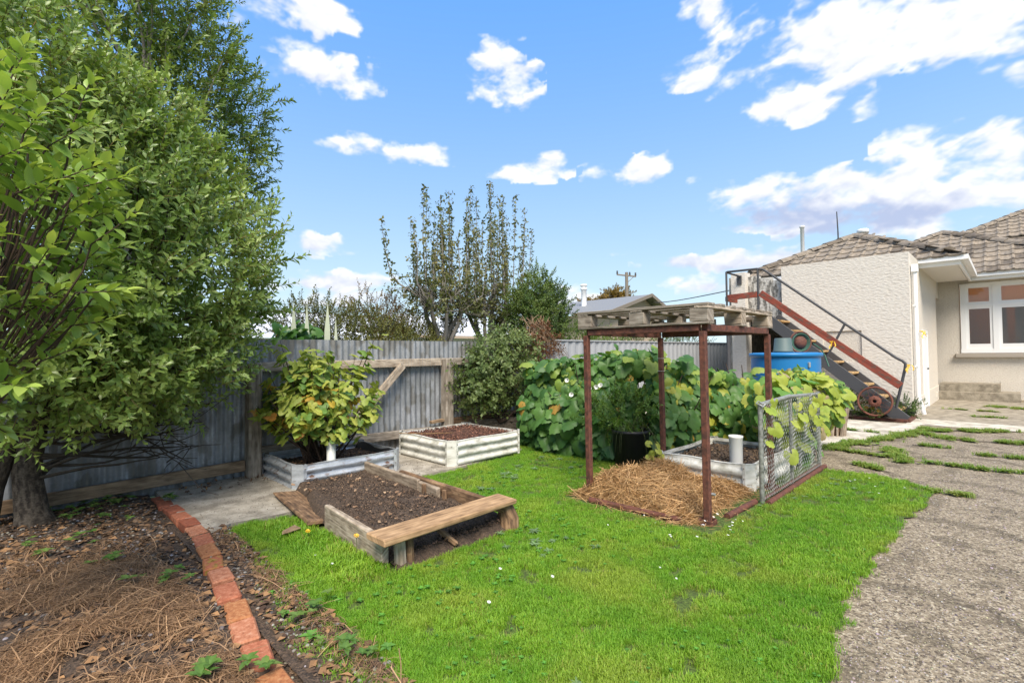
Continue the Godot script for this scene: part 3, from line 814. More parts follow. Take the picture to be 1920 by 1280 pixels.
# weeds that grow in the cracks of the drive, along lines on the ground
func crack_weeds() -> void:
	var lines := [
		[[9.53, -0.87], [9.8, -0.5], [10.15, 0.02]], [[8.79, -0.56], [8.96, 0.2]], [[6.95, -1.68], [7.6, -1.45], [8.18, -1.25], [8.77, -1.09], [9.75, -0.93]],
		[[7.03, -1.5], [6.86, -0.89]], [[6.86, -0.89], [6.82, -0.37], [6.79, -0.2]], [[6.79, -0.2], [6.87, 0.1]], [[7.5, -1.08], [6.72, -0.84]], [[6.28, -1.17], [6.06, -0.86]],
		[[5.53, -0.5], [5.48, -0.23]], [[8.84, -1.81], [8.82, -1.39]], [[13.13, -0.97], [13.1, -0.6]], [[13.06, -0.45], [13.04, -0.2]], [[11.93, -0.49], [11.96, -0.2]], [[11.97, -0.15], [11.99, 0.05]], [[14.2, -0.3], [13.9, 0.2]],
		[[8.0, -0.9], [8.0, -0.55]], [[7.7, -0.3], [7.75, 0.1]], [[9.3, -1.05], [8.8, -0.6]]]
	var wide := [0.14, 0.16, 0.12, 0.07, 0.06, 0.05, 0.13, 0.08, 0.06, 0.05, 0.05, 0.05, 0.06, 0.05, 0.12, 0.06, 0.07, 0.12]
	var st := begin()
	var xfs: Array = []
	var cols := PackedColorArray()
	var lx: Array = []
	var lc := PackedColorArray()
	for i in lines.size():
		var w: float = wide[i] if i < wide.size() else 0.06
		for k in lines[i].size() - 1:
			var a := Vector2(lines[i][k][0], lines[i][k][1])
			var b := Vector2(lines[i][k + 1][0], lines[i][k + 1][1])
			var n := (b - a).orthogonal().normalized()
			var steps := maxi(2, int(a.distance_to(b) / 0.12))
			var last := 0.02
			for s in steps:
				var p := a.lerp(b, float(s) / steps)
				var q := a.lerp(b, float(s + 1) / steps)
				var next := 0.006 + w * rng.randf_range(0.0, 0.1)
				quad(st, Vector3(p.x + n.x * last, 0.009, p.y + n.y * last), Vector3(p.x - n.x * last, 0.009, p.y - n.y * last), Vector3(q.x - n.x * next, 0.009, q.y - n.y * next), Vector3(q.x + n.x * next, 0.009, q.y + n.y * next), Vector3.UP)
				last = next
			for s in int(a.distance_to(b) * w * 3000.0):
				var f := rng.randf_range(-0.06, 1.06)
				if noise.get_noise_2d(a.lerp(b, f).x * 9.0, a.lerp(b, f).y * 9.0) < -0.18: continue
				var p := a.lerp(b, f) + n * rng.randfn() * w * (0.2 + 0.45 * absf(noise.get_noise_2d(f * 12.0, i * 7.0 + 3.0)) * 2.0)
				var c := Color(0.17, 0.33, 0.04).lerp(Color(0.34, 0.33, 0.08), rng.randf() * 0.7)
				if rng.randf() < 0.8:
					xfs.append(Transform3D(Basis(Vector3.UP, rng.randf() * TAU).scaled(Vector3.ONE * rng.randf_range(0.7, 1.5)), Vector3(p.x, 0.006, p.y)))
					cols.append(c)
				else:
					lx.append(Transform3D(Basis(Vector3.UP, rng.randf() * TAU).scaled(Vector3.ONE * rng.randf_range(0.8, 1.8)), Vector3(p.x, 0.012, p.y)))
					lc.append(c * 0.9)
	var root := Node3D.new()
	root.name = "crack_weeds"
	root.set_meta("kind", "stuff")
	root.set_meta("label", "grass and weeds growing in the cracks of the drive")
	root.set_meta("category", "weeds")
	add_child(root)
	part(root, "crack_soil", done(st), M.soil)
	scatter(root, "grass", blade_tuft(7, 0.02, 0.055, 0.004, 0.025, 0.8, 210), M.grass, xfs, cols)
	scatter(root, "weeds", rosette(8, 0.05, 0.024, 0.025, 211), M.grass, lx, lc)

# bark, leaves, stones and stalks on the mulch
func litter() -> void:
	var root := Node3D.new()
	root.name = "mulch_litter"
	root.set_meta("kind", "stuff")
	root.set_meta("label", "dead leaves, bark chips and pebbles on the dark mulch")
	root.set_meta("category", "litter")
	add_child(root)
	var chip := box_mesh(Vector3(0.03, 0.005, 0.014), 0.0015, 0.004)
	var st := begin()
	quad(st, Vector3(-0.02, 0, 0), Vector3(0, 0.006, -0.014), Vector3(0.022, 0.002, 0), Vector3(0, 0.008, 0.013), Vector3.UP)
	var dead := done(st)
	var peb := pebble(3)
	var cx: Array = []
	var cc := PackedColorArray()
	var dx: Array = []
	var dc := PackedColorArray()
	var px: Array = []
	var pc := PackedColorArray()
	for k in 9000:
		var x := rng.randf_range(-0.5, 0.76)
		var z := rng.randf_range(-5.35, -1.3)
		if k > 7600:
			x = rng.randf_range(0.78, 1.02)
			z = rng.randf_range(-3.95, -1.2)
		var y := mulch_height(x, z) if x < 0.77 else 0.024
		var heap := exp(-(pow((x - 0.1) / 0.5, 2.0) + pow((z + 2.7) / 0.9, 2.0)))
		var b := Basis(Vector3.UP, rng.randf() * TAU) * Basis(Vector3.RIGHT, rng.randf_range(-0.5, 0.5))
		var s := rng.randf_range(0.4, 1.3)
		var what := rng.randf()
		if what < 0.4 - heap * 0.3:
			px.append(Transform3D(b.scaled(Vector3.ONE * s * 0.9), Vector3(x, y, z)))
			var g := rng.randf_range(0.05, 0.34)
			pc.append(Color(g, g * rng.randf_range(0.86, 0.97), g * rng.randf_range(0.7, 0.95)))
		elif what < 0.7:
			cx.append(Transform3D(b.scaled(Vector3.ONE * s), Vector3(x, y + 0.004, z)))
			cc.append(Color(0.05, 0.03, 0.018).lerp(Color(0.3, 0.19, 0.11), pow(rng.randf(), 2.0)))
		else:
			dx.append(Transform3D(b.scaled(Vector3.ONE * s * 1.1), Vector3(x, y + 0.006, z)))
			dc.append(Color(0.06, 0.033, 0.02).lerp(Color(0.36, 0.2, 0.09), pow(rng.randf(), 1.6)))
	scatter(root, "bark_chips", chip, M.chips, cx, cc)
	scatter(root, "dead_leaves", dead, M.chips, dx, dc)
	scatter(root, "pebbles", peb, M.chips, px, pc)
	# rotting hay on the heap, and stray stalks
	var hay := straw_blade(0.15, 0.0013, 0.35)
	var fine := straw_blade(0.065, 0.0008, 0.7)
	var hx: Array = []
	var hc := PackedColorArray()
	var fx: Array = []
	var fc := PackedColorArray()
	for k in 60000:
		var x := 0.1 + rng.randfn() * 0.36
		var z := -2.55 + rng.randfn() * 0.75
		if k % 9 == 0:
			x = rng.randf_range(0.2, 1.0)
			z = rng.randf_range(-3.8, -1.3)
		if x > 0.6 and x < 0.9 or x < -0.9 or x > 1.02 or z < -4.6: continue
		if noise.get_noise_2d(x * 5.0 + 7.0, z * 5.0) < -0.12 and k % 9 != 0: continue
		var y := mulch_height(x, z) if x < 0.77 else 0.024
		var b := Basis(Vector3.UP, rng.randf() * TAU) * Basis(Vector3.FORWARD, rng.randfn() * 0.28)
		var c := Color(0.13, 0.068, 0.034).lerp(Color(0.42, 0.26, 0.14), rng.randf())
		if rng.randf() < 0.05:
			hx.append(Transform3D(b.scaled(Vector3.ONE * rng.randf_range(0.6, 1.6)), Vector3(x, y + rng.randf() * 0.025, z)))
			hc.append(c * 1.25)
		else:
			fx.append(Transform3D(b.scaled(Vector3.ONE * rng.randf_range(0.6, 1.4)), Vector3(x, y + rng.randf() * 0.02, z)))
			fc.append(c)
	scatter(root, "stalks", hay, M.straw, hx, hc)
	scatter(root, "rotting_hay", fine, M.straw, fx, fc)
	# seedlings along the fence and by the bricks
	var sx: Array = []
	var sc := PackedColorArray()
	for q in [[0.35, -5.2, 0.15, 22], [0.62, -5.25, 0.12, 18], [0.1, -5.1, 0.1, 8], [0.75, -5.15, 0.05, 10], [0.4, -4.7, 0.2, 8], [0.32, -3.7, 0.06, 4], [0.58, -1.95, 0.1, 8], [0.3, -1.75, 0.2, 3], [0.95, -2.3, 0.05, 7], [0.92, -1.9, 0.06, 8], [0.55, -3.1, 0.1, 10], [0.2, -4.3, 0.12, 10], [0.86, -4.95, 0.04, 12]]:
		for k in int(q[3]):
			var x: float = q[0] + rng.randfn() * q[2]
			var z: float = q[1] + rng.randfn() * q[2]
			if x > 0.66 and x < 0.84: continue
			sx.append(Transform3D(Basis(Vector3.UP, rng.randf() * TAU).scaled(Vector3.ONE * rng.randf_range(0.6, 1.3)), Vector3(x, (mulch_height(x, z) if x < 0.77 else 0.024) + rng.randf_range(0.01, 0.06), z)))
			sc.append(Color(0.1, 0.22, 0.04).lerp(Color(0.2, 0.3, 0.07), rng.randf()))
	scatter(root, "seedlings", rosette(7, 0.045, 0.022, 0.02, 9), M.leaf, sx, sc)

func pebble(sd: int) -> ArrayMesh:
	var r := RandomNumberGenerator.new()
	r.seed = sd
	var sp := SphereMesh.new()
	sp.radius = 0.01
	sp.height = 0.013
	sp.radial_segments = 7
	sp.rings = 3
	return sp_to(sp)

func sp_to(p: PrimitiveMesh) -> ArrayMesh:
	var am := ArrayMesh.new()
	am.add_surface_from_arrays(Mesh.PRIMITIVE_TRIANGLES, p.get_mesh_arrays())
	return am

func straw_blade(length: float, width: float, bend: float) -> ArrayMesh:
	var st := begin()
	var prev := Vector3(-length * 0.5, 0, 0)
	for k in 3:
		var f := (k + 1) / 3.0
		var p := Vector3(length * (f - 0.5), sin(f * PI) * length * bend * 0.25, sin(f * 2.2) * length * bend * 0.2)
		quad(st, prev + Vector3(0, 0, -width), prev + Vector3(0, 0, width), p + Vector3(0, 0, width), p + Vector3(0, 0, -width), Vector3.UP)
		prev = p
	return done(st)

func loose_gravel() -> void:
	var xfs: Array = []
	var cols := PackedColorArray()
	for k in 26000:
		var x := 1.7 + 4.8 * pow(rng.randf(), 1.5)
		var z := -0.62 + pow(rng.randf(), 1.0) * 0.85
		if k % 3 == 0:
			x = rng.randf_range(5.6, 9.5)
			z = rng.randf_range(-1.0, 0.2)
		if x < 5.6 and z < -0.5 and rng.randf() < 0.8: continue
		var s := rng.randf_range(0.12, 0.42) if rng.randf() < 0.95 else rng.randf_range(0.5, 0.9)
		xfs.append(Transform3D(Basis(Vector3.UP, rng.randf() * TAU).scaled(Vector3(s, s * 0.7, s * rng.randf_range(0.6, 1.0))), Vector3(x, 0.0, z)))
		var g := 0.05 + 0.4 * pow(rng.randf(), 1.5)
		cols.append(Color(g, g * rng.randf_range(0.76, 0.98), g * rng.randf_range(0.5, 0.98)))
	var o := scatter(self, "loose_gravel", pebble(4), M.chips, xfs, cols)
	tag(o, "small stones worn proud of the old drive", "gravel")
# ---------------------------------------------------------------- fence and brick edging
func corrugated(x0: float, x1: float, y0: float, y1: float, pitch := 0.0762, depth := 0.009, phase := 0.0, sag := 0.0) -> ArrayMesh:
	var st := begin()
	st.set_smooth_group(0)
	var n := int(round((x1 - x0) / pitch * 8.0))
	for i in n:
		var a := x0 + (x1 - x0) * i / n
		var b := x0 + (x1 - x0) * (i + 1) / n
		var za := cos((a + phase) / pitch * TAU) * depth
		var zb := cos((b + phase) / pitch * TAU) * depth
		var ta := y1 + sag * (a - x0)
		var tb := y1 + sag * (b - x0)
		quad(st, Vector3(a, y0, za), Vector3(b, y0, zb), Vector3(b, tb, zb), Vector3(a, ta, za), Vector3(0, 0, 1), Vector2(a, y0), Vector2(b, y0), Vector2(b, tb), Vector2(a, ta))
	return done(st)

func fence() -> void:
	var f := thing("corrugated_fence", "weathered grey corrugated iron fence on timber posts and rails along the garden", "fence", Vector3(0, 0, -5.42))
	var x := -2.4
	var k := 0
	while x < 5.85:
		var w := 0.762
		var lift := rng.randf_range(-0.006, 0.008)
		part(f, "iron_sheet", corrugated(x, x + w + 0.05, -0.02, 1.395 + lift, 0.0762, 0.009, 0.0, rng.randf_range(-0.006, 0.006)), M.corrugated_iron, Transform3D(Basis.IDENTITY, Vector3(0, 0, 0.0012 * (k % 2))))
		x += w
		k += 1
	for p in [[-0.78, 1.14, 0.12], [1.625, 1.15, 0.135], [4.03, 1.165, 0.14]]:
		part(f, "post", beam_mesh(Vector3(p[0], -0.05, 0.1), Vector3(p[0] + 0.008, p[1], 0.1), p[2], p[2] * 0.9, 0.015, 0.0, 0.004), M.grey_wood)
	part(f, "rail", beam_mesh(Vector3(-0.7, 0.09, 0.075), Vector3(1.555, 0.145, 0.075), 0.045, 0.1, 0.004, 0.0, 0.003), M.rail_wood)
	part(f, "rail", beam_mesh(Vector3(1.7, 0.255, 0.055), Vector3(3.955, 0.215, 0.055), 0.05, 0.1, 0.004, 0.0, 0.003), M.grey_wood)
	part(f, "rail", beam_mesh(Vector3(-0.7, 1.1, 0.06), Vector3(1.555, 1.1, 0.06), 0.05, 0.09, 0.004, 0.0, 0.003), M.old_wood)
	part(f, "rail", beam_mesh(Vector3(1.7, 1.11, 0.06), Vector3(3.955, 1.115, 0.06), 0.05, 0.095, 0.004, 0.0, 0.003), M.pale_wood)
	part(f, "rail", beam_mesh(Vector3(4.11, 1.115, 0.06), Vector3(5.6, 1.115, 0.06), 0.05, 0.095, 0.004, 0.0, 0.003), M.grey_wood)
	part(f, "rail", beam_mesh(Vector3(4.11, 0.3, 0.06), Vector3(5.6, 0.3, 0.06), 0.05, 0.1, 0.004, 0.0, 0.003), M.brown_wood)
	part(f, "brace", beam_mesh(Vector3(3.34, 1.085, 0.115), Vector3(2.72, 0.46, 0.115), 0.045, 0.085, 0.004), M.pale_wood)
	part(f, "timber_block", beam_mesh(Vector3(3.76, 0.335, 0.1), Vector3(3.96, 0.345, 0.1), 0.07, 0.035, 0.004), M.rail_wood)
	var st := begin()
	for i in 15:   # a strip of old netting folded over the rail and down the brace
		var wx := 3.36 + i * 0.041
		beam(st, Vector3(wx, 1.165, 0.088), Vector3(wx + rng.randf_range(-0.004, 0.004), 1.06, 0.09), 0.0022, 0.0022, 0.0005)
	for i in 9:
		var a := Vector3(3.3 - i * 0.05, 1.12 - i * 0.05, 0.142)
		beam(st, a, a + Vector3(-0.05, 0.06, 0), 0.0025, 0.0025, 0.0005)
		beam(st, a, a + Vector3(0.02, -0.06, 0), 0.0025, 0.0025, 0.0005)
	for i in 5:
		var a := Vector3(3.4 + i * 0.13, 1.06, 0.09)
		add_tube(st, [a, a + Vector3(0.05, -0.05 - rng.randf() * 0.08, 0.01), a + Vector3(0.02, -0.16 - rng.randf() * 0.2, 0.0)], [0.001, 0.001, 0.001], 3, false)
	part(f, "wire_netting", done(st), M.wire)
	# the boundary goes on in newer ribbed steel
	var g := thing("steel_fence", "pale grey ribbed steel fence beyond the vines, running to the house", "fence", Vector3(0, 0, -5.45))
	x = 5.9
	while x < 17.0:
		var s2 := begin()
		var n := 16
		for i in n:
			var a := x + 0.8 * i / n
			var za := 0.02 if (i % 4) < 2 else 0.0
			var zb := 0.02 if ((i + 1) % 4) < 2 else 0.0
			quad(s2, Vector3(a, 0, za), Vector3(a + 0.05, 0, zb), Vector3(a + 0.05, 1.42, zb), Vector3(a, 1.42, za), Vector3(0, 0, 1))
		part(g, "steel_sheet", done(s2), M.grey_fence)
		x += 0.8
	part(g, "capping", beam_mesh(Vector3(5.9, 1.43, 0.01), Vector3(17.1, 1.43, 0.01), 0.05, 0.025), M.grey_fence)

func brick_edging() -> void:
	var e := thing("brick_edging", "line of red bricks laid end to end between mulch and lawn", "edging", Vector3(0.7, 0, -2))
	var path := [[0.655, -1.55], [0.66, -1.99], [0.70, -2.4], [0.735, -2.72], [0.755, -2.94], [0.785, -3.25], [0.815, -3.46], [0.84, -3.8], [0.85, -4.06], [0.85, -4.31], [0.84, -4.55], [0.835, -4.85], [0.83, -5.2]]
	var line := Curve2D.new()
	for p in path: line.add_point(Vector2(p[0], p[1]))
	var meshes: Array = []
	for k in 4: meshes.append(box_mesh(Vector3(0.104, 0.07, 0.196), 0.008, 0.004))
	var d := 0.0
	var k := 0
	var kinds := ["brick_mossy", "brick_orange", "brick", "brick_pale", "brick_orange", "brick", "brick_pale", "brick_mossy", "brick_orange", "brick", "brick_pale", "brick_dark", "brick", "brick_dark", "brick_dark", "brick_dark"]
	while d < line.get_baked_length() - 0.1:
		var p := line.sample_baked(d + 0.11)
		var q := line.sample_baked(minf(d + 0.15, line.get_baked_length()))
		var yaw := atan2(q.x - p.x, q.y - p.y)
		var low := 0.0 if p.y > -4.3 else (-4.3 - p.y) * 0.02
		var b := Basis(Vector3.UP, yaw + rng.randfn() * 0.045) * Basis(Vector3.RIGHT, rng.randfn() * 0.028) * Basis(Vector3.BACK, rng.randfn() * 0.035)
		part(e, "brick", meshes[k % 4], M[kinds[mini(k, kinds.size() - 1)]], Transform3D(b, Vector3(p.x - 0.7 + rng.randfn() * 0.005, 0.002 + rng.randf() * 0.01 - low, p.y + 2)))
		d += 0.224 + rng.randf() * 0.01
		k += 1

# ---------------------------------------------------------------- raised beds
# ribbed metal panel between two corners; ribs run along its length
func ribbed_panel(a: Vector3, b: Vector3, height: float, ribs: int, depth: float, bend := 0.0) -> ArrayMesh:
	var st := begin()
	st.set_smooth_group(0)
	var d := (b - a).normalized()
	var n := d.cross(Vector3.UP).normalized()
	var nx := 14
	var ny := ribs * 8
	var at := func(i: int, j: int) -> Vector3:
		var f := float(i) / nx
		var t := float(j) / ny
		var w := sin(t * ribs * TAU - 0.6)
		w = clampf(w * 1.8, -1.0, 1.0)
		var dent := bend * sin(f * 9.0 + 1.0) * smoothstep(0.55, 1.0, t)
		return a.lerp(b, f) + Vector3(0, height * t + bend * 0.4 * sin(f * 7.0) * t, 0) + n * (w * depth + dent)
	for i in nx:
		for j in ny:
			quad(st, at.call(i, j), at.call(i + 1, j), at.call(i + 1, j + 1), at.call(i, j + 1), n)
	st.set_smooth_group(-1)
	for i in nx:   # folded rim
		var p: Vector3 = at.call(i, ny)
		var q: Vector3 = at.call(i + 1, ny)
		quad(st, p + n * 0.004, q + n * 0.004, q - n * 0.014 + Vector3(0, 0.004, 0), p - n * 0.014 + Vector3(0, 0.004, 0), Vector3.UP)
		quad(st, p - n * 0.014 + Vector3(0, 0.004, 0), q - n * 0.014 + Vector3(0, 0.004, 0), q - n * 0.014 - Vector3(0, 0.03, 0), p - n * 0.014 - Vector3(0, 0.03, 0), -n)
	return done(st)

func metal_bed(called: String, label: String, x0: float, x1: float, z0: float, z1: float, y: float, h: float, m: Material, ribs: int, bend: float, corner: float) -> Node3D:
	var b := thing(called, label, "raised bed", Vector3((x0 + x1) / 2, y, (z0 + z1) / 2))
	var hx := (x1 - x0) / 2
	var hz := (z1 - z0) / 2
	var c := [Vector3(-hx, 0, hz), Vector3(hx, 0, hz), Vector3(hx, 0, -hz), Vector3(-hx, 0, -hz)]
	for k in 4:
		var p: Vector3 = c[k]
		var q: Vector3 = c[(k + 1) % 4]
		var d: Vector3 = (q - p).normalized()
		part(b, "side_panel", ribbed_panel(p + d * corner * 0.8, q - d * corner * 0.8, h, ribs, 0.013, bend), m)
	for k in 4:
		var p: Vector3 = c[k]
		var s := Vector3(signf(p.x), 0, signf(p.z))
		var st := begin()
		# a folded plate across the corner, lapping both panels
		var e := [p + Vector3(-s.x * corner * 1.15, 0, s.z * 0.016), p + Vector3(-s.x * corner * 0.75, 0, s.z * 0.018), p + Vector3(s.x * 0.018, 0, -s.z * corner * 0.75), p + Vector3(s.x * 0.016, 0, -s.z * corner * 1.15)]
		for j in 3:
			var u: Vector3 = e[j]
			var v: Vector3 = e[j + 1]
			var n := (v - u).cross(Vector3.UP).normalized()
			if n.dot(p) < 0.0: n = -n
			var hv := Vector3(0, h + 0.012, 0)
			quad(st, u, v, v + hv, u + hv, n)
			quad(st, u - n * 0.004, v - n * 0.004, v - n * 0.004 + hv, u - n * 0.004 + hv, -n)
			quad(st, u + hv, v + hv, v + hv - n * 0.02, u + hv - n * 0.02, Vector3.UP)
		var post := part(b, "corner_post", done(st), m)
		var bolts := begin()
		for by in [0.12, 0.5, 0.88]:
			add_tube(bolts, [p + Vector3(-s.x * corner * 0.95, h * by, s.z * 0.014), p + Vector3(-s.x * corner * 0.95, h * by, s.z * 0.022)], [0.005, 0.004], 6)
			add_tube(bolts, [p + Vector3(s.x * 0.014, h * by, -s.z * corner * 0.95), p + Vector3(s.x * 0.022, h * by, -s.z * corner * 0.95)], [0.005, 0.004], 6)
		part(post, "bolts", done(bolts), M.rusty_wire)
	return b

func soil_in(parent: Node3D, hx: float, hz: float, y: float, amp: float, m: Material, mound := 0.0) -> void:
	var o := parent.position
	part(parent, "soil", relief(-hx, hx, -hz, hz, 0.028, func(x: float, z: float) -> float:
		var e := maxf(absf(x) / hx, absf(z) / hz)
		return y + mound * (1.0 - e * e) + noise.get_noise_2d((x + o.x) * 18.0, (z + o.z) * 18.0) * amp + noise.get_noise_2d((x + o.x) * 50.0, (z + o.z) * 50.0) * amp * 0.5), m)

func crumbs(parent: Node3D, called: String, x0: float, x1: float, z0: float, z1: float, y: float, count: int, dark: Color, pale: Color, size := 1.0) -> void:
	var xfs: Array = []
	var cols := PackedColorArray()
	for k in count:
		var s := rng.randf_range(0.35, 1.1) * size
		xfs.append(Transform3D(Basis(rdir(), rng.randf() * TAU).scaled(Vector3.ONE * s), Vector3(rng.randf_range(x0, x1), y + rng.randf_range(-0.012, 0.014), rng.randf_range(z0, z1))))
		cols.append(dark.lerp(pale, pow(rng.randf(), 2.2)))
	scatter(parent, called, box_mesh(Vector3(0.022, 0.008, 0.013), 0.002, 0.005), M.chips, xfs, cols)

func beds() -> void:
	# galvanised bed under the currant bush
	var b := metal_bed("galvanised_bed", "low galvanised iron raised bed with rust stains around the yellowing currant bush", 1.72, 2.78, -5.36, -4.47, 0.0, 0.235, M.zinc, 3, 0.006, 0.075)
	soil_in(b, 0.5, 0.42, 0.15, 0.02, M.soil)
	crumbs(b, "bark_crumbs", -0.48, 0.48, -0.4, 0.4, 0.155, 700, Color(0.05, 0.03, 0.02), Color(0.3, 0.17, 0.09))
	var st := begin()   # black liner hanging over the back and right edges
	for k in 12:
		var f0 := k / 12.0
		var f1 := (k + 1) / 12.0
		var p := Vector3(0.505, 0.222 + 0.012 * sin(f0 * 9.0), lerpf(-0.42, 0.38, f0))
		var q := Vector3(0.505, 0.222 + 0.012 * sin(f1 * 9.0), lerpf(-0.42, 0.38, f1))
		quad(st, p, q, q + Vector3(-0.05, -0.09, 0), p + Vector3(-0.05, -0.09, 0), Vector3(-1, 1, 0))
	part(b, "liner", done(st), M.black_plastic)
	# white pipe with a black collar
	var t := thing("watering_pipe", "white plastic pipe with a black collar upright in the galvanised bed", "pipe", Vector3(2.08, 0.15, -4.56), "white watering pipes")
	part(t, "tube", lathe([Vector2(0.04, -0.02), Vector2(0.041, 0.0), Vector2(0.041, 0.32), Vector2(0.034, 0.32), Vector2(0.034, 0.1)], 20), M.white_plastic)
	part(t, "collar", lathe([Vector2(0.043, 0.255), Vector2(0.047, 0.27), Vector2(0.048, 0.395), Vector2(0.042, 0.4), Vector2(0.037, 0.4), Vector2(0.037, 0.28)], 20), M.black_plastic)
	# white square bed
	b = metal_bed("white_bed", "white ribbed metal raised bed filled with red-brown mulch beside the fence", 3.2, 4.26, -5.2, -4.16, 0.03, 0.26, M.dirty_white, 3, 0.007, 0.07)
	soil_in(b, 0.52, 0.51, 0.215, 0.022, M.red_mulch, 0.04)
	crumbs(b, "bark_mulch", -0.48, 0.48, -0.47, 0.47, 0.245, 2600, Color(0.045, 0.02, 0.016), Color(0.3, 0.14, 0.09))
	var cane := part(self, "garden_cane", tube_mesh([Vector3(2.92, 0.36, -4.72), Vector3(3.25, 0.315, -4.72), Vector3(3.75, 0.275, -4.66)], [0.006, 0.0055, 0.005], 6), M.straw_mat)
	tag(cane, "thin straw-coloured cane lying across the rim of the white bed by the fence", "cane")
	# timber bed
	b = thing("timber_bed", "dark soil bed edged with old boards in the lawn", "raised bed", Vector3(1.92, 0, -3.4))
	part(b, "soil", relief(-0.42, 0.46, -1.03, 1.02, 0.026, func(x: float, z: float) -> float:
		var h := 0.10 + noise.get_noise_2d(x * 16.0, z * 16.0) * 0.022 + noise.get_noise_2d(x * 45.0, z * 45.0) * 0.012
		var edge := lerpf(-0.22, -0.42, smoothstep(-1.0, -0.05, z))
		h *= 1.0 - smoothstep(0.80, 1.03, z + x * 0.03 + noise.get_noise_2d(x * 20.0, 7.0) * 0.06)
		return lerpf(-0.02, h, smoothstep(edge - 0.05, edge + 0.05, x))), M.soil)
	crumbs(b, "soil_crumbs", -0.2, 0.38, -1.0, -0.05, 0.106, 1900, Color(0.03, 0.02, 0.014), Color(0.2, 0.13, 0.085), 0.5)
	crumbs(b, "soil_crumbs", -0.38, 0.38, -0.1, 0.75, 0.106, 2200, Color(0.03, 0.02, 0.014), Color(0.2, 0.13, 0.085), 0.5)
	crumbs(b, "wood_chips", -0.3, 0.38, -0.95, 0.6, 0.112, 70, Color(0.2, 0.12, 0.07), Color(0.4, 0.28, 0.18), 1.3)
	crumbs(b, "soil_crumbs", -0.32, 0.42, 0.72, 0.92, 0.075, 700, Color(0.03, 0.02, 0.014), Color(0.2, 0.12, 0.08), 0.9)
	part(b, "board", beam_mesh(Vector3(-0.40, 0.08, 0.0), Vector3(-0.455, 0.08, 0.88), 0.042, 0.19, 0.006, 0.0, 0.004), M.pale_wood)
	part(b, "board", beam_mesh(Vector3(0.46, 0.09, -1.05), Vector3(0.40, 0.10, -0.05), 0.035, 0.18, 0.006, 0.0, 0.004), M.old_wood)
	part(b, "board", beam_mesh(Vector3(0.41, 0.09, -0.12), Vector3(0.40, 0.085, 0.22), 0.035, 0.17, 0.006, 0.0, 0.005), M.old_wood)
	part(b, "board", beam_mesh(Vector3(0.475, 0.09, -0.45), Vector3(0.45, 0.09, 0.78), 0.05, 0.2, 0.012, 0.05, 0.008), M.brown_wood)
	part(b, "stake", beam_mesh(Vector3(0.375, -0.02, 0.06), Vector3(0.37, 0.18, 0.06), 0.03, 0.03, 0.004), M.brown_wood)
	part(b, "stake", beam_mesh(Vector3(0.385, -0.02, 0.32), Vector3(0.38, 0.18, 0.32), 0.025, 0.03, 0.004), M.brown_wood)
	part(b, "stake", beam_mesh(Vector3(-0.385, -0.03, 0.93), Vector3(-0.39, 0.185, 0.92), 0.06, 0.045, 0.006, 0.3), M.pale_wood)
	part(b, "stake", beam_mesh(Vector3(-0.33, -0.03, 0.94), Vector3(-0.335, 0.165, 0.93), 0.05, 0.04, 0.006, 0.1), M.brown_wood)
	part(b, "stake", beam_mesh(Vector3(0.0, 0.04, 0.96), Vector3(-0.06, 0.12, 0.84), 0.04, 0.03, 0.008, 0.2, 0.004), M.brown_wood)
	part(b, "plank", beam_mesh(Vector3(-0.56, 0.215, 0.95), Vector3(0.47, 0.212, 0.92), 0.19, 0.038, 0.006, 0.0, 0.004), M.plank_wood)
	var log := begin()
	add_tube(log, [Vector3(0.47, -0.02, 0.93), Vector3(0.475, 0.08, 0.92), Vector3(0.45, 0.17, 0.91), Vector3(0.36, 0.185, 0.86)], [0.075, 0.08, 0.065, 0.03], 7)
	part(b, "log", done(log), M.brown_wood)
	# loose things beside it
	var board := part(self, "loose_board", beam_mesh(Vector3(-0.02, 0.0, -0.48), Vector3(0.02, 0.0, 0.48), 0.2, 0.022, 0.004, 0.0, 0.003), M.brown_wood, Transform3D(Basis(Vector3.UP, -0.14) * Basis(Vector3.BACK, -0.1), Vector3(1.55, 0.052, -3.91)))
	tag(board, "wet brown board lying loose on concrete and grass left of the timber bed", "board")
	var bark := part(self, "bark_piece", beam_mesh(Vector3(-0.06, 0.0, 0), Vector3(0.06, 0.006, 0.01), 0.05, 0.014, 0.005, 0.2, 0.012), M.rail_wood, Transform3D(Basis(Vector3.UP, 0.5), Vector3(1.28, 0.05, -3.42)))
	tag(bark, "small curled piece of tan bark lying in the grass near the loose board", "bark")
	# concrete planter by the fence corner
	var p := thing("concrete_planter", "dark stained concrete planter wall under the bramble by the fence", "planter", Vector3(4.9, 0, -5.0))
	st = begin()
	var outline := [Vector2(-0.48, -0.36), Vector2(-0.5, -0.2), Vector2(-0.42, -0.12), Vector2(-0.1, -0.02), Vector2(0.2, 0.12), Vector2(0.34, 0.16), Vector2(0.42, 0.1), Vector2(0.44, -0.36)]
	for i in outline.size() - 1:
		var a: Vector2 = outline[i]
		var c: Vector2 = outline[i + 1]
		var n := (c - a).orthogonal().normalized()
		if n.dot(a + c) < 0: n = -n
		var u := a - n * 0.055
		var w := c - n * 0.055
		quad(st, Vector3(a.x, 0, a.y), Vector3(c.x, 0, c.y), Vector3(c.x, 0.31, c.y), Vector3(a.x, 0.31, a.y), Vector3(n.x, 0, n.y))
		quad(st, Vector3(a.x, 0.31, a.y), Vector3(c.x, 0.31, c.y), Vector3(w.x, 0.315, w.y), Vector3(u.x, 0.315, u.y), Vector3.UP)
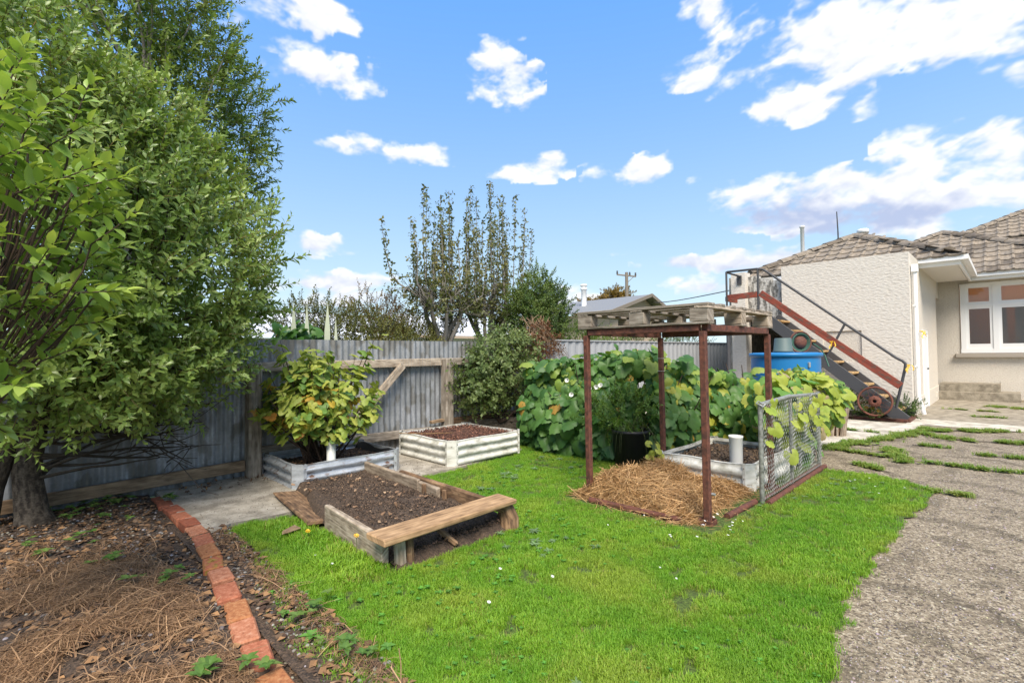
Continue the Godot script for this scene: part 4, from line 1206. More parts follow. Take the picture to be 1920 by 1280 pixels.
		quad(st, Vector3(u.x, 0.2, u.y), Vector3(w.x, 0.2, w.y), Vector3(w.x, 0.315, w.y), Vector3(u.x, 0.315, u.y), -Vector3(n.x, 0, n.y))
	part(p, "kerb", done(st), M.planter_concrete)
	part(p, "soil", relief(-0.47, 0.42, -0.38, 0.14, 0.05, func(x: float, z: float) -> float: return 0.26 + noise.get_noise_2d(x * 15.0, z * 15.0) * 0.03, func(x: float, z: float) -> bool: return z > 0.02 + x * 0.4 or z > 0.1), M.soil)
	# second white bed behind the stand
	b = metal_bed("low_white_bed", "low white ribbed metal bed behind the straw, beside the wire netting gate", 4.42, 5.62, -2.44, -1.58, 0.0, 0.235, M.dirty_white, 2, 0.012, 0.06)
	soil_in(b, 0.58, 0.41, 0.165, 0.025, M.soil)
	crumbs(b, "soil_crumbs", -0.56, 0.56, -0.4, 0.4, 0.172, 900, Color(0.03, 0.02, 0.014), Color(0.26, 0.17, 0.1))
	t = thing("watering_pipe", "plain white plastic pipe upright in the low white bed behind the stand", "pipe", Vector3(4.72, 0.16, -1.82), "white watering pipes")
	part(t, "tube", lathe([Vector2(0.055, -0.02), Vector2(0.056, 0.0), Vector2(0.06, 0.25), Vector2(0.064, 0.255), Vector2(0.064, 0.27), Vector2(0.055, 0.27), Vector2(0.05, 0.1)], 20), M.white_plastic)
	# black pot with weedy growth is planted later
	var pot := thing("black_pot", "large black plastic pot at the foot of the vine behind the stand", "pot", Vector3(4.62, 0, -2.88))
	part(pot, "tub", lathe([Vector2(0.0, 0.0), Vector2(0.165, 0.0), Vector2(0.195, 0.36), Vector2(0.207, 0.365), Vector2(0.207, 0.395), Vector2(0.192, 0.395), Vector2(0.188, 0.33)], 26), M.black_plastic)
	part(pot, "soil", lathe([Vector2(0.19, 0.33), Vector2(0.1, 0.345), Vector2(0.0, 0.35)], 20), M.soil)

# ---------------------------------------------------------------- pallet on its steel stand, straw, netting gate
func stand() -> void:
	var s := thing("steel_stand", "rust-brown square steel frame on four legs over the straw", "stand", Vector3(3.4, 0, -1.52))
	var feet := [Vector3(0, 0, 0), Vector3(0, 0, -1.01), Vector3(1.24, 0, -1.0), Vector3(1.24, 0, 0.02)]
	for f in feet:
		part(s, "leg", beam_mesh(f + Vector3(0.006, 0.0, 0.004), f + Vector3(-0.004, 1.36, 0), 0.045, 0.045, 0.004), M.rust)
		var pl := begin()
		add_box(pl, f + Vector3(0.006, 0.006, 0.004), Vector3(0.1, 0.01, 0.1), 0.002)
		for q in [Vector3(0.05, 0.028, 0), Vector3(-0.038, 0.028, 0), Vector3(0.006, 0.028, 0.048), Vector3(0.006, 0.028, -0.042)]:
			add_box(pl, f + q, Vector3(0.006 if q.z == 0.0 else 0.09, 0.04, 0.09 if q.z == 0.0 else 0.006), 0.001)
		part(s, "foot_plate", done(pl), M.rust)
	for k in 4:
		var a: Vector3 = feet[k]
		var b: Vector3 = feet[(k + 1) % 4]
		var d := (b - a).normalized() * 0.024
		part(s, "top_rail", beam_mesh(a + d + Vector3(0, 1.387, 0), b - d + Vector3(0, 1.385, 0), 0.044, 0.05, 0.003), M.rust)
	part(s, "bolt", rod(Vector3(0.03, 0.22, 0.024), Vector3(0.03, 0.22, 0.05), 0.01, 6), M.wire)
	for y in [1.15, 1.02]:
		part(s, "wire_tie", tube_mesh([Vector3(1.212, y, -1.025), Vector3(1.212, y, -0.972), Vector3(1.268, y, -0.972), Vector3(1.268, y, -1.025), Vector3(1.212, y, -1.025)], [0.0025, 0.0025, 0.0025, 0.0025, 0.0025], 5), M.wire)
	# pallet
	var p := thing("wooden_pallet", "weathered wooden pallet lying level on top of the steel stand", "pallet", Vector3(4.02, 1.412, -2.03))
	var hx := 0.66
	var hz := 0.565
	for x in [-1, 0, 1]:   # lower boards run along z, blocks on them, then cross boards and the deck
		part(p, "board", box_mesh(Vector3(0.1, 0.018, hz * 2), 0.003, 0.002), M.grey_wood, Transform3D(Basis.IDENTITY, Vector3(x * (hx - 0.05), 0.009, 0)))
		for z in [-1, 0, 1]:
			part(p, "block", box_mesh(Vector3(0.1, 0.09, 0.135), 0.004, 0.003), M.grey_wood if x < 0 or z < 1 else M.pale_wood, Transform3D(Basis(Vector3.UP, rng.randfn() * 0.03), Vector3(x * (hx - 0.052), 0.064, z * (hz - 0.07))))
	for z in [-1, 0, 1]:
		part(p, "board", box_mesh(Vector3(hx * 2, 0.018, 0.1), 0.003, 0.002), M.pale_wood if z == 1 else M.grey_wood, Transform3D(Basis.IDENTITY, Vector3(0, 0.1185, z * (hz - 0.05))))
	var zz := [-0.62, -0.42, -0.21, 0.0, 0.21, 0.42, 0.615]
	for k in 7:
		var w: float = 0.12 if k in [0, 3, 6] else 0.09
		part(p, "deck_board", box_mesh(Vector3(w, 0.02, hz * 2 + 0.004), 0.003, 0.002), M.grey_wood, Transform3D(Basis(Vector3.UP, rng.randfn() * 0.004), Vector3(zz[k] * 0.97, 0.138, 0)))
	# straw
	var h := thing("straw_heap", "heap of golden dry straw on the ground under the pallet stand", "straw", Vector3(3.85, 0, -2.0))
	var top := func(x: float, z: float) -> float:
		var e := maxf(0.0, 1.0 - pow(absf(x - 0.02) / 0.58, 5.0)) * maxf(0.0, 1.0 - pow(absf(z + 0.1) / 0.52, 5.0))
		return (0.075 + 0.14 * exp(-pow((x + 0.28) / 0.28, 2.0) - pow((z + 0.28) / 0.34, 2.0)) + 0.1 * exp(-pow((x - 0.4) / 0.2, 2.0) - pow((z + 0.35) / 0.22, 2.0)) + noise.get_noise_2d(x * 8.0, z * 8.0) * 0.045 + noise.get_noise_2d(x * 26.0, z * 26.0) * 0.018) * e
	part(h, "straw_mound", relief(-0.66, 0.62, -0.62, 0.62, 0.03, top), M.straw_mat)
	var blades := [straw_blade(0.22, 0.0017, 0.5), straw_blade(0.15, 0.0014, 0.8), straw_blade(0.3, 0.0017, 0.3)]
	var xs: Array = [[], [], []]
	var cs: Array = [PackedColorArray(), PackedColorArray(), PackedColorArray()]
	for k in 15000:
		var x := rng.randf_range(-0.56, 0.58)
		var z := rng.randf_range(-0.62, 0.4)
		if k % 14 == 0:
			x *= 1.15
			z = z * 1.1 + 0.1
		var y: float = top.call(clampf(x, -0.64, 0.6), clampf(z, -0.6, 0.6)) + rng.randf_range(0.0, 0.022)
		var ang := noise.get_noise_2d(x * 3.0 + 5.0, z * 3.0) * 5.0 + rng.randfn() * 0.7
		var gx: float = (top.call(x + 0.03, z) - top.call(x - 0.03, z)) / 0.06
		var gz: float = (top.call(x, z + 0.03) - top.call(x, z - 0.03)) / 0.06
		var nrm := Vector3(-gx, 1, -gz).normalized()
		var along := Vector3(cos(ang), 0, sin(ang))
		along = (along - nrm * along.dot(nrm)).normalized()
		var b := Basis(along, nrm, along.cross(nrm)) * Basis(Vector3.BACK, rng.randfn() * 0.22) * Basis(Vector3.RIGHT, rng.randf() * TAU)
		var v := rng.randi() % 3
		xs[v].append(Transform3D(b.scaled(Vector3.ONE * rng.randf_range(0.6, 1.2)), Vector3(x, y, z)))
		cs[v].append(Color(0.34, 0.18, 0.065).lerp(Color(0.62, 0.4, 0.19), rng.randf()) * rng.randf_range(0.6, 1.2))
	for v in 3: scatter(h, "loose_straw", blades[v], M.straw, xs[v], cs[v])
	for a in [[Vector3(3.26, 0.03, -2.42), Vector3(3.30, 0.03, -1.66), "rusty steel pipe half buried in the straw along the left of the stand"], [Vector3(3.62, 0.025, -1.47), Vector3(4.12, 0.025, -1.45), "short rusty pipe lying in the straw between the stand and the gate"], [Vector3(4.14, 0.025, -1.36), Vector3(5.85, 0.025, -1.37), "long rusty pipe lying along the foot of the wire netting gate"]]:
		var pipe := part(self, "rusty_pipe", rod(a[0], a[1], 0.024, 10), M.rust)
		tag(pipe, a[2], "pipe", "rusty pipes round the straw")
	# netting gate: galvanised pipe frame, hexagonal wire
	var g := thing("netting_gate", "galvanised pipe gate covered in wire netting standing beside the low white bed", "gate", Vector3(4.16, 0, -1.41))
	for x in [0.0, 0.76, 1.66]:
		part(g, "upright", rod(Vector3(x, -0.02, 0), Vector3(x, 0.79, 0), 0.019 if x != 0.76 else 0.016, 10), M.galvanised_pipe)
	part(g, "top_bar", rod(Vector3(0, 0.79, 0), Vector3(0.76, 0.805, 0), 0.018, 10), M.galvanised_pipe)
	part(g, "top_bar", rod(Vector3(0.76, 0.803, 0), Vector3(1.66, 0.765, 0), 0.016, 10), M.galvanised_pipe)
	part(g, "bottom_bar", rod(Vector3(0.0, 0.045, 0.006), Vector3(1.66, 0.045, 0.006), 0.012, 8), M.rust)
	var st := begin()
	var cell := 0.042
	for j in 22:
		for i in 40:
			var a := Vector3(i * cell + (cell * 0.5 if j % 2 else 0.0), 0.04 + j * cell * 0.82, 0.02 + 0.012 * sin(i * 0.7) * sin(j * 0.4))
			if a.x > 1.64 or a.y > 0.77: continue
			var l := a + Vector3(-cell * 0.5, cell * 0.5, 0)
			var r := a + Vector3(cell * 0.5, cell * 0.5, 0)
			for e in [[a, l], [a, r], [l, l + Vector3(0, cell * 0.32, 0)]]:
				var d: Vector3 = (e[1] - e[0]).normalized()
				var w := d.cross(Vector3.BACK) * 0.0016
				var bk := Vector3(0, 0, 0.0016)
				quad(st, e[0] - w, e[0] + w, e[1] + w, e[1] - w, Vector3.BACK)
				quad(st, e[0] - bk, e[0] + bk, e[1] + bk, e[1] - bk, w)
	part(g, "netting", done(st), M.wire)
	part(g, "wire_tie", tube_mesh([Vector3(-0.025, 0.77, 0.02), Vector3(0.03, 0.79, 0.03), Vector3(0.02, 0.815, -0.02), Vector3(-0.025, 0.8, -0.02), Vector3(-0.02, 0.78, 0.025), Vector3(0.028, 0.765, 0.02)], [0.005, 0.005, 0.005, 0.005, 0.005, 0.005], 5), M.wire)
# ---------------------------------------------------------------- house
func slab(st: SurfaceTool, a: Vector3, b: Vector3) -> void:   # plain box from corner to corner
	var c := (a + b) * 0.5
	var h := (b - a).abs() * 0.5
	for ax in 3:
		var u := Vector3.ZERO
		var v := Vector3.ZERO
		var n := Vector3.ZERO
		n[ax] = h[ax]
		u[(ax + 1) % 3] = h[(ax + 1) % 3]
		v[(ax + 2) % 3] = h[(ax + 2) % 3]
		for s in [-1.0, 1.0]:
			var q: Vector3 = c + n * s
			quad(st, q - u - v, q + u - v, q + u + v, q - u + v, n * s)

func slabs(list: Array) -> ArrayMesh:
	var st := begin()
	for e in list: slab(st, e[0], e[1])
	return done(st)

func tile_mesh() -> ArrayMesh:
	# one concrete tile: shallow pan, a roll at its side, thick front edge; x across, z down the slope (+z = lower edge)
	var st := begin()
	var prof := [Vector2(-0.12, 0.010), Vector2(-0.08, 0.003), Vector2(0.02, 0.003), Vector2(0.05, 0.012), Vector2(0.075, 0.027), Vector2(0.1, 0.027), Vector2(0.12, 0.010)]
	for i in prof.size() - 1:
		var p: Vector2 = prof[i]
		var q: Vector2 = prof[i + 1]
		quad(st, Vector3(p.x, p.y - 0.004, -0.2), Vector3(q.x, q.y - 0.004, -0.2), Vector3(q.x, q.y + 0.022, 0.17), Vector3(p.x, p.y + 0.022, 0.17), Vector3.UP)
		quad(st, Vector3(p.x, p.y + 0.022, 0.17), Vector3(q.x, q.y + 0.022, 0.17), Vector3(q.x, q.y - 0.012, 0.175), Vector3(p.x, p.y - 0.012, 0.175), Vector3.BACK)
	return done(st)

func cap_mesh() -> ArrayMesh:
	var st := begin()
	st.set_smooth_group(0)
	for i in 6:
		var a := PI * i / 6
		var b := PI * (i + 1) / 6
		var p := Vector3(cos(a) * 0.15, sin(a) * 0.1, 0)
		var q := Vector3(cos(b) * 0.15, sin(b) * 0.1, 0)
		quad(st, p * 1.0 + Vector3(0, 0.012, 0.22), q + Vector3(0, 0.012, 0.22), q * 0.9 + Vector3(0, 0, -0.22), p * 0.9 + Vector3(0, 0, -0.22), Vector3(cos((a + b) / 2), sin((a + b) / 2), 0))
	st.set_smooth_group(-1)
	for i in 6:
		var a := PI * i / 6
		var b := PI * (i + 1) / 6
		tri(st, Vector3(0, 0.012, 0.22), Vector3(cos(a) * 0.15, sin(a) * 0.1 + 0.012, 0.22), Vector3(cos(b) * 0.15, sin(b) * 0.1 + 0.012, 0.22), Vector3.BACK)
	return done(st)

var tile: ArrayMesh
var tiles: Array = []
var cap: ArrayMesh

# tiles on a sloping face given by its corners; low = a point on its eave, along = the eave's direction, up = up the slope
func tiled_face(roof: Node3D, poly: Array, low: Vector3, along: Vector3, up: Vector3, shown: Callable) -> void:
	var st := begin()
	var n := along.cross(up).normalized()
	if n.y < 0: n = -n
	for k in range(1, poly.size() - 1): tri(st, poly[0] - n * 0.03, poly[k] - n * 0.03, poly[k + 1] - n * 0.03, n)
	part(roof, "roof_deck", done(st), M.roof_tile_dark)
	var flat := PackedVector2Array()
	for p in poly: flat.append(Vector2((p - low).dot(along), (p - low).dot(up)))
	var lo := Vector2(1e9, 1e9)
	var hi := -lo
	for p in flat:
		lo = lo.min(p)
		hi = hi.max(p)
	var z := -up
	var x := n.cross(z)
	var kinds := [M.roof_tile, M.roof_tile_pale, M.roof_tile, M.roof_tile_dark]
	var st2 := begin()
	var row := 0
	var v := 0.12
	while v < hi.y + 0.1:
		var u := lo.x - 0.15
		while u < hi.x + 0.15:
			var c := Vector2(u, v)
			if Geometry2D.is_point_in_polygon(c, flat) or Geometry2D.is_point_in_polygon(c + Vector2(0.1, 0), flat) or Geometry2D.is_point_in_polygon(c - Vector2(0.1, 0), flat):
				var w := low + along * u + up * v
				if shown.call(w):
					var b := Basis(x, n, z).rotated(n, rng.randfn() * 0.004)
					tiles.append([Transform3D(b, w + n * rng.randf() * 0.003), kinds[0 if rng.randf() < 0.55 else (1 if rng.randf() < 0.72 else 3)]])
			u += 0.24
		v += 0.335
		row += 1

func hip_caps(roof: Node3D, a: Vector3, b: Vector3) -> void:
	var d := (a - b).normalized()   # +z points down the hip
	var x := Vector3.UP.cross(d).normalized()
	var n := int(a.distance_to(b) / 0.4)
	for k in n:
		part(roof, "ridge_tile", cap, M.roof_tile if rng.randf() < 0.6 else M.roof_tile_dark, Transform3D(Basis(x, d.cross(x), d).rotated(d, rng.randfn() * 0.05), b + d * (0.2 + k * 0.4) - Vector3(0, 0.015, 0)))

func house() -> void:
	tile = tile_mesh()
	cap = cap_mesh()
	var h := thing("house", "cream stuccoed house with brown tiled hip roof and white windows", "house", Vector3(0, 0, 0))
	var V := func(x: float, y: float, z: float) -> Vector3: return Vector3(x, y, z)
	# thick stuccoed end wall with a filled-in window
	part(h, "end_wall", slabs([
		[V.call(11.3, 0, -2.62), V.call(11.55, 2.97, -3.35)], [V.call(11.3, 0, -1.25), V.call(11.55, 2.97, -1.98)],
		[V.call(11.3, 0, -1.98), V.call(11.55, 0.98, -2.62)], [V.call(11.3, 1.58, -1.98), V.call(11.55, 2.97, -2.62)]]), M.stucco)
	part(h, "filled_window", slabs([[V.call(11.33, 0.98, -1.98), V.call(11.5, 1.58, -2.62)]]), M.rough_cast)
	part(h, "side_wall", slabs([[V.call(11.552, 0, -1.25), V.call(15.75, 2.97, -1.45)], [V.call(15.75, 2.46, -1.25), V.call(16.5, 2.97, -1.45)]]), M.rough_cast)
	part(h, "plinth", slabs([[V.call(11.54, 0, -1.235), V.call(12.86, 0.3, -1.30)], [V.call(13.74, 0, -1.235), V.call(15.74, 0.33, -1.30)], [V.call(16.482, 0, -0.18), V.call(16.6, 0.42, 4.0)]]), M.rough_cast)
	part(h, "back_wall", slabs([[V.call(16.5, 0, -0.86), V.call(16.75, 2.97, -2.4)], [V.call(16.5, 0, -0.86), V.call(16.75, 1.08, 0.62)], [V.call(16.5, 2.8, -0.86), V.call(16.75, 2.97, 0.62)], [V.call(16.5, 0, 0.62), V.call(16.75, 2.97, 4.0)]]), M.rough_cast)
	part(h, "porch_wall", slabs([[V.call(15.6, 0, -2.3), V.call(16.5, 2.97, -2.4)], [V.call(15.55, 0, -1.45), V.call(15.75, 2.97, -2.4)]]), M.rough_cast)
	part(h, "sill", box_mesh(Vector3(0.16, 0.1, 1.7), 0.008), M.sill_paint, Transform3D(Basis.IDENTITY, Vector3(16.47, 1.04, -0.11)))
	part(h, "vent_grille", box_mesh(Vector3(0.16, 0.12, 0.02), 0.004), M.rough_cast, Transform3D(Basis.IDENTITY, Vector3(15.2, 0.14, -1.23)))
	# window
	var w := Node3D.new()
	w.name = "window"
	w.position = Vector3(16.5, 0, 0)
	h.add_child(w, true)
	var fr := begin()
	for z in [-0.8, 0.565]: slab(fr, Vector3(-0.03, 1.16, z - 0.05), Vector3(0.1, 2.8, z + 0.05))
	slab(fr, Vector3(-0.031, 1.1, -0.855), Vector3(0.1, 1.2, 0.62))
	slab(fr, Vector3(-0.031, 2.74, -0.855), Vector3(0.1, 2.8, 0.62))
	slab(fr, Vector3(-0.029, 2.23, -0.75), Vector3(0.1, 2.29, 0.515))
	slab(fr, Vector3(-0.032, 1.2, -0.275), Vector3(0.1, 2.74, -0.175))
	part(w, "frame", done(fr), M.white_paint)
	for z in [[-0.75, -0.275], [-0.175, 0.515]]:
		for y in [[1.2, 2.23, 0.12], [2.29, 2.74, 0.055]]:
			var s := begin()
			var e: float = 0.055
			var lo: float = y[0]
			slab(s, Vector3(-0.012, lo, z[0]), Vector3(0.05, lo + y[2], z[1]))
			slab(s, Vector3(-0.012, y[1] - e, z[0]), Vector3(0.05, y[1], z[1]))
			slab(s, Vector3(-0.012, lo + y[2], z[0]), Vector3(0.05, y[1] - e, z[0] + e))
			slab(s, Vector3(-0.012, lo + y[2], z[1] - e), Vector3(0.05, y[1] - e, z[1]))
			part(w, "sash", done(s), M.white_paint)
			part(w, "pane", slabs([[Vector3(0.02, lo + y[2] - 0.01, z[0] + e - 0.01), Vector3(0.024, y[1] - e + 0.01, z[1] - e + 0.01)]]), M.glass)
	for k in 14:   # slatted amber blind behind the top lights
		part(w, "blind_slat", box_mesh(Vector3(0.004, 0.045, 1.4), 0.001), M.inside_wall, Transform3D(Basis(Vector3.BACK, 0.35 + rng.randfn() * 0.06), Vector3(0.16, 2.28 + k * 0.037, -0.1)))
	part(h, "room", slabs([[V.call(16.76, 0.3, -2.4), V.call(19.5, 0.35, 2.5)], [V.call(16.76, 2.95, -2.4), V.call(19.5, 2.99, 2.5)], [V.call(19.4, 0.35, -2.4), V.call(19.5, 2.95, 2.5)], [V.call(16.76, 0.35, -2.5), V.call(19.4, 2.95, -2.4)], [V.call(16.76, 0.35, 2.4), V.call(19.4, 2.95, 2.5)]]), M.curtain)
	part(h, "curtain", slabs([[V.call(16.85, 1.1, -0.16), V.call(16.88, 2.3, -0.04)], [V.call(16.85, 1.1, 0.1), V.call(16.88, 2.3, 0.5)]]), M.curtain)
	# warm lamp in the room
	var lamp := part(h, "ceiling_lamp", lathe([Vector2(0.02, 0.12), Vector2(0.09, 0.08), Vector2(0.12, 0.0), Vector2(0.09, -0.07), Vector2(0.0, -0.1)], 14), mat("lamp_glow", lin(0.8, 0.6, 0.35), 0.6), Transform3D(Basis.IDENTITY, Vector3(18.0, 2.6, 0.1)))
	M.lamp_glow.emission_enabled = true
	M.lamp_glow.emission = Color(1.0, 0.7, 0.4)
	M.lamp_glow.emission_energy_multiplier = 1.5
	var bulb := OmniLight3D.new()
	bulb.name = "ceiling_lamp_light"
	bulb.light_color = Color(1.0, 0.68, 0.38)
	bulb.light_energy = 0.9
	bulb.light_size = 0.08
	bulb.omni_range = 8.0
	bulb.omni_attenuation = 2.0
	bulb.shadow_enabled = true
	bulb.position = Vector3(18.0, 2.44, 0.1)
	h.add_child(bulb)
	lamp.set_meta("label", "warm ceiling lamp inside the room")
	# low white door in the side wall
	var d := Node3D.new()
	d.name = "door"
	h.add_child(d, true)
	part(d, "frame", slabs([[V.call(12.88, 0.0, -1.23), V.call(12.95, 1.6, -1.3)], [V.call(13.63, 0.0, -1.23), V.call(13.7, 1.6, -1.3)], [V.call(12.95, 1.53, -1.231), V.call(13.63, 1.6, -1.3)]]), M.white_paint)
	part(d, "door_leaf", slabs([[V.call(12.95, 0.02, -1.242), V.call(13.63, 1.53, -1.27)]]), M.white_paint)
	part(d, "knob", lathe([Vector2(0.0, 0.03), Vector2(0.02, 0.025), Vector2(0.022, 0.01), Vector2(0.012, 0.0)], 10), M.dark_steel, Transform3D(Basis(Vector3.RIGHT, PI / 2), Vector3(13.55, 0.8, -1.242)))
	# eaves
	part(h, "soffit", slabs([[V.call(12.72, 2.85, -0.68), V.call(16.05, 2.87, -1.25)], [V.call(16.03, 2.852, -0.68), V.call(16.5, 2.872, 4.0)]]), M.cream_trim)
	part(h, "fascia", slabs([[V.call(12.68, 2.82, -0.66), V.call(12.72, 2.96, -1.25)], [V.call(12.68, 2.82, -0.62), V.call(16.02, 2.96, -0.66)], [V.call(16.02, 2.82, -0.66), V.call(16.06, 2.96, 4.0)]]), M.white_paint)
	part(h, "gutter", slabs([[V.call(12.57, 2.9, -0.55), V.call(12.678, 2.99, -1.249)], [V.call(12.572, 2.901, -0.51), V.call(15.91, 2.99, -0.618)], [V.call(15.915, 2.9, -0.513), V.call(16.018, 2.991, 4.0)]]), M.white_paint)
	part(h, "gutter", slabs([[V.call(12.57, 2.86, -3.4), V.call(12.68, 2.95, -4.7)]]), M.white_paint)
	var dp := part(h, "downpipe", tube_mesh([Vector3(11.5, 2.62, -1.19), Vector3(11.5, 0.35, -1.19), Vector3(11.5, 0.22, -1.16), Vector3(11.51, 0.04, -1.12)], [0.036, 0.036, 0.036, 0.036], 10), M.white_paint)
	part(dp, "hopper", box_mesh(Vector3(0.12, 0.14, 0.1), 0.006), M.white_paint, Transform3D(Basis.IDENTITY, Vector3(11.5, 2.68, -1.19)))
	for y in [0.9, 2.0]: part(dp, "bracket", box_mesh(Vector3(0.09, 0.025, 0.06), 0.003), M.white_paint, Transform3D(Basis.IDENTITY, Vector3(11.5, y, -1.2)))
	# steps
	part(h, "step", slabs([[V.call(15.6, 0, -1.23), V.call(16.5, 0.19, 0.14)]]), M.step_concrete)
	part(h, "step", slabs([[V.call(15.87, 0.19, -1.232), V.call(16.5, 0.38, -0.18)]]), M.step_concrete)
	# room under the landing, its pillar and stained parapet
	part(h, "pillar", slabs([[V.call(11.28, 0, -4.08), V.call(11.6, 2.95, -4.38)]]), M.stucco)
	part(h, "parapet", slabs([[V.call(11.45, 1.9, -3.351), V.call(11.6, 2.72, -3.6)], [V.call(11.45, 1.9, -3.6), V.call(11.6, 2.8, -3.85)], [V.call(11.45, 1.9, -3.85), V.call(11.6, 2.86, -4.079)]]), M.stained_wall)
	part(h, "lean_to", slabs([[V.call(13.6, 0, -3.2), V.call(13.8, 2.9, -4.7)], [V.call(11.6, 0, -4.38), V.call(13.6, 2.9, -4.55)], [V.call(11.6, 1.88, -3.2), V.call(13.6, 1.98, -4.38)], [V.call(11.551, 0, -3.2), V.call(13.6, 2.9, -3.349)]]), M.grey_concrete)
	# roofs; e = eave height, k = rise per metre
	var r := Node3D.new()
	r.name = "roof"
	h.add_child(r, true)
	var E := 3.0
	var tops := [Vector3(14.75, 4.05, -2.66), Vector3(19.0, 4.58, -1.3), Vector3(24.4, 6.7, 2.9)]
	var all := func(_p: Vector3) -> bool: return true
	# front wing
	var a := Vector3(12.6, E, -0.58)
	var b := Vector3(12.6, E, -4.74)
	var t: Vector3 = tops[0]
	tiled_face(r, [a, b, t], a, Vector3(0, 0, -1), (t - Vector3(12.6, E, t.z)).normalized(), all)
	tiled_face(r, [a, t, Vector3(17.6, 4.05, -2.66), Vector3(15.8, E, -0.58)], a, Vector3(1, 0, 0), (t - Vector3(t.x, E, -0.58)).normalized(), func(p: Vector3) -> bool: return p.x < 14.4)
	var st := begin()
	quad(st, b, t, Vector3(18.5, 4.05, -2.66), Vector3(18.5, E, -4.74), Vector3(0, 1, -1))
	part(r, "roof_deck", done(st), M.roof_tile_dark)
	hip_caps(r, a, t)
	hip_caps(r, b, t)
	# main roof, then the higher one behind
	a = Vector3(15.93, E, 1.78)
	b = Vector3(15.93, E, -4.36)
	t = tops[1]
	tiled_face(r, [a, b, t], a, Vector3(0, 0, -1), (t - Vector3(15.93, E, t.z)).normalized(), func(p: Vector3) -> bool: return p.z < 0.75 and p.z > -3.0 and not (p.z < -1.9 and p.x < 17.0))
	hip_caps(r, Vector3(15.93, E, 1.78), t)
	hip_caps(r, Vector3(15.93, E, -4.36), t)
	st = begin()
	quad(st, t, b, Vector3(26, E, -4.36), Vector3(26, 4.58, -1.3), Vector3(0, 1, -1))
	part(r, "roof_deck", done(st), M.roof_tile_dark)
	t = tops[2]
	var foot := Vector3(17.15, E, -4.2)
	tiled_face(r, [foot, t, Vector3(24.4, 6.7, 9.0), Vector3(17.15, E, 9.0)], foot, Vector3(0, 0, 1), (Vector3(t.x, t.y, foot.z) - foot).normalized(), func(p: Vector3) -> bool: return p.z < 1.3 and p.y > 4.35)
	st = begin()
	tri(st, foot, t, Vector3(30, E, -4.2), Vector3(0, 1, -1))
	part(r, "roof_deck", done(st), M.roof_tile_dark)
	hip_caps(r, foot.lerp(t, 0.3), t)
	# the 300 nearest tiles one by one, the rest as one mass
	tiles.sort_custom(func(p: Array, q: Array) -> bool: return p[0].origin.distance_squared_to(EYE) < q[0].origin.distance_squared_to(EYE))
	var rest: Array = []
	for i in tiles.size():
		if i < 300: part(r, "tile", tile, tiles[i][1], tiles[i][0])
		else: rest.append(tiles[i][0])
	if rest.size() > 0: scatter(r, "upper_tiles", tile, M.roof_tile, rest)
	# things that stand on the roofs
	part(h, "roof_vent", lathe([Vector2(0.08, -0.15), Vector2(0.08, 0.06), Vector2(0.13, 0.06), Vector2(0.13, 0.15), Vector2(0.11, 0.17), Vector2(0.0, 0.18)], 18), M.white_paint, Transform3D(Basis.IDENTITY, Vector3(15.15, 4.1, -2.57)))
	part(h, "flue_pipe", lathe([Vector2(0.055, -0.8), Vector2(0.055, 0.92), Vector2(0.075, 0.93), Vector2(0.075, 0.98), Vector2(0.0, 1.0)], 14), M.white_paint, Transform3D(Basis.IDENTITY, Vector3(17.0, 4.05, -4.42)))
	part(h, "aerial_mast", tube_mesh([Vector3(18, 3.9, -3.68), Vector3(18, 4.9, -3.69), Vector3(18, 5.52, -3.71)], [0.022, 0.02, 0.014], 6), M.dark_steel)

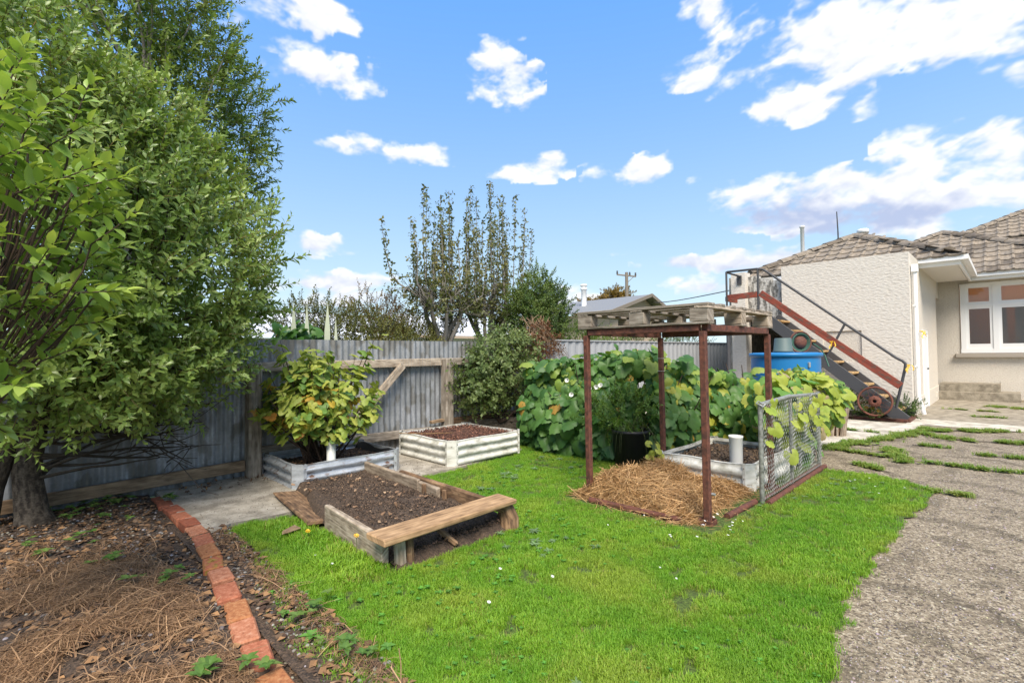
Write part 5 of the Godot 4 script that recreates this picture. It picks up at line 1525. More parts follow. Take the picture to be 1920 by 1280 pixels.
func stair() -> void:
	var s := thing("outside_stair", "steep outside stair of dark steel with tan treads and red side board", "stair", Vector3(10.4, 0, -1.27))
	# local: x 0 outer .. 0.75 inner, z towards the top is negative
	var top := Vector3(0, 1.86, -2.14)
	var dir := top.normalized()
	for x in [0.0, 0.75]:
		part(s, "stringer", beam_mesh(Vector3(x, 0.02, 0.02), Vector3(x, 1.9, -2.16), 0.03, 0.2, 0.004), M.dark_steel)
	for k in 9:
		var f := (k + 0.75) / 9.4
		part(s, "tread", box_mesh(Vector3(0.72, 0.035, 0.25), 0.004, 0.002), M.tread_wood, Transform3D(Basis.IDENTITY, Vector3(0.375, 1.9 * f + 0.03, -2.16 * f)))
	part(s, "landing", slabs([[Vector3(-0.02, 1.84, -2.18), Vector3(0.88, 1.9, -2.9)]]), M.old_wood)
	part(s, "landing_post", rod(Vector3(0.03, 0, -2.86), Vector3(0.03, 1.84, -2.86), 0.04, 8), M.dark_steel)
	# handrail: post at the foot, sloping rail, level rail round the landing
	part(s, "handrail", tube_mesh([Vector3(0, 0.24, -0.1), Vector3(0, 0.88, 0.03), Vector3(0, 0.97, 0.04), Vector3(0, 1.02, 0.0), Vector3(0, 1.07, -0.08), Vector3(0, 2.74, -2.04), Vector3(0, 2.82, -2.14), Vector3(0, 2.85, -2.26), Vector3(0, 2.86, -2.84), Vector3(0.05, 2.86, -2.88), Vector3(0.9, 2.86, -2.9)], [0.022, 0.022, 0.022, 0.022, 0.022, 0.022, 0.022, 0.022, 0.022, 0.022, 0.022], 8), M.dark_steel)
	part(s, "baluster", rod(Vector3(0, 0.86, -1.2), Vector3(0, 1.685, -0.79), 0.02, 8), M.dark_steel)
	part(s, "baluster", rod(Vector3(0, 1.9, -2.24), Vector3(0, 2.84, -2.24), 0.022, 8), M.dark_steel)
	part(s, "baluster", rod(Vector3(0, 1.9, -2.86), Vector3(0, 2.86, -2.86), 0.022, 8), M.dark_steel)
	part(s, "wall_bracket", box_mesh(Vector3(0.02, 0.2, 0.1), 0.004), M.dark_steel, Transform3D(Basis.IDENTITY, Vector3(0.86, 2.78, -2.92)))
	part(s, "side_board", beam_mesh(Vector3(-0.005, 0.60, -0.03), Vector3(-0.005, 2.36, -2.2), 0.04, 0.125, 0.004), M.red_paint)
	part(s, "side_board", beam_mesh(Vector3(-0.005, 2.34, -2.26), Vector3(-0.005, 2.32, -2.84), 0.04, 0.115, 0.004), M.red_paint)
	part(s, "side_board", beam_mesh(Vector3(0.02, 2.3, -2.885), Vector3(0.6, 2.3, -2.885), 0.035, 0.1, 0.004), M.red_paint)
	var st := begin()
	beam(st, Vector3(-0.04, 0.03, 0.05), Vector3(-0.04, 0.03, -0.9), 0.05, 0.05, 0.003)
	beam(st, Vector3(-0.015, 0.031, 0.06), Vector3(0.8, 0.031, 0.06), 0.05, 0.05, 0.003)
	part(s, "base_frame", done(st), M.rust)
	# hazard tape ends
	for q in [[Vector3(10.37, 1.36, -2.27), "yellow tape tied to the red side board of the stair"], [Vector3(10.42, 0.95, -1.2), "yellow tape knotted on the lower end of the stair handrail"], [Vector3(11.48, 1.53, -1.12), "yellow tape tied round the white downpipe at the house corner"]]:
		var r := thing("yellow_tape", q[1], "tape", q[0], "yellow tape ends")
		r.scale = Vector3.ONE * 0.7
		var t := begin()
		for k in 3:
			var p := Vector3(-0.03 - 0.012 * k, 0, 0.01 * k)
			for j in 4:
				var d := Vector3(rng.randf_range(-0.03, 0.01), -0.045, rng.randf_range(-0.035, 0.035))
				if k == 1 and j == 0: d = Vector3(0, 0.01, 0.05)
				quad(t, p, p + Vector3(0.004, 0, 0.022), p + d + Vector3(0.004, 0, 0.022), p + d, Vector3(-1, 0.2, 0))
				p += d
				if k == 2 and j > 1: break
		part(r, "tail", done(t), M.yellow_tape)
		part(r, "knot", tube_mesh([Vector3(-0.03, 0.01, -0.035), Vector3(-0.035, -0.005, 0), Vector3(-0.03, 0.012, 0.04)], [0.012, 0.018, 0.012], 6), M.yellow_tape)
	# spoked wheel leaning on the stair
	wheel("spoked_wheel", "rusty wire-spoked wheel leaning on the foot of the outside stair", Vector3(10.27, 0.335, -1.64), 0.255, 20)

func wheel(called: String, label: String, at: Vector3, r: float, spokes: int) -> void:
	var w := thing(called, label, "wheel", at)
	var tilt := Basis(Vector3.BACK, PI / 2 - 0.08)   # axle along x
	var rim: Array = []
	for k in 13:
		var a := TAU * k / 12
		rim.append(Vector2(r - 0.017 + cos(a) * 0.017, sin(a) * 0.028))
	part(w, "rim", lathe(rim, 36), M.rusty_wheel, Transform3D(tilt, Vector3.ZERO))
	part(w, "hub", lathe([Vector2(0.028, -0.05), Vector2(0.06, -0.045), Vector2(0.085, -0.01), Vector2(0.095, 0.0), Vector2(0.09, 0.016), Vector2(0.05, 0.03), Vector2(0.03, 0.035), Vector2(0.028, 0.01)], 24), M.rusty_wheel, Transform3D(tilt, Vector3.ZERO))
	part(w, "bore", lathe([Vector2(0.03, -0.052), Vector2(0.0, -0.02)], 16), M.black_plastic, Transform3D(tilt, Vector3.ZERO))
	for k in 6:
		var a := TAU * k / 6
		part(w, "nut", rod(Vector3(cos(a) * 0.06, 0.018, sin(a) * 0.06), Vector3(cos(a) * 0.06, 0.034, sin(a) * 0.06), 0.008, 6), M.rust, Transform3D(tilt, Vector3.ZERO))
	for k in spokes:
		var a := TAU * k / spokes
		var b := a + (0.45 if k % 2 else -0.45)
		part(w, "spoke", rod(Vector3(cos(a) * 0.085, 0.012 if k % 3 else -0.03, sin(a) * 0.085), Vector3(cos(b) * (r - 0.03), 0, sin(b) * (r - 0.03)), 0.0026, 5), M.rusty_wheel, Transform3D(tilt, Vector3.ZERO))

func yard_things() -> void:
	# blue tub with a bucket and a hose reel on it
	var t := thing("blue_tub", "big round bright blue plastic tub behind the vines near the stair", "tub", Vector3(7.7, 0, -2.26))
	part(t, "body", lathe([Vector2(0.0, 0.0), Vector2(0.40, 0.0), Vector2(0.42, 0.03), Vector2(0.435, 0.6), Vector2(0.438, 1.12)], 40), M.blue_plastic)
	part(t, "rim", lathe([Vector2(0.44, 1.12), Vector2(0.462, 1.13), Vector2(0.466, 1.165), Vector2(0.455, 1.18), Vector2(0.42, 1.18)], 40), M.blue_plastic)
	part(t, "lid", lathe([Vector2(0.425, 1.178), Vector2(0.4, 1.186), Vector2(0.0, 1.19)], 40), M.blue_plastic)
	part(t, "latch", box_mesh(Vector3(0.03, 0.07, 0.05), 0.006), M.wire, Transform3D(Basis(Vector3.UP, -0.6), Vector3(-0.25, 1.02, 0.36)))
	var b := thing("bucket", "grey-green plastic bucket standing upside down on the blue tub", "bucket", Vector3(7.66, 1.19, -2.27))
	part(b, "shell", lathe([Vector2(0.125, 0.0), Vector2(0.13, 0.0), Vector2(0.13, 0.025), Vector2(0.122, 0.03), Vector2(0.108, 0.19), Vector2(0.1, 0.2), Vector2(0.0, 0.202)], 28), M.bucket_grey)
	var r := thing("hose_reel", "brown metal reel of green hose on the blue tub behind the bucket", "hose reel", Vector3(7.93, 1.33, -2.12))
	var ring: Array = []
	for k in 9:
		var a := TAU * k / 8
		ring.append(Vector2(0.15 + cos(a) * 0.012, sin(a) * 0.012))
	var side := Basis(Vector3(1, 0, 1).normalized(), PI / 2) * Basis(Vector3.UP, 0.0)
	part(r, "rim", lathe(ring, 30), M.rust, Transform3D(side, Vector3.ZERO))
	part(r, "drum", lathe([Vector2(0.0, -0.03), Vector2(0.075, -0.03), Vector2(0.09, 0.0), Vector2(0.075, 0.03), Vector2(0.0, 0.03)], 20), M.rust, Transform3D(side, Vector3.ZERO))
	for q in 4:
		var pts: Array = []
		var rad: Array = []
		for k in 25:
			var a := TAU * k / 24
			pts.append(side * Vector3(cos(a) * (0.095 + 0.01 * q), -0.02 + 0.012 * q, sin(a) * (0.095 + 0.01 * q)))
			rad.append(0.007)
		part(r, "hose", tube_mesh(pts, rad, 5, false), M.hose_green)
	part(r, "hose_end", tube_mesh([Vector3(0.13, -0.02, 0.13), Vector3(0.24, -0.1, 0.2), Vector3(0.27, -0.2, 0.24), Vector3(0.2, -0.35, 0.3)], [0.009, 0.009, 0.009, 0.009], 6), M.hose_green)
	# tub of grey sticks
	var s := thing("stave_tub", "low tub of weathered grey split stakes standing on the concrete by the stair", "tub", Vector3(8.24, 0, -1.83))
	for k in 15:
		var a := TAU * k / 15
		var p := Vector3(cos(a) * 0.155, 0, sin(a) * 0.155)
		var lean := Vector3(rng.randf_range(-0.05, 0.05), rng.randf_range(0.34, 0.41), rng.randf_range(-0.05, 0.05))
		part(s, "stave", beam_mesh(p, p * 1.08 + lean, rng.randf_range(0.03, 0.05), rng.randf_range(0.02, 0.035), 0.005, rng.randf() * PI, 0.004), M.pale_wood if k % 3 == 0 else M.old_wood)
	part(s, "core", lathe([Vector2(0.0, 0.0), Vector2(0.13, 0.0), Vector2(0.135, 0.3), Vector2(0.0, 0.31)], 14), M.brown_wood)
	var hoop: Array = []
	var hr: Array = []
	for k in 21:
		var a := TAU * k / 20
		hoop.append(Vector3(cos(a) * 0.186, 0.315 + 0.006 * sin(a * 2), sin(a) * 0.186))
		hr.append(0.013)
	part(s, "hoop", tube_mesh(hoop, hr, 5, false), M.brown_wood)

# ---------------------------------------------------------------- what stands beyond the fence
func beyond() -> void:
	# neighbour's low roof on the left
	var a := thing("neighbour_shed", "pale ribbed iron shed roof beyond the fence at the left", "shed", Vector3(0, 0, 0))
	var st := begin()
	for k in 40:
		var x := 5.5 + k * 0.2
		var p := Vector3(x, 3.3, -24.0 - k * 0.02)
		quad(st, p, p + Vector3(0.1, 0.02, 0), p + Vector3(0.1, -1.38, 4.6), p + Vector3(0, -1.4, 4.6), Vector3(0, 1, 0.3))
		quad(st, p + Vector3(0.1, 0.02, 0), p + Vector3(0.2, 0, 0), p + Vector3(0.2, -1.4, 4.6), p + Vector3(0.1, -1.38, 4.6), Vector3(0, 1, 0.3))
	part(a, "roof", done(st), M.roof_iron_pale)
	part(a, "wall", slabs([[Vector3(5.6, 0, -23.5), Vector3(13.4, 1.9, -19.8)]]), M.far_wall)
	part(a, "ridge", beam_mesh(Vector3(5.5, 3.32, -24.0), Vector3(13.5, 3.32, -24.8), 0.2, 0.06), M.roof_iron)
	# white house in the middle
	var b := thing("neighbour_house", "white neighbouring house glimpsed behind the pear trees", "house", Vector3(0, 0, 0))
	part(b, "wall", slabs([[Vector3(12.2, 0, -22.0), Vector3(20.0, 2.05, -17.6)]]), M.far_wall)
	st = begin()
	quad(st, Vector3(11.6, 2.02, -17.2), Vector3(20.4, 2.02, -17.2), Vector3(20.4, 3.1, -20.0), Vector3(11.6, 3.1, -20.0), Vector3(0, 1, 1))
	quad(st, Vector3(11.6, 3.1, -20.0), Vector3(20.4, 3.1, -20.0), Vector3(20.4, 2.02, -22.6), Vector3(11.6, 2.02, -22.6), Vector3(0, 1, -1))
	part(b, "roof", done(st), M.roof_iron_pale)
	part(b, "fascia", slabs([[Vector3(11.6, 1.9, -17.15), Vector3(20.4, 2.02, -17.19)]]), M.far_wall_tan)
	part(b, "window", slabs([[Vector3(14.0, 0.9, -17.56), Vector3(15.2, 1.75, -17.6)]]), M.dark_room)
	# grey roof on the right with its flue
	var c := thing("neighbour_bungalow", "neighbouring bungalow with grey iron gable roof above the hedge", "house", Vector3(0, 0, 0))
	part(c, "wall", slabs([[Vector3(21.0, 0, -19.5), Vector3(26.2, 3.2, -14.2)]]), M.far_wall_tan)
	st = begin()
	quad(st, Vector3(20.4, 3.25, -20.0), Vector3(20.4, 3.25, -13.7), Vector3(24.3, 4.35, -13.7), Vector3(24.3, 4.35, -20.0), Vector3(-1, 1, 0))
	quad(st, Vector3(24.3, 4.35, -20.0), Vector3(24.3, 4.35, -13.7), Vector3(27.4, 3.2, -13.7), Vector3(27.4, 3.2, -20.0), Vector3(1, 1, 0))
	part(c, "roof", done(st), M.roof_iron)
	part(c, "barge_board", beam_mesh(Vector3(20.4, 3.2, -13.66), Vector3(24.3, 4.3, -13.66), 0.05, 0.18), M.pole_wood)
	part(c, "barge_board", beam_mesh(Vector3(24.3, 4.3, -13.66), Vector3(27.4, 3.15, -13.66), 0.05, 0.18), M.pole_wood)
	st = begin()
	tri(st, Vector3(20.9, 3.2, -14.19), Vector3(26.3, 3.2, -14.19), Vector3(24.3, 4.2, -14.19), Vector3(0, 0, 1))
	part(c, "gable", done(st), M.far_wall_tan)
	part(c, "flue", lathe([Vector2(0.2, -0.6), Vector2(0.2, -0.35), Vector2(0.15, -0.3), Vector2(0.15, 1.1), Vector2(0.19, 1.12), Vector2(0.19, 1.22), Vector2(0.14, 1.25), Vector2(0.14, 1.3), Vector2(0.2, 1.32), Vector2(0.2, 1.42), Vector2(0.0, 1.44)], 14), M.white_paint, Transform3D(Basis.IDENTITY, Vector3(22.62, 3.66, -17.0)))
	# power pole and its wires
	var p := thing("power_pole", "wooden power pole with two cross arms above the grey roof", "pole", Vector3(39.15, 0, -24.55))
	part(p, "pole", tube_mesh([Vector3(0, 0, 0), Vector3(0.0, 8.5, 0)], [0.2, 0.14], 8), M.pole_wood)
	part(p, "cross_arm", beam_mesh(Vector3(-0.65, 8.3, -0.62), Vector3(0.6, 8.1, 0.62), 0.12, 0.12), M.pole_wood)
	part(p, "cross_arm", beam_mesh(Vector3(-0.55, 5.85, -0.55), Vector3(0.75, 6.0, 0.75), 0.1, 0.1), M.pole_wood)
	part(p, "brace", beam_mesh(Vector3(0, 7.5, 0), Vector3(0.45, 8.08, 0.45), 0.05, 0.05), M.pole_wood)
	for f in [-0.95, 0.35, 0.95]:
		part(p, "insulator", lathe([Vector2(0.07, 0.0), Vector2(0.09, 0.12), Vector2(0.06, 0.2), Vector2(0.09, 0.28), Vector2(0.0, 0.34)], 8), M.dark_steel, Transform3D(Basis.IDENTITY, Vector3(-0.03 + f * 0.62, 8.24 - f * 0.1, f * 0.62)))
	var spans := [[Vector3(39.3, 6.2, -24.3), Vector3(11.4, 2.62, -4.2), 0.4, "black power line from the pole to the house"], [Vector3(39.0, 6.1, -24.7), Vector3(14.0, 2.9, -26.0), 0.5, "thin wire running left from the power pole"], [Vector3(39.2, 6.0, -24.6), Vector3(25.0, 4.2, -14.0), 0.2, "thin wire dropping from the pole to the grey roof"]]
	for s in spans:
		var pts: Array = []
		var rad: Array = []
		for k in 13:
			var f := k / 12.0
			pts.append((s[0] as Vector3).lerp(s[1], f) - Vector3(0, sin(f * PI) * float(s[2]), 0))
			rad.append(lerpf(0.035, 0.012, f) if s[1].x < 12 else 0.02)
		var wire := part(self, "power_line", tube_mesh(pts, rad, 5, false), M.dark_steel)
		tag(wire, s[3], "wire", "overhead wires")
	# pale pointed pickets behind the fence
	for k in 4:
		var x: float = [2.19, 2.33, 2.56, 2.70][k]
		var h: float = [1.84, 1.83, 1.86, 1.68][k]
		var pk := begin()
		var wv: float = [0.03, 0.028, 0.032, 0.025][k]
		var y0 := h - 0.35
		slab(pk, Vector3(-wv, 0, -0.012), Vector3(wv, y0, 0.012))
		for s in [-1.0, 1.0]:
			tri(pk, Vector3(-wv, y0, 0.012 * s), Vector3(wv, y0, 0.012 * s), Vector3(0, h, 0.003 * s), Vector3(0, 0, s))
			quad(pk, Vector3(wv * s, y0, -0.012), Vector3(wv * s, y0, 0.012), Vector3(0, h, 0.003), Vector3(0, h, -0.003), Vector3(s, 0.2, 0))
		var o := part(self, "picket", done(pk), M.picket, Transform3D(Basis(Vector3.UP, -0.5) * Basis(Vector3.BACK, rng.randfn() * 0.02), Vector3(x, 0, -5.75)))
		tag(o, ["leftmost pale pointed stake showing above the fence", "second pale pointed stake above the fence from the left", "tallest pale pointed stake above the fence", "shortest pale pointed stake above the fence, at the right"][k], "stake", "pointed stakes behind the fence")
# ---------------------------------------------------------------- plants
# a leaf along +y, its face towards +z
func add_leaf(st: SurfaceTool, xf: Transform3D, length: float, width: float, segs: int, fold: float, curl: float, tint: Color) -> void:
	st.set_color(tint)
	var prev: Array = []
	for i in segs + 1:
		var f := float(i) / segs
		var w := width * 0.5 * pow(sin(PI * clampf(f * 0.93 + 0.07, 0.0, 1.0)), 0.8) if i < segs else 0.0
		if i == 0: w = width * 0.08
		var c := Vector3(0, length * f, -curl * length * f * f)
		var row := [xf * (c + Vector3(-w, 0, w * fold)), xf * c, xf * (c + Vector3(w, 0, w * fold))]
		if i > 0:
			var out: Vector3 = xf.basis.z
			if i < segs:
				quad(st, prev[0], prev[1], row[1], row[0], out)
				quad(st, prev[1], prev[2], row[2], row[1], out)
			else:
				tri(st, prev[0], prev[1], row[1], out)
				tri(st, prev[1], prev[2], row[1], out)
		prev = row

func leaf_mesh(length: float, width: float, segs := 3, fold := 0.35, curl := 0.2) -> ArrayMesh:
	var st := begin()
	st.set_smooth_group(0)
	add_leaf(st, Transform3D.IDENTITY, length, width, segs, fold, curl, Color.WHITE)
	return done(st)

# broad lobed leaf (vine, currant): stalk at the origin, tip along +y, face towards +z
func lobed_leaf(size: float, lobes: int, depth: float, cup: float, sd: int) -> ArrayMesh:
	var r := RandomNumberGenerator.new()
	r.seed = sd
	var st := begin()
	st.set_smooth_group(0)
	var n := 22
	var rim: Array = []
	var mid: Array = []
	for k in n + 1:
		var a := lerpf(-2.75, 2.75, float(k) / n)   # from the notch at the stalk round to it again
		var lobe := cos(a * lobes / 2.0)
		var rad := size * 0.5 * (1.0 - depth * 0.5 + depth * 0.5 * cos(a * (lobes - 1) / 1.38)) * (0.9 + 0.22 * cos(a * 0.5)) * (1.0 + (0.05 if k % 2 else -0.04)) * r.randf_range(0.95, 1.05)
		var p := Vector3(sin(a) * rad, size * 0.3 + cos(a) * rad, 0)
		p.z = -cup * (rad * rad) / size * 1.6 + 0.05 * size * sin(a * (lobes - 1) / 1.38 * 1.0 + 1.0) + r.randf_range(-0.02, 0.02) * size
		rim.append(p)
		mid.append(Vector3(sin(a) * rad * 0.5, size * 0.3 + cos(a) * rad * 0.5, -cup * rad * rad / size * 0.35 + 0.02 * size * cos(a * (lobes - 1) / 1.38)))
	var c := Vector3(0, size * 0.22, 0)
	for k in n:
		st.set_color(Color(0.92, 0.92, 0.92))
		tri(st, c, mid[k], mid[k + 1], Vector3.BACK)
		st.set_color(Color(1.03, 1.02, 1.0))
		quad(st, mid[k], rim[k], rim[k + 1], mid[k + 1], Vector3.BACK)
	return done(st)

# twig with leaves; young leaves at the tip are paler
func sprig(count: int, reach: float, length: float, width: float, sd: int, whorl := false, tip := Color(1.9, 1.55, 1.4), droop := 0.0) -> ArrayMesh:
	var r := RandomNumberGenerator.new()
	r.seed = sd
	var st := begin()
	st.set_color(Color(0.9, 0.5, 0.7))
	add_tube(st, [Vector3.ZERO, Vector3(0.01, reach * 0.5, 0.004), Vector3(0, reach * 0.97, 0)], [0.0028, 0.002, 0.001], 3, false)
	st.set_smooth_group(0)
	for k in count:
		var f := (k + 0.8) / count
		if whorl: f = pow(f, 0.6)
		var a := k * 2.4 + r.randf_range(-0.4, 0.4)
		var open := lerpf(1.25, 0.45, f) + r.randf_range(-0.2, 0.2) + droop
		var d := Vector3(cos(a) * sin(open), cos(open), sin(a) * sin(open))
		var z := (Vector3.UP - d * d.y).normalized() if absf(d.y) < 0.95 else Vector3(-cos(a), 0, -sin(a))
		z = z.rotated(d, r.randf_range(-0.6, 0.6))
		var s := r.randf_range(0.75, 1.1) * lerpf(1.0, 0.7, f * f)
		var tint := Color.WHITE.lerp(tip, pow(f, 2.5)) * r.randf_range(0.8, 1.15)
		add_leaf(st, Transform3D(Basis(d.cross(z) * -1.0, d, z).orthonormalized(), Vector3(0, reach * f, 0)), length * s, width * s, 2, 0.3, r.randf_range(0.05, 0.35), tint)
	return done(st)

# points in a crown made of ellipsoids [centre, radii]: [place, outward]
func crown_points(blobs: Array, count: int, shell: float, lump: float, sd: int) -> Array:
	var nz := FastNoiseLite.new()
	nz.seed = sd
	nz.frequency = 0.9
	var total := 0.0
	for b in blobs: total += pow(b[1].x * b[1].y * b[1].z, 0.67)
	var out: Array = []
	for b in blobs:
		var n := int(count * pow(b[1].x * b[1].y * b[1].z, 0.67) / total)
		for k in n:
			var d := rdir()
			var f := pow(rng.randf_range(shell, 1.0), 0.5) * (1.0 + lump * nz.get_noise_3dv(b[0] + d * 2.5) * 1.6 + lump * 0.5 * nz.get_noise_3dv(d * 9.0))
			out.append([b[0] + d * b[1] * f, (d / b[1]).normalized()])
	return out

func limb(st: SurfaceTool, a: Vector3, b: Vector3, r0: float, r1: float, sway := 0.15, sides := 6, steps := 5) -> void:
	var pts: Array = []
	var rad: Array = []
	var l := a.distance_to(b)
	var off := rv(sway * l)
	for k in steps + 1:
		var f := float(k) / steps
		pts.append(a.lerp(b, f) + off * sin(f * PI) + (rv(sway * l * 0.12) if k > 0 and k < steps else Vector3.ZERO))
		rad.append(lerpf(r0, r1, pow(f, 0.8)))
	add_tube(st, pts, rad, sides, false)

# leaves one by one: the nearest become parts, the rest one mass. items: [transform, colour]
func leaves(parent: Node3D, meshes: Array, base: String, items: Array, singles: int) -> void:
	var eye := EYE - parent.position
	items.sort_custom(func(p: Array, q: Array) -> bool: return p[0].origin.distance_squared_to(eye) < q[0].origin.distance_squared_to(eye))
	var rest: Array = []
	var cols: Array = []
	for m in meshes:
		rest.append([])
		cols.append(PackedColorArray())
	for i in items.size():
		var v := rng.randi() % meshes.size()
		if i < singles:
			part(parent, "leaf", meshes[v], leaf_tint(base, items[i][1]), items[i][0])
		else:
			rest[v].append(items[i][0])
			cols[v].append(items[i][1])
	for v in meshes.size():
		if rest[v].size() > 0: scatter(parent, "foliage", meshes[v], M[base], rest[v], cols[v])

func sprigs(parent: Node3D, meshes: Array, base: String, pts: Array, size: Vector2, dark: Color, pale: Color, up := 0.5, wild := 0.45) -> void:
	var xf: Array = []
	var cols: Array = []
	for m in meshes:
		xf.append([])
		cols.append(PackedColorArray())
	for p in pts:
		var d: Vector3 = (p[1] * 0.7 + Vector3.UP * up + rdir() * wild).normalized()
		var v := rng.randi() % meshes.size()
		var s := rng.randf_range(size.x, size.y)
		xf[v].append(Transform3D(turned(d, rng.randf() * TAU).scaled(Vector3.ONE * s), p[0]))
		cols[v].append(dark.lerp(pale, clampf(rng.randf() * 0.7 + noise.get_noise_3dv(p[0] * 2.5) * 0.7, 0.0, 1.0)))
	for v in meshes.size(): scatter(parent, "foliage", meshes[v], M[base], xf[v], cols[v])

func branches(parent: Node3D, base: Vector3, pts: Array, count: int, r0: float, m: Material, fork := 0.45, called := "branch") -> void:
	# main limbs first, then thinner boughs that leave them
	var st := begin()
	var mains: Array = []
	for k in count:
		var p: Vector3 = pts[(k * 37) % pts.size()][0]
		var j := base + (p - base) * fork + rv(0.12)
		mains.append(j)
		limb(st, base, j, r0, r0 * 0.5, 0.12)
		limb(st, j, p, r0 * 0.5, 0.006, 0.12)
	for k in count * 5:
		var p: Vector3 = pts[(k * 61 + 5) % pts.size()][0]
		var best: Vector3 = mains[0]
		for j in mains:
			if j.distance_to(p) < best.distance_to(p): best = j
		limb(st, best, best.lerp(p, 0.95), r0 * 0.28, 0.004, 0.14, 5, 4)
	part(parent, called, done(st), m)

func big_shrubs() -> void:
	# the shrub whose twigs reach close to the camera at the far left
	var a := thing("near_shrub", "light green glossy-leaved shrub closest to the camera at the left edge", "shrub", Vector3(-0.22, 0, -2.5), "broad-leaved shrubs at the left")
	var items: Array = []
	var st := begin()
	var core := Vector3(0.0, 0.85, -0.05)
	for k in 270:
		var d := rdir()
		var c := Vector3(-0.05, 1.62, 0.0) + d * Vector3(0.56, 0.66, 0.46) * rng.randf_range(0.5, 1.0)
		if (c + a.position).distance_to(EYE) < 1.35: continue
		var ax := (d * 0.6 + Vector3(0.25, 0.55, 0.1) + rdir() * 0.4).normalized()
		limb(st, core.lerp(c, 0.6), c, 0.005, 0.003, 0.1, 4, 3)
		var reach := rng.randf_range(0.1, 0.2)
		add_tube(st, [c, c + ax * reach], [0.003, 0.0015], 4, false)
		for j in 14:
			var f := (j + 0.6) / 14.0
			var ang := j * 2.4 + rng.randf() * 0.5
			var open := lerpf(1.3, 0.5, f)
			var b := turned(ax, ang)
			var ld := (b * Vector3(sin(open), cos(open), 0)).normalized()
			var z := (Vector3.UP - ld * ld.y).normalized().rotated(ld, rng.randf_range(-0.7, 0.7))
			var s := rng.randf_range(0.75, 1.15) * lerpf(1.0, 0.75, f)
			var pale := pow(f, 2.0) * rng.randf_range(0.5, 1.0)
			items.append([Transform3D(Basis(ld.cross(z) * -1.0, ld, z).orthonormalized().scaled(Vector3.ONE * s), c + ax * reach * f), Color(0.2, 0.33, 0.06).lerp(Color(0.46, 0.56, 0.12), pale) * rng.randf_range(0.85, 1.15)])
	limb(st, Vector3(0, 0, 0), core, 0.03, 0.02, 0.08, 7)
	part(a, "branch", done(st), M.stem_brown)
	leaves(a, [leaf_mesh(0.072, 0.036, 4, 0.25, 0.3), leaf_mesh(0.066, 0.036, 4, 0.2, 0.45), leaf_mesh(0.078, 0.034, 4, 0.4, 0.15)], "leaf_gloss", items, 300)
	# the big shrub under the tree: dark trunk at the left, crown reaching over the concrete
	var b := thing("big_shrub", "large dense green shrub with dark trunk overhanging the fence and mulch", "shrub", Vector3(0.02, 0, -5.1), "broad-leaved shrubs at the left")
	var blobs := [[Vector3(0.66, 1.95, 0.42), Vector3(0.88, 1.0, 0.8)], [Vector3(0.1, 2.2, 0.55), Vector3(0.85, 1.15, 0.8)], [Vector3(0.66, 1.2, 0.4), Vector3(0.68, 0.5, 0.6)], [Vector3(0.15, 1.2, 0.5), Vector3(0.75, 0.5, 0.7)], [Vector3(0.5, 2.7, 0.35), Vector3(0.55, 0.65, 0.55)], [Vector3(-0.35, 2.9, 0.6), Vector3(0.7, 0.9, 0.6)], [Vector3(1.12, 1.85, 0.32), Vector3(0.42, 0.5, 0.45)]]
	var pts := crown_points(blobs, 4000, 0.5, 0.22, 3)
	var sp := [sprig(13, 0.19, 0.068, 0.032, 11), sprig(11, 0.15, 0.072, 0.034, 12), sprig(15, 0.23, 0.064, 0.03, 13)]
	sprigs(b, sp, "leaf_gloss", pts, Vector2(0.8, 1.3), Color(0.17, 0.27, 0.06), Color(0.4, 0.51, 0.15), 0.45, 0.45)
	branches(b, Vector3(0.05, 0.75, 0.02), pts, 9, 0.05, M.bark, 0.4)
	st = begin()
	add_tube(st, [Vector3(0.06, -0.05, 0.06), Vector3(0.03, 0.1, 0.04), Vector3(0.0, 0.4, 0.0), Vector3(0.05, 0.8, 0.02)], [0.14, 0.1, 0.085, 0.075], 10, false)
	add_tube(st, [Vector3(-0.24, -0.05, 0.0), Vector3(-0.18, 0.3, 0.0), Vector3(-0.05, 0.75, 0.0)], [0.09, 0.07, 0.05], 8, false)
	part(b, "trunk", done(st), M.bark)
	st = begin()   # bare lower boughs in front of the fence
	for k in 15:
		var f := k / 14.0
		var e := Vector3(0.5 + rng.randf() * 0.75, 0.35 + rng.randf() * 0.5, 0.1 + rng.randf() * 0.5)
		limb(st, Vector3(0.03, 0.3 + f * 0.5, 0.03), e, 0.016, 0.004, 0.12, 5, 5)
		for j in 3: limb(st, e.lerp(Vector3(0.05, 0.5, 0.03), rng.randf() * 0.5), e + rv(0.25), 0.005, 0.002, 0.15, 4, 3)
	part(b, "branch", done(st), M.bark)
	# tall tree behind the fence
	var c := thing("tall_tree", "tall dark evergreen tree rising behind the left shrubs", "tree", Vector3(0.82, 0, -7.0))
	blobs = [[Vector3(0.0, 4.6, 0), Vector3(1.15, 1.6, 1.1)], [Vector3(0.45, 3.6, 0.1), Vector3(0.95, 1.0, 0.9)], [Vector3(-0.8, 5.0, 0.3), Vector3(1.2, 1.6, 1.0)], [Vector3(0.75, 4.2, 0.05), Vector3(0.75, 0.9, 0.75)], [Vector3(0.1, 5.7, 0), Vector3(0.8, 0.9, 0.8)], [Vector3(0.75, 2.6, 0.05), Vector3(0.5, 0.6, 0.45)]]
	pts = crown_points(blobs, 4300, 0.5, 0.24, 7)
	sp = [sprig(13, 0.22, 0.075, 0.028, 21, true, Color(1.7, 1.45, 1.2)), sprig(11, 0.2, 0.08, 0.026, 22, true, Color(1.5, 1.35, 1.2)), sprig(12, 0.17, 0.07, 0.027, 23, true)]
	sprigs(c, sp, "leaf_gloss", pts, Vector2(0.8, 1.35), Color(0.11, 0.19, 0.035), Color(0.27, 0.36, 0.07), 0.4, 0.5)
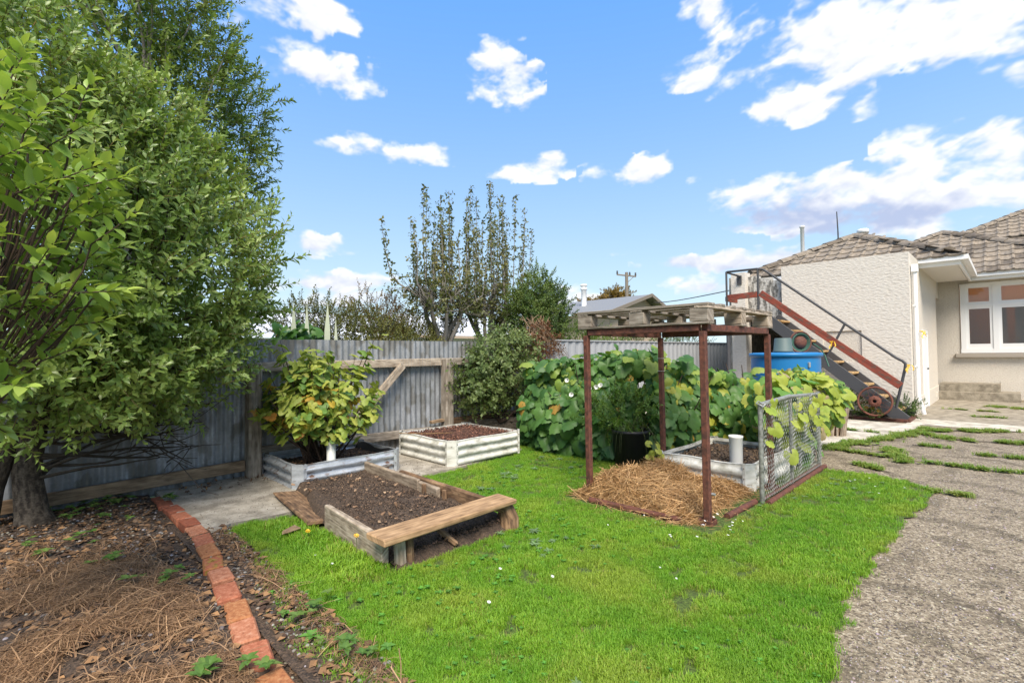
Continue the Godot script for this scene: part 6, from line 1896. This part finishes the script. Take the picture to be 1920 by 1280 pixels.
	branches(c, Vector3(0, 2.0, 0), pts, 10, 0.07, M.stem_grey, 0.55)
	part(c, "trunk", tube_mesh([Vector3(0, -0.1, 0), Vector3(0.04, 1.0, 0.02), Vector3(0, 2.1, 0)], [0.16, 0.12, 0.1], 9, false), M.stem_grey)

func currant() -> void:
	var a := thing("currant_bush", "yellow-green currant bush with lobed leaves turning orange in the galvanised bed", "bush", Vector3(2.12, 0.14, -4.87))
	var items: Array = []
	var stems := begin()
	for k in 64:
		var ang := rng.randf() * TAU
		var r := sqrt(rng.randf())
		var tip := Vector3(cos(ang) * r * 0.6, 1.18 - r * r * 0.45 - rng.randf() * 0.35, sin(ang) * r * 0.58)
		if k < 9: tip = Vector3(-0.45 + k * 0.12, 1.02 + 0.25 * rng.randf(), rng.randf_range(-0.25, 0.25))
		var base := Vector3(rng.randfn() * 0.06, 0.0, rng.randfn() * 0.05)
		var mid := base.lerp(tip, 0.5) + Vector3(cos(ang), 0, sin(ang)) * 0.06
		add_tube(stems, [base, base.lerp(mid, 0.5), mid, mid.lerp(tip, 0.6), tip], [0.011, 0.009, 0.007, 0.005, 0.002], 5, false)
		for j in 19:
			var f := 0.36 + 0.64 * (j + rng.randf()) / 19.0
			var p := mid.lerp(tip, (f - 0.36) / 0.64)
			p += rv(0.05)
			var out := (Vector3(p.x, 0.25, p.z).normalized() * 0.8 + rdir() * 0.7 + Vector3(0, 0.35, 0)).normalized()
			var ld := (Vector3(out.x, -0.55, out.z) + rdir() * 0.5).normalized()
			var z := (out - ld * out.dot(ld)).normalized()
			var c := Color(0.25, 0.35, 0.055).lerp(Color(0.44, 0.47, 0.09), rng.randf())
			if rng.randf() < 0.25: c = Color(0.16, 0.28, 0.05)
			if rng.randf() < 0.07 and p.y < 0.85: c = Color(0.5, 0.22, 0.04).lerp(Color(0.5, 0.38, 0.05), rng.randf())
			items.append([Transform3D(Basis(ld.cross(z) * -1.0, ld, z).orthonormalized().scaled(Vector3.ONE * rng.randf_range(0.7, 1.25)), p + out * 0.02), c])
	for k in 9:   # bare arching stems at the left
		var e := Vector3(-0.2 - rng.randf() * 0.35, 0.3 + rng.randf() * 0.45, 0.05 + rng.randf() * 0.25)
		add_tube(stems, [Vector3(rng.randfn() * 0.05, 0, 0.02), Vector3(e.x * 0.4, e.y * 0.35, e.z * 0.4), e], [0.009, 0.006, 0.003], 5, false)
	part(a, "stem", done(stems), M.stem_brown)
	leaves(a, [lobed_leaf(0.105, 5, 0.45, 0.3, 1), lobed_leaf(0.1, 5, 0.5, 0.5, 2), lobed_leaf(0.11, 5, 0.4, 0.15, 3)], "leaf_soft", items, 300)

func hedge_leaf(p: Vector3, out: Vector3, size: Vector2, hang := 0.75) -> Transform3D:
	var n := (out * 0.75 + Vector3(-0.4, 0.55, 0.45) * 0.9 + rdir() * 0.5).normalized()
	var ld := (Vector3(0, -hang, 0) + out * 0.35 + rdir() * 0.5).normalized()
	var z := (n - ld * n.dot(ld)).normalized()
	return Transform3D(Basis(ld.cross(z) * -1.0, ld, z).orthonormalized().scaled(Vector3.ONE * rng.randf_range(size.x, size.y)), p)

func vines() -> void:
	var a := thing("grape_vine", "broad-leaved green vine forming a hedge behind the pallet stand", "vine", Vector3(4.9, 0, -3.2))
	var o := a.position
	var line := [Vector2(4.98, -4.36), Vector2(4.86, -4.05), Vector2(4.84, -3.5), Vector2(4.98, -3.0), Vector2(5.45, -2.82), Vector2(6.2, -2.65), Vector2(7.0, -2.5)]
	var tops := [1.12, 1.12, 1.2, 1.28, 1.12, 0.98, 0.92]
	var items: Array = []
	for k in 2500:
		var u := rng.randf() * 6.0
		if k % 3 == 0: u = rng.randf() * 3.6
		var i := mini(int(u), 5)
		var f := u - i
		var c: Vector2 = line[i].lerp(line[i + 1], f)
		var d: Vector2 = (line[i + 1] - line[i]).normalized()
		var side := Vector2(-d.y, d.x)
		if side.dot(Vector2(-0.7, 0.7)) < 0: side = -side
		var top: float = lerpf(tops[i], tops[i + 1], f) + 0.07 * noise.get_noise_2d(u * 30.0, 3.0)
		var y := rng.randf()
		var th := rng.randf_range(-0.35, 1.0)
		var bulge := 0.3 * sin(clampf(y * 0.85 + 0.2, 0.0, 1.0) * PI) * (1.0 + 0.5 * noise.get_noise_2d(u * 25.0, y * 3.0 * 25.0)) + 0.06
		var out := Vector3(side.x, 0, side.y)
		var up := smoothstep(0.75, 1.0, y)
		var w := bulge * (1.0 - up * 0.5)
		var p2 := c + side * w * (1.0 if th > -0.1 else th * 2.0) + side * rng.randf_range(-0.12, 0.03)
		if up > 0.3: p2 = c + side * rng.randf_range(-0.3, 0.3) * 0.9
		var p := Vector3(p2.x, 0.06 + y * (top - 0.06), p2.y)
		if p.x > 4.3 and p.x < 5.68 and p.z > -2.5 and p.y < 0.45: continue
		var nrm := (out * (1.0 - up * 0.7) + Vector3.UP * up).normalized()
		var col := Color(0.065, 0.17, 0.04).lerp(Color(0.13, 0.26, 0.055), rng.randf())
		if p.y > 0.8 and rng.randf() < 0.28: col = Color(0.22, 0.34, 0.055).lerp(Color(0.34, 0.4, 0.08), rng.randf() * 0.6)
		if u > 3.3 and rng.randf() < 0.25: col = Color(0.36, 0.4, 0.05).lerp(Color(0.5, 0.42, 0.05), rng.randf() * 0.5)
		if rng.randf() < 0.012: col = Color(0.5, 0.3, 0.06)
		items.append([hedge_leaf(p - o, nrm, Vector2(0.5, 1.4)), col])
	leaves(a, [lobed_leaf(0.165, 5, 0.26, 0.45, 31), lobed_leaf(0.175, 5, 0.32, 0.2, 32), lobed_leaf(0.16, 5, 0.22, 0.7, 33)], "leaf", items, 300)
	var st := begin()
	for k in 60:
		var u := rng.randf() * 5.8
		var i := int(u)
		var c: Vector2 = line[i].lerp(line[i + 1], u - i)
		var b := Vector3(c.x, 0, c.y) - o
		limb(st, b, b + Vector3(rng.randfn() * 0.2, rng.randf_range(0.7, 1.1), rng.randfn() * 0.2), 0.014, 0.005, 0.15, 5, 5)
	part(a, "stem", done(st), M.stem_brown)
	# bindweed flowers
	for q in [[1085, 0.74, -3.55], [1120, 0.82, -3.3], [1140, 0.86, -3.15], [1093, 0.9, -3.62], [1300, 0.84, -3.2]]:
		part(a, "flower", lathe([Vector2(0.003, -0.035), Vector2(0.006, -0.015), Vector2(0.014, 0.0), Vector2(0.026, 0.007)], 12), M.white_plastic, Transform3D(turned(Vector3(-0.8, 0.3, 0.5) + rv(0.3)), Vector3(4.44 + rng.randf() * 0.04, q[1], q[2]) - o))
	# yellowing vine over the gate's far end
	var b := thing("yellow_vine", "yellowing large-leaved vine sprawling beside the wire netting gate and blue tub", "vine", Vector3(6.2, 0, -1.75))
	o = b.position
	items = []
	for k in 15:   # a few trails through the netting
		var p := Vector3(rng.randf_range(4.25, 5.85), 0.82 - 0.5 * pow(rng.randf(), 1.6), rng.randf_range(-1.4, -1.33)) - o
		items.append([hedge_leaf(p, Vector3(-0.5, 0, 0.8), Vector2(0.5, 0.95)), Color(0.3, 0.4, 0.05).lerp(Color(0.46, 0.48, 0.08), rng.randf())])
	var blobs := [[Vector3(-0.35, 0.66, 0.0), Vector3(0.5, 0.34, 0.3)], [Vector3(0.2, 0.7, 0.02), Vector3(0.5, 0.33, 0.32)], [Vector3(0.65, 0.66, 0.1), Vector3(0.42, 0.3, 0.3)], [Vector3(-0.2, 0.35, 0.1), Vector3(0.45, 0.3, 0.2)]]
	for p in crown_points(blobs, 620, 0.3, 0.15, 41):
		if (p[0] + o).z > -1.46 and (p[0] + o).x < 5.85 and rng.randf() < 0.8: continue
		var col := Color(0.3, 0.4, 0.05).lerp(Color(0.46, 0.5, 0.08), rng.randf())
		if rng.randf() < 0.35: col = Color(0.16, 0.3, 0.06)
		if rng.randf() < 0.06: col = Color(0.45, 0.36, 0.2)
		items.append([hedge_leaf(p[0], p[1], Vector2(0.75, 1.35)), col])
	leaves(b, [lobed_leaf(0.16, 5, 0.2, 0.35, 34), lobed_leaf(0.175, 5, 0.16, 0.2, 35)], "leaf_soft", items, 250)
	st = begin()
	for k in 12:
		limb(st, Vector3(-0.4 + k * 0.08, 0, rng.randfn() * 0.1), Vector3(-0.5 + rng.randf() * 1.2, 0.75 + rng.randf() * 0.2, rng.randfn() * 0.15), 0.012, 0.004, 0.15, 5, 5)
	part(b, "stem", done(st), M.stem_brown)
	# weedy plant in the black pot
	var c := thing("pot_plant", "small-leaved bushy weed spilling over the black pot", "plant", Vector3(4.62, 0.34, -2.88))
	var pts := crown_points([[Vector3(0, 0.26, -0.05), Vector3(0.3, 0.2, 0.3)], [Vector3(-0.12, 0.2, -0.25), Vector3(0.2, 0.18, 0.2)]], 170, 0.1, 0.2, 51)
	sprigs(c, [sprig(14, 0.16, 0.036, 0.02, 52, false, Color(1.4, 1.3, 1.2)), sprig(12, 0.13, 0.04, 0.022, 53, false, Color(1.4, 1.3, 1.2))], "leaf", pts, Vector2(0.8, 1.3), Color(0.1, 0.2, 0.03), Color(0.2, 0.32, 0.05), 0.5, 0.5)
	st = begin()
	for k in 20: limb(st, Vector3(rng.randfn() * 0.05, 0, rng.randfn() * 0.05), pts[k * 7 % pts.size()][0], 0.005, 0.002, 0.1, 4, 3)
	part(c, "stem", done(st), M.stem_green)
	st = begin()
	for k in 30:   # grass blades hanging over the pot's edge
		var ang := rng.randf() * TAU
		var d := Vector3(cos(ang), 0, sin(ang))
		add_tube(st, [d * 0.1, d * 0.18 + Vector3(0, 0.12, 0), d * 0.26 + Vector3(0, 0.02, 0), d * 0.29 - Vector3(0, 0.15, 0)], [0.002, 0.002, 0.0016, 0.0008], 3, false)
	part(c, "grass_blade", done(st), M.stem_green)
	# yellow-green seedling growing through the straw
	var d := thing("straw_seedling", "pale yellow-green leafy shoot growing at the back of the straw", "plant", Vector3(4.3, 0.1, -2.42))
	items = []
	st = begin()
	add_tube(st, [Vector3.ZERO, Vector3(0.01, 0.12, 0), Vector3(-0.01, 0.26, 0.01)], [0.005, 0.004, 0.002], 5, false)
	for k in 9:
		var f := 0.2 + k * 0.09
		items.append([hedge_leaf(Vector3(0, 0.27 * f, 0) + Vector3(cos(k * 2.4), 0, sin(k * 2.4)) * 0.03, Vector3(cos(k * 2.4), 0.3, sin(k * 2.4)), Vector2(0.55, 0.8), 0.2), Color(0.36, 0.4, 0.06)])
	part(d, "stem", done(st), M.stem_green)
	leaves(d, [lobed_leaf(0.12, 3, 0.12, 0.3, 36)], "leaf_soft", items, 9)

func bramble() -> void:
	var a := thing("bramble", "dull green bramble bush growing over the concrete planter at the fence", "bush", Vector3(4.72, 0.26, -5.08))
	var blobs := [[Vector3(-0.05, 0.66, 0.0), Vector3(0.6, 0.4, 0.34)], [Vector3(0.3, 0.5, 0.08), Vector3(0.48, 0.3, 0.3)], [Vector3(-0.3, 0.44, 0.02), Vector3(0.4, 0.26, 0.28)], [Vector3(0.15, 1.0, -0.1), Vector3(0.46, 0.26, 0.3)], [Vector3(0.55, 1.02, -0.15), Vector3(0.4, 0.2, 0.25)]]
	var pts := crown_points(blobs, 900, 0.3, 0.2, 61)
	sprigs(a, [sprig(9, 0.17, 0.06, 0.042, 62, false, Color(1.35, 1.3, 1.1), 0.3), sprig(8, 0.2, 0.066, 0.046, 63, false, Color(1.3, 1.25, 1.1), 0.4)], "leaf", pts, Vector2(0.75, 1.25), Color(0.11, 0.175, 0.05), Color(0.23, 0.29, 0.1), 0.25, 0.55)
	branches(a, Vector3(0, 0, 0.05), pts, 8, 0.012, M.stem_brown, 0.4, "cane")
	# dead vine stems and leaves on the fence top
	var b := thing("dead_vine", "tangle of dead brown vine stems and leaves on top of the fence", "vine", Vector3(5.75, 1.3, -5.38))
	var st := begin()
	for k in 60:
		var e := Vector3(rng.randf_range(-0.35, 0.75), rng.randf_range(-0.3, 0.1), rng.randf_range(0.05, 0.3))
		limb(st, Vector3(rng.randf_range(-0.2, 0.35), rng.randf_range(0.1, 0.55), rng.randf_range(-0.1, 0.15)), e, 0.006, 0.003, 0.12, 4, 4)
	part(b, "stem", done(st), M.rail_wood)
	var dp := crown_points([[Vector3(0.05, 0.08, 0.12), Vector3(0.55, 0.36, 0.16)]], 200, 0.1, 0.2, 64)
	sprigs(b, [sprig(6, 0.12, 0.06, 0.03, 65, false, Color(1.2, 1.1, 1.0), 0.9)], "leaf_soft", dp, Vector2(0.7, 1.2), Color(0.16, 0.07, 0.03), Color(0.3, 0.15, 0.07), -0.4, 0.6)

func pear_trees() -> void:
	var sp := [sprig(3, 0.06, 0.085, 0.054, 71, false, Color(1.0, 1.0, 1.0), 0.5), sprig(4, 0.09, 0.078, 0.05, 72, false, Color(1.3, 0.95, 0.7), 0.6)]
	for q in [
		["pear tree with upright leafy shoots behind the fence, the left of two", 5.2, [[4.62, 3.35, 0.0], [4.78, 4.05, 0.1], [4.98, 4.1, -0.1], [5.08, 3.6, 0.15], [5.22, 3.2, -0.2], [5.38, 4.15, 0.0], [5.5, 3.4, 0.1], [4.55, 2.9, 0.1], [4.18, 2.55, 0.0], [4.35, 2.2, 0.1], [4.75, 2.6, -0.2], [4.9, 2.9, 0.2], [5.3, 2.7, 0.2], [5.55, 3.75, -0.15], [5.15, 4.0, 0.05], [5.62, 4.05, 0.2]], "pear_tree"],
		["pear tree with upright leafy shoots behind the fence, the right of two", 6.3, [[5.75, 3.7, 0.1], [5.9, 4.35, 0.0], [6.12, 4.2, -0.1], [6.3, 4.5, 0.1], [6.45, 4.55, -0.1], [6.62, 4.3, 0.1], [6.8, 3.9, 0.0], [6.98, 4.4, 0.1], [7.2, 3.3, 0.0], [7.45, 3.75, 0.1], [6.2, 3.3, -0.2], [6.6, 3.4, 0.2], [6.9, 3.0, -0.1], [6.05, 3.0, 0.2], [6.5, 3.9, 0.2], [6.35, 3.8, -0.2], [6.75, 4.35, -0.15], [5.95, 3.5, 0.15]], "pear_tree"]]:
		var t := thing(q[3], q[0], "tree", Vector3(q[1], 0, -7.0), "pear trees behind the fence")
		var base := Vector3(0, 1.25, 0)
		var st := begin()
		add_tube(st, [Vector3(0.02, -0.1, 0), Vector3(0.0, 0.7, 0.02), base], [0.1, 0.08, 0.075], 8, false)
		part(t, "trunk", done(st), M.stem_grey)
		st = begin()
		var pts: Array = []
		var heads: Array = []
		for k in 7:
			var a := TAU * k / 7.0
			var j := base + Vector3(cos(a) * rng.randf_range(0.25, 0.6), rng.randf_range(0.45, 0.95), sin(a) * rng.randf_range(0.2, 0.5))
			heads.append(j)
			limb(st, base - Vector3(0, 0.05, 0), j, 0.05, 0.03, 0.1, 6, 4)
		var shoots: Array = q[2].duplicate()
		for k in 14: shoots.append([q[1] + rng.randfn() * 0.55, rng.randf_range(2.5, 4.0), rng.randfn() * 0.3])
		for s in shoots:
			var tip := Vector3(s[0] - q[1], s[1], s[2])
			var near: Vector3 = heads[0]
			for j in heads:
				if Vector2(j.x - tip.x, j.z - tip.z).length() < Vector2(near.x - tip.x, near.z - tip.z).length(): near = j
			var mid := Vector3(lerpf(near.x, tip.x, 0.75), near.y + 0.3, lerpf(near.z, tip.z, 0.75))
			add_tube(st, [near, mid, mid.lerp(tip, 0.5) + rv(0.03), tip], [0.016, 0.011, 0.007, 0.003], 5, false)
			var n := maxi(1, int((tip.y - mid.y) / 0.06))
			for k in n:
				var f := (k + 0.5) / n
				for r in 1 + (k % 2): pts.append([mid.lerp(tip, f) + rv(0.02 + 0.06 * (1.0 - f)), (rdir() * Vector3(1, 0.2, 1)).normalized()])
			for k in 16:   # spurs low down
				var p := near.lerp(mid, rng.randf()) + rv(0.24)
				pts.append([p, rdir()])
				if k % 2 == 0: limb(st, near.lerp(mid, rng.randf()), p + rv(0.12), 0.006, 0.003, 0.1, 4, 3)
		for k in 34:   # spreading twigs low in the crown
			var j: Vector3 = heads[k % heads.size()]
			var a := rng.randf() * TAU
			var e := j + Vector3(cos(a) * rng.randf_range(0.25, 0.75), rng.randf_range(-0.2, 0.75), sin(a) * rng.randf_range(0.2, 0.5))
			limb(st, j, e, 0.012, 0.003, 0.14, 4, 4)
			for m in 9: pts.append([j.lerp(e, rng.randf_range(0.3, 1.0)) + rv(0.07), rdir()])
		part(t, "branch", done(st), M.stem_grey)
		sprigs(t, sp, "leaf", pts, Vector2(0.6, 1.05), Color(0.1, 0.13, 0.04), Color(0.25, 0.24, 0.08), 0.35, 0.5)

func back_plants() -> void:
	var tiny := [sprig(12, 0.2, 0.045, 0.024, 81, false, Color(1.4, 1.25, 1.1)), sprig(12, 0.16, 0.042, 0.022, 82, false, Color(1.5, 1.3, 1.1))]
	var fine := [sprig(14, 0.17, 0.05, 0.026, 83, false, Color(1.6, 1.45, 1.1)), sprig(13, 0.14, 0.045, 0.025, 84, false, Color(1.4, 1.3, 1.0))]
	for q in [
		["evergreen_bush", "dark green upright evergreen bush behind the fence right of the pear trees", Vector3(6.75, 0, -6.1), [[Vector3(0, 1.7, 0), Vector3(0.62, 0.62, 0.5)], [Vector3(-0.05, 2.25, 0), Vector3(0.36, 0.5, 0.36)], [Vector3(0.32, 2.1, 0), Vector3(0.36, 0.42, 0.36)], [Vector3(-0.38, 2.0, 0), Vector3(0.3, 0.38, 0.3)]], 1500, fine, Color(0.07, 0.13, 0.03), Color(0.22, 0.3, 0.07)],
		["privet_hedge", "olive and yellow-green hedge showing over the middle of the fence", Vector3(3.7, 0, -7.2), [[Vector3(0.2, 1.45, 0), Vector3(1.1, 0.5, 0.5)], [Vector3(-0.6, 1.6, 0.0), Vector3(0.7, 0.42, 0.5)], [Vector3(0.95, 1.35, 0.1), Vector3(0.7, 0.36, 0.45)]], 1500, tiny, Color(0.1, 0.12, 0.03), Color(0.27, 0.27, 0.07)],
		["bronze_shrub", "thin bronze-leaved shrub above the hedge beside the pear trees", Vector3(4.3, 0, -7.6), [[Vector3(0.1, 1.75, 0), Vector3(0.55, 0.42, 0.4)], [Vector3(-0.25, 2.0, 0), Vector3(0.22, 0.3, 0.2)], [Vector3(0.25, 2.0, 0), Vector3(0.18, 0.25, 0.2)]], 260, tiny, Color(0.16, 0.1, 0.035), Color(0.27, 0.2, 0.07)],
		["ivy_mound", "bright green bushy growth behind the fence next to the bungalow roof", Vector3(7.9, 0, -6.2), [[Vector3(0, 1.35, 0), Vector3(0.75, 0.52, 0.45)], [Vector3(1.0, 1.25, 0), Vector3(0.7, 0.4, 0.4)]], 800, tiny, Color(0.1, 0.17, 0.03), Color(0.24, 0.32, 0.07)],
		["garden_hedge", "low green hedge over the steel fence near the house", Vector3(11.5, 0, -6.6), [[Vector3(0, 1.3, 0), Vector3(1.6, 0.5, 0.5)], [Vector3(2.2, 1.3, 0), Vector3(1.4, 0.45, 0.5)]], 800, tiny, Color(0.07, 0.13, 0.03), Color(0.16, 0.24, 0.05)],
		["autumn_tree", "distant bushy tree turning autumn gold behind the grey roof", Vector3(42.2, 0, -28.6), [[Vector3(0.6, 5.6, 0.4), Vector3(2.3, 2.0, 2.0)], [Vector3(-1.7, 5.0, -1.2), Vector3(1.5, 1.5, 1.5)]], 0, [], Color(0.2, 0.14, 0.03), Color(0.34, 0.22, 0.05)]]:
		var t := thing(q[0], q[1], "tree" if q[0] == "autumn_tree" else "bush", q[2])
		var far: bool = q[0] == "autumn_tree"
		var pts := crown_points(q[3], 2600 if far else q[4], 0.3, 0.25, 90)
		sprigs(t, [sprig(9, 0.3, 0.2, 0.11, 91)] if far else q[5], "leaf", pts, Vector2(0.8, 1.3), q[6], q[7], 0.5, 0.5)
		branches(t, Vector3(0, 3.2, 0) if far else Vector3(0, 0.8, 0), pts, 6, 0.1 if far else 0.02, M.stem_brown)
		part(t, "trunk", tube_mesh([Vector3.ZERO, Vector3(0, 3.3 if far else 0.85, 0)], [0.2 if far else 0.04, 0.14 if far else 0.025], 7, false), M.stem_brown)
	# broad dark leaves at the left above the fence
	var a := thing("broad_leaf_plant", "clump of broad dark green leaves poking above the fence by the shrubs", "plant", Vector3(2.25, 0, -5.85))
	var items: Array = []
	for p in crown_points([[Vector3(0, 1.42, 0), Vector3(0.26, 0.2, 0.2)]], 90, 0.2, 0.1, 95):
		items.append([hedge_leaf(p[0], p[1], Vector2(0.8, 1.2), 0.3), Color(0.06, 0.16, 0.03).lerp(Color(0.12, 0.25, 0.05), rng.randf())])
	leaves(a, [lobed_leaf(0.15, 3, 0.08, 0.3, 96)], "leaf_gloss", items, 0)
	part(a, "stem", tube_mesh([Vector3.ZERO, Vector3(0.02, 1.4, 0)], [0.02, 0.012], 6, false), M.stem_green)
	# plants under the stair
	var b := thing("stair_plants", "low green plants with orange flowers in the narrow bed under the stair", "plants", Vector3(10.5, 0, -1.9))
	part(b, "soil", relief(-0.2, 0.75, -0.9, 0.55, 0.07, func(x: float, z: float) -> float: return 0.06 + noise.get_noise_2d(x * 12.0, z * 12.0) * 0.02), M.soil)
	var pts := crown_points([[Vector3(0.1, 0.25, -0.25), Vector3(0.35, 0.28, 0.5)], [Vector3(0.0, 0.12, 0.15), Vector3(0.22, 0.12, 0.3)], [Vector3(0.4, 0.2, 0.6), Vector3(0.35, 0.14, 0.14)]], 420, 0.1, 0.2, 97)
	sprigs(b, tiny, "leaf", pts, Vector2(0.6, 1.1), Color(0.06, 0.12, 0.025), Color(0.17, 0.26, 0.05), 0.6, 0.5)
	for k in 5:
		part(b, "flower", lathe([Vector2(0.004, -0.01), Vector2(0.02, 0.0), Vector2(0.035, 0.012)], 8), M.yellow_tape, Transform3D(turned(Vector3(-0.7, 0.7, 0.3)), Vector3(-0.1 + rng.randf() * 0.1, 0.16 + rng.randf() * 0.05, 0.1 + k * 0.09)))

func _ready() -> void:
	rng.seed = 20240607
	noise.seed = 9
	noise.frequency = 0.35
	noise.fractal_octaves = 3
	view_and_light()
	materials()
	ground()
	fence()
	house()
	beyond()
	stair()
	brick_edging()
	beds()
	stand()
	yard_things()
	big_shrubs()
	currant()
	vines()
	bramble()
	pear_trees()
	back_plants()
	lawn_grass()
	crack_weeds()
	litter()
	loose_gravel()
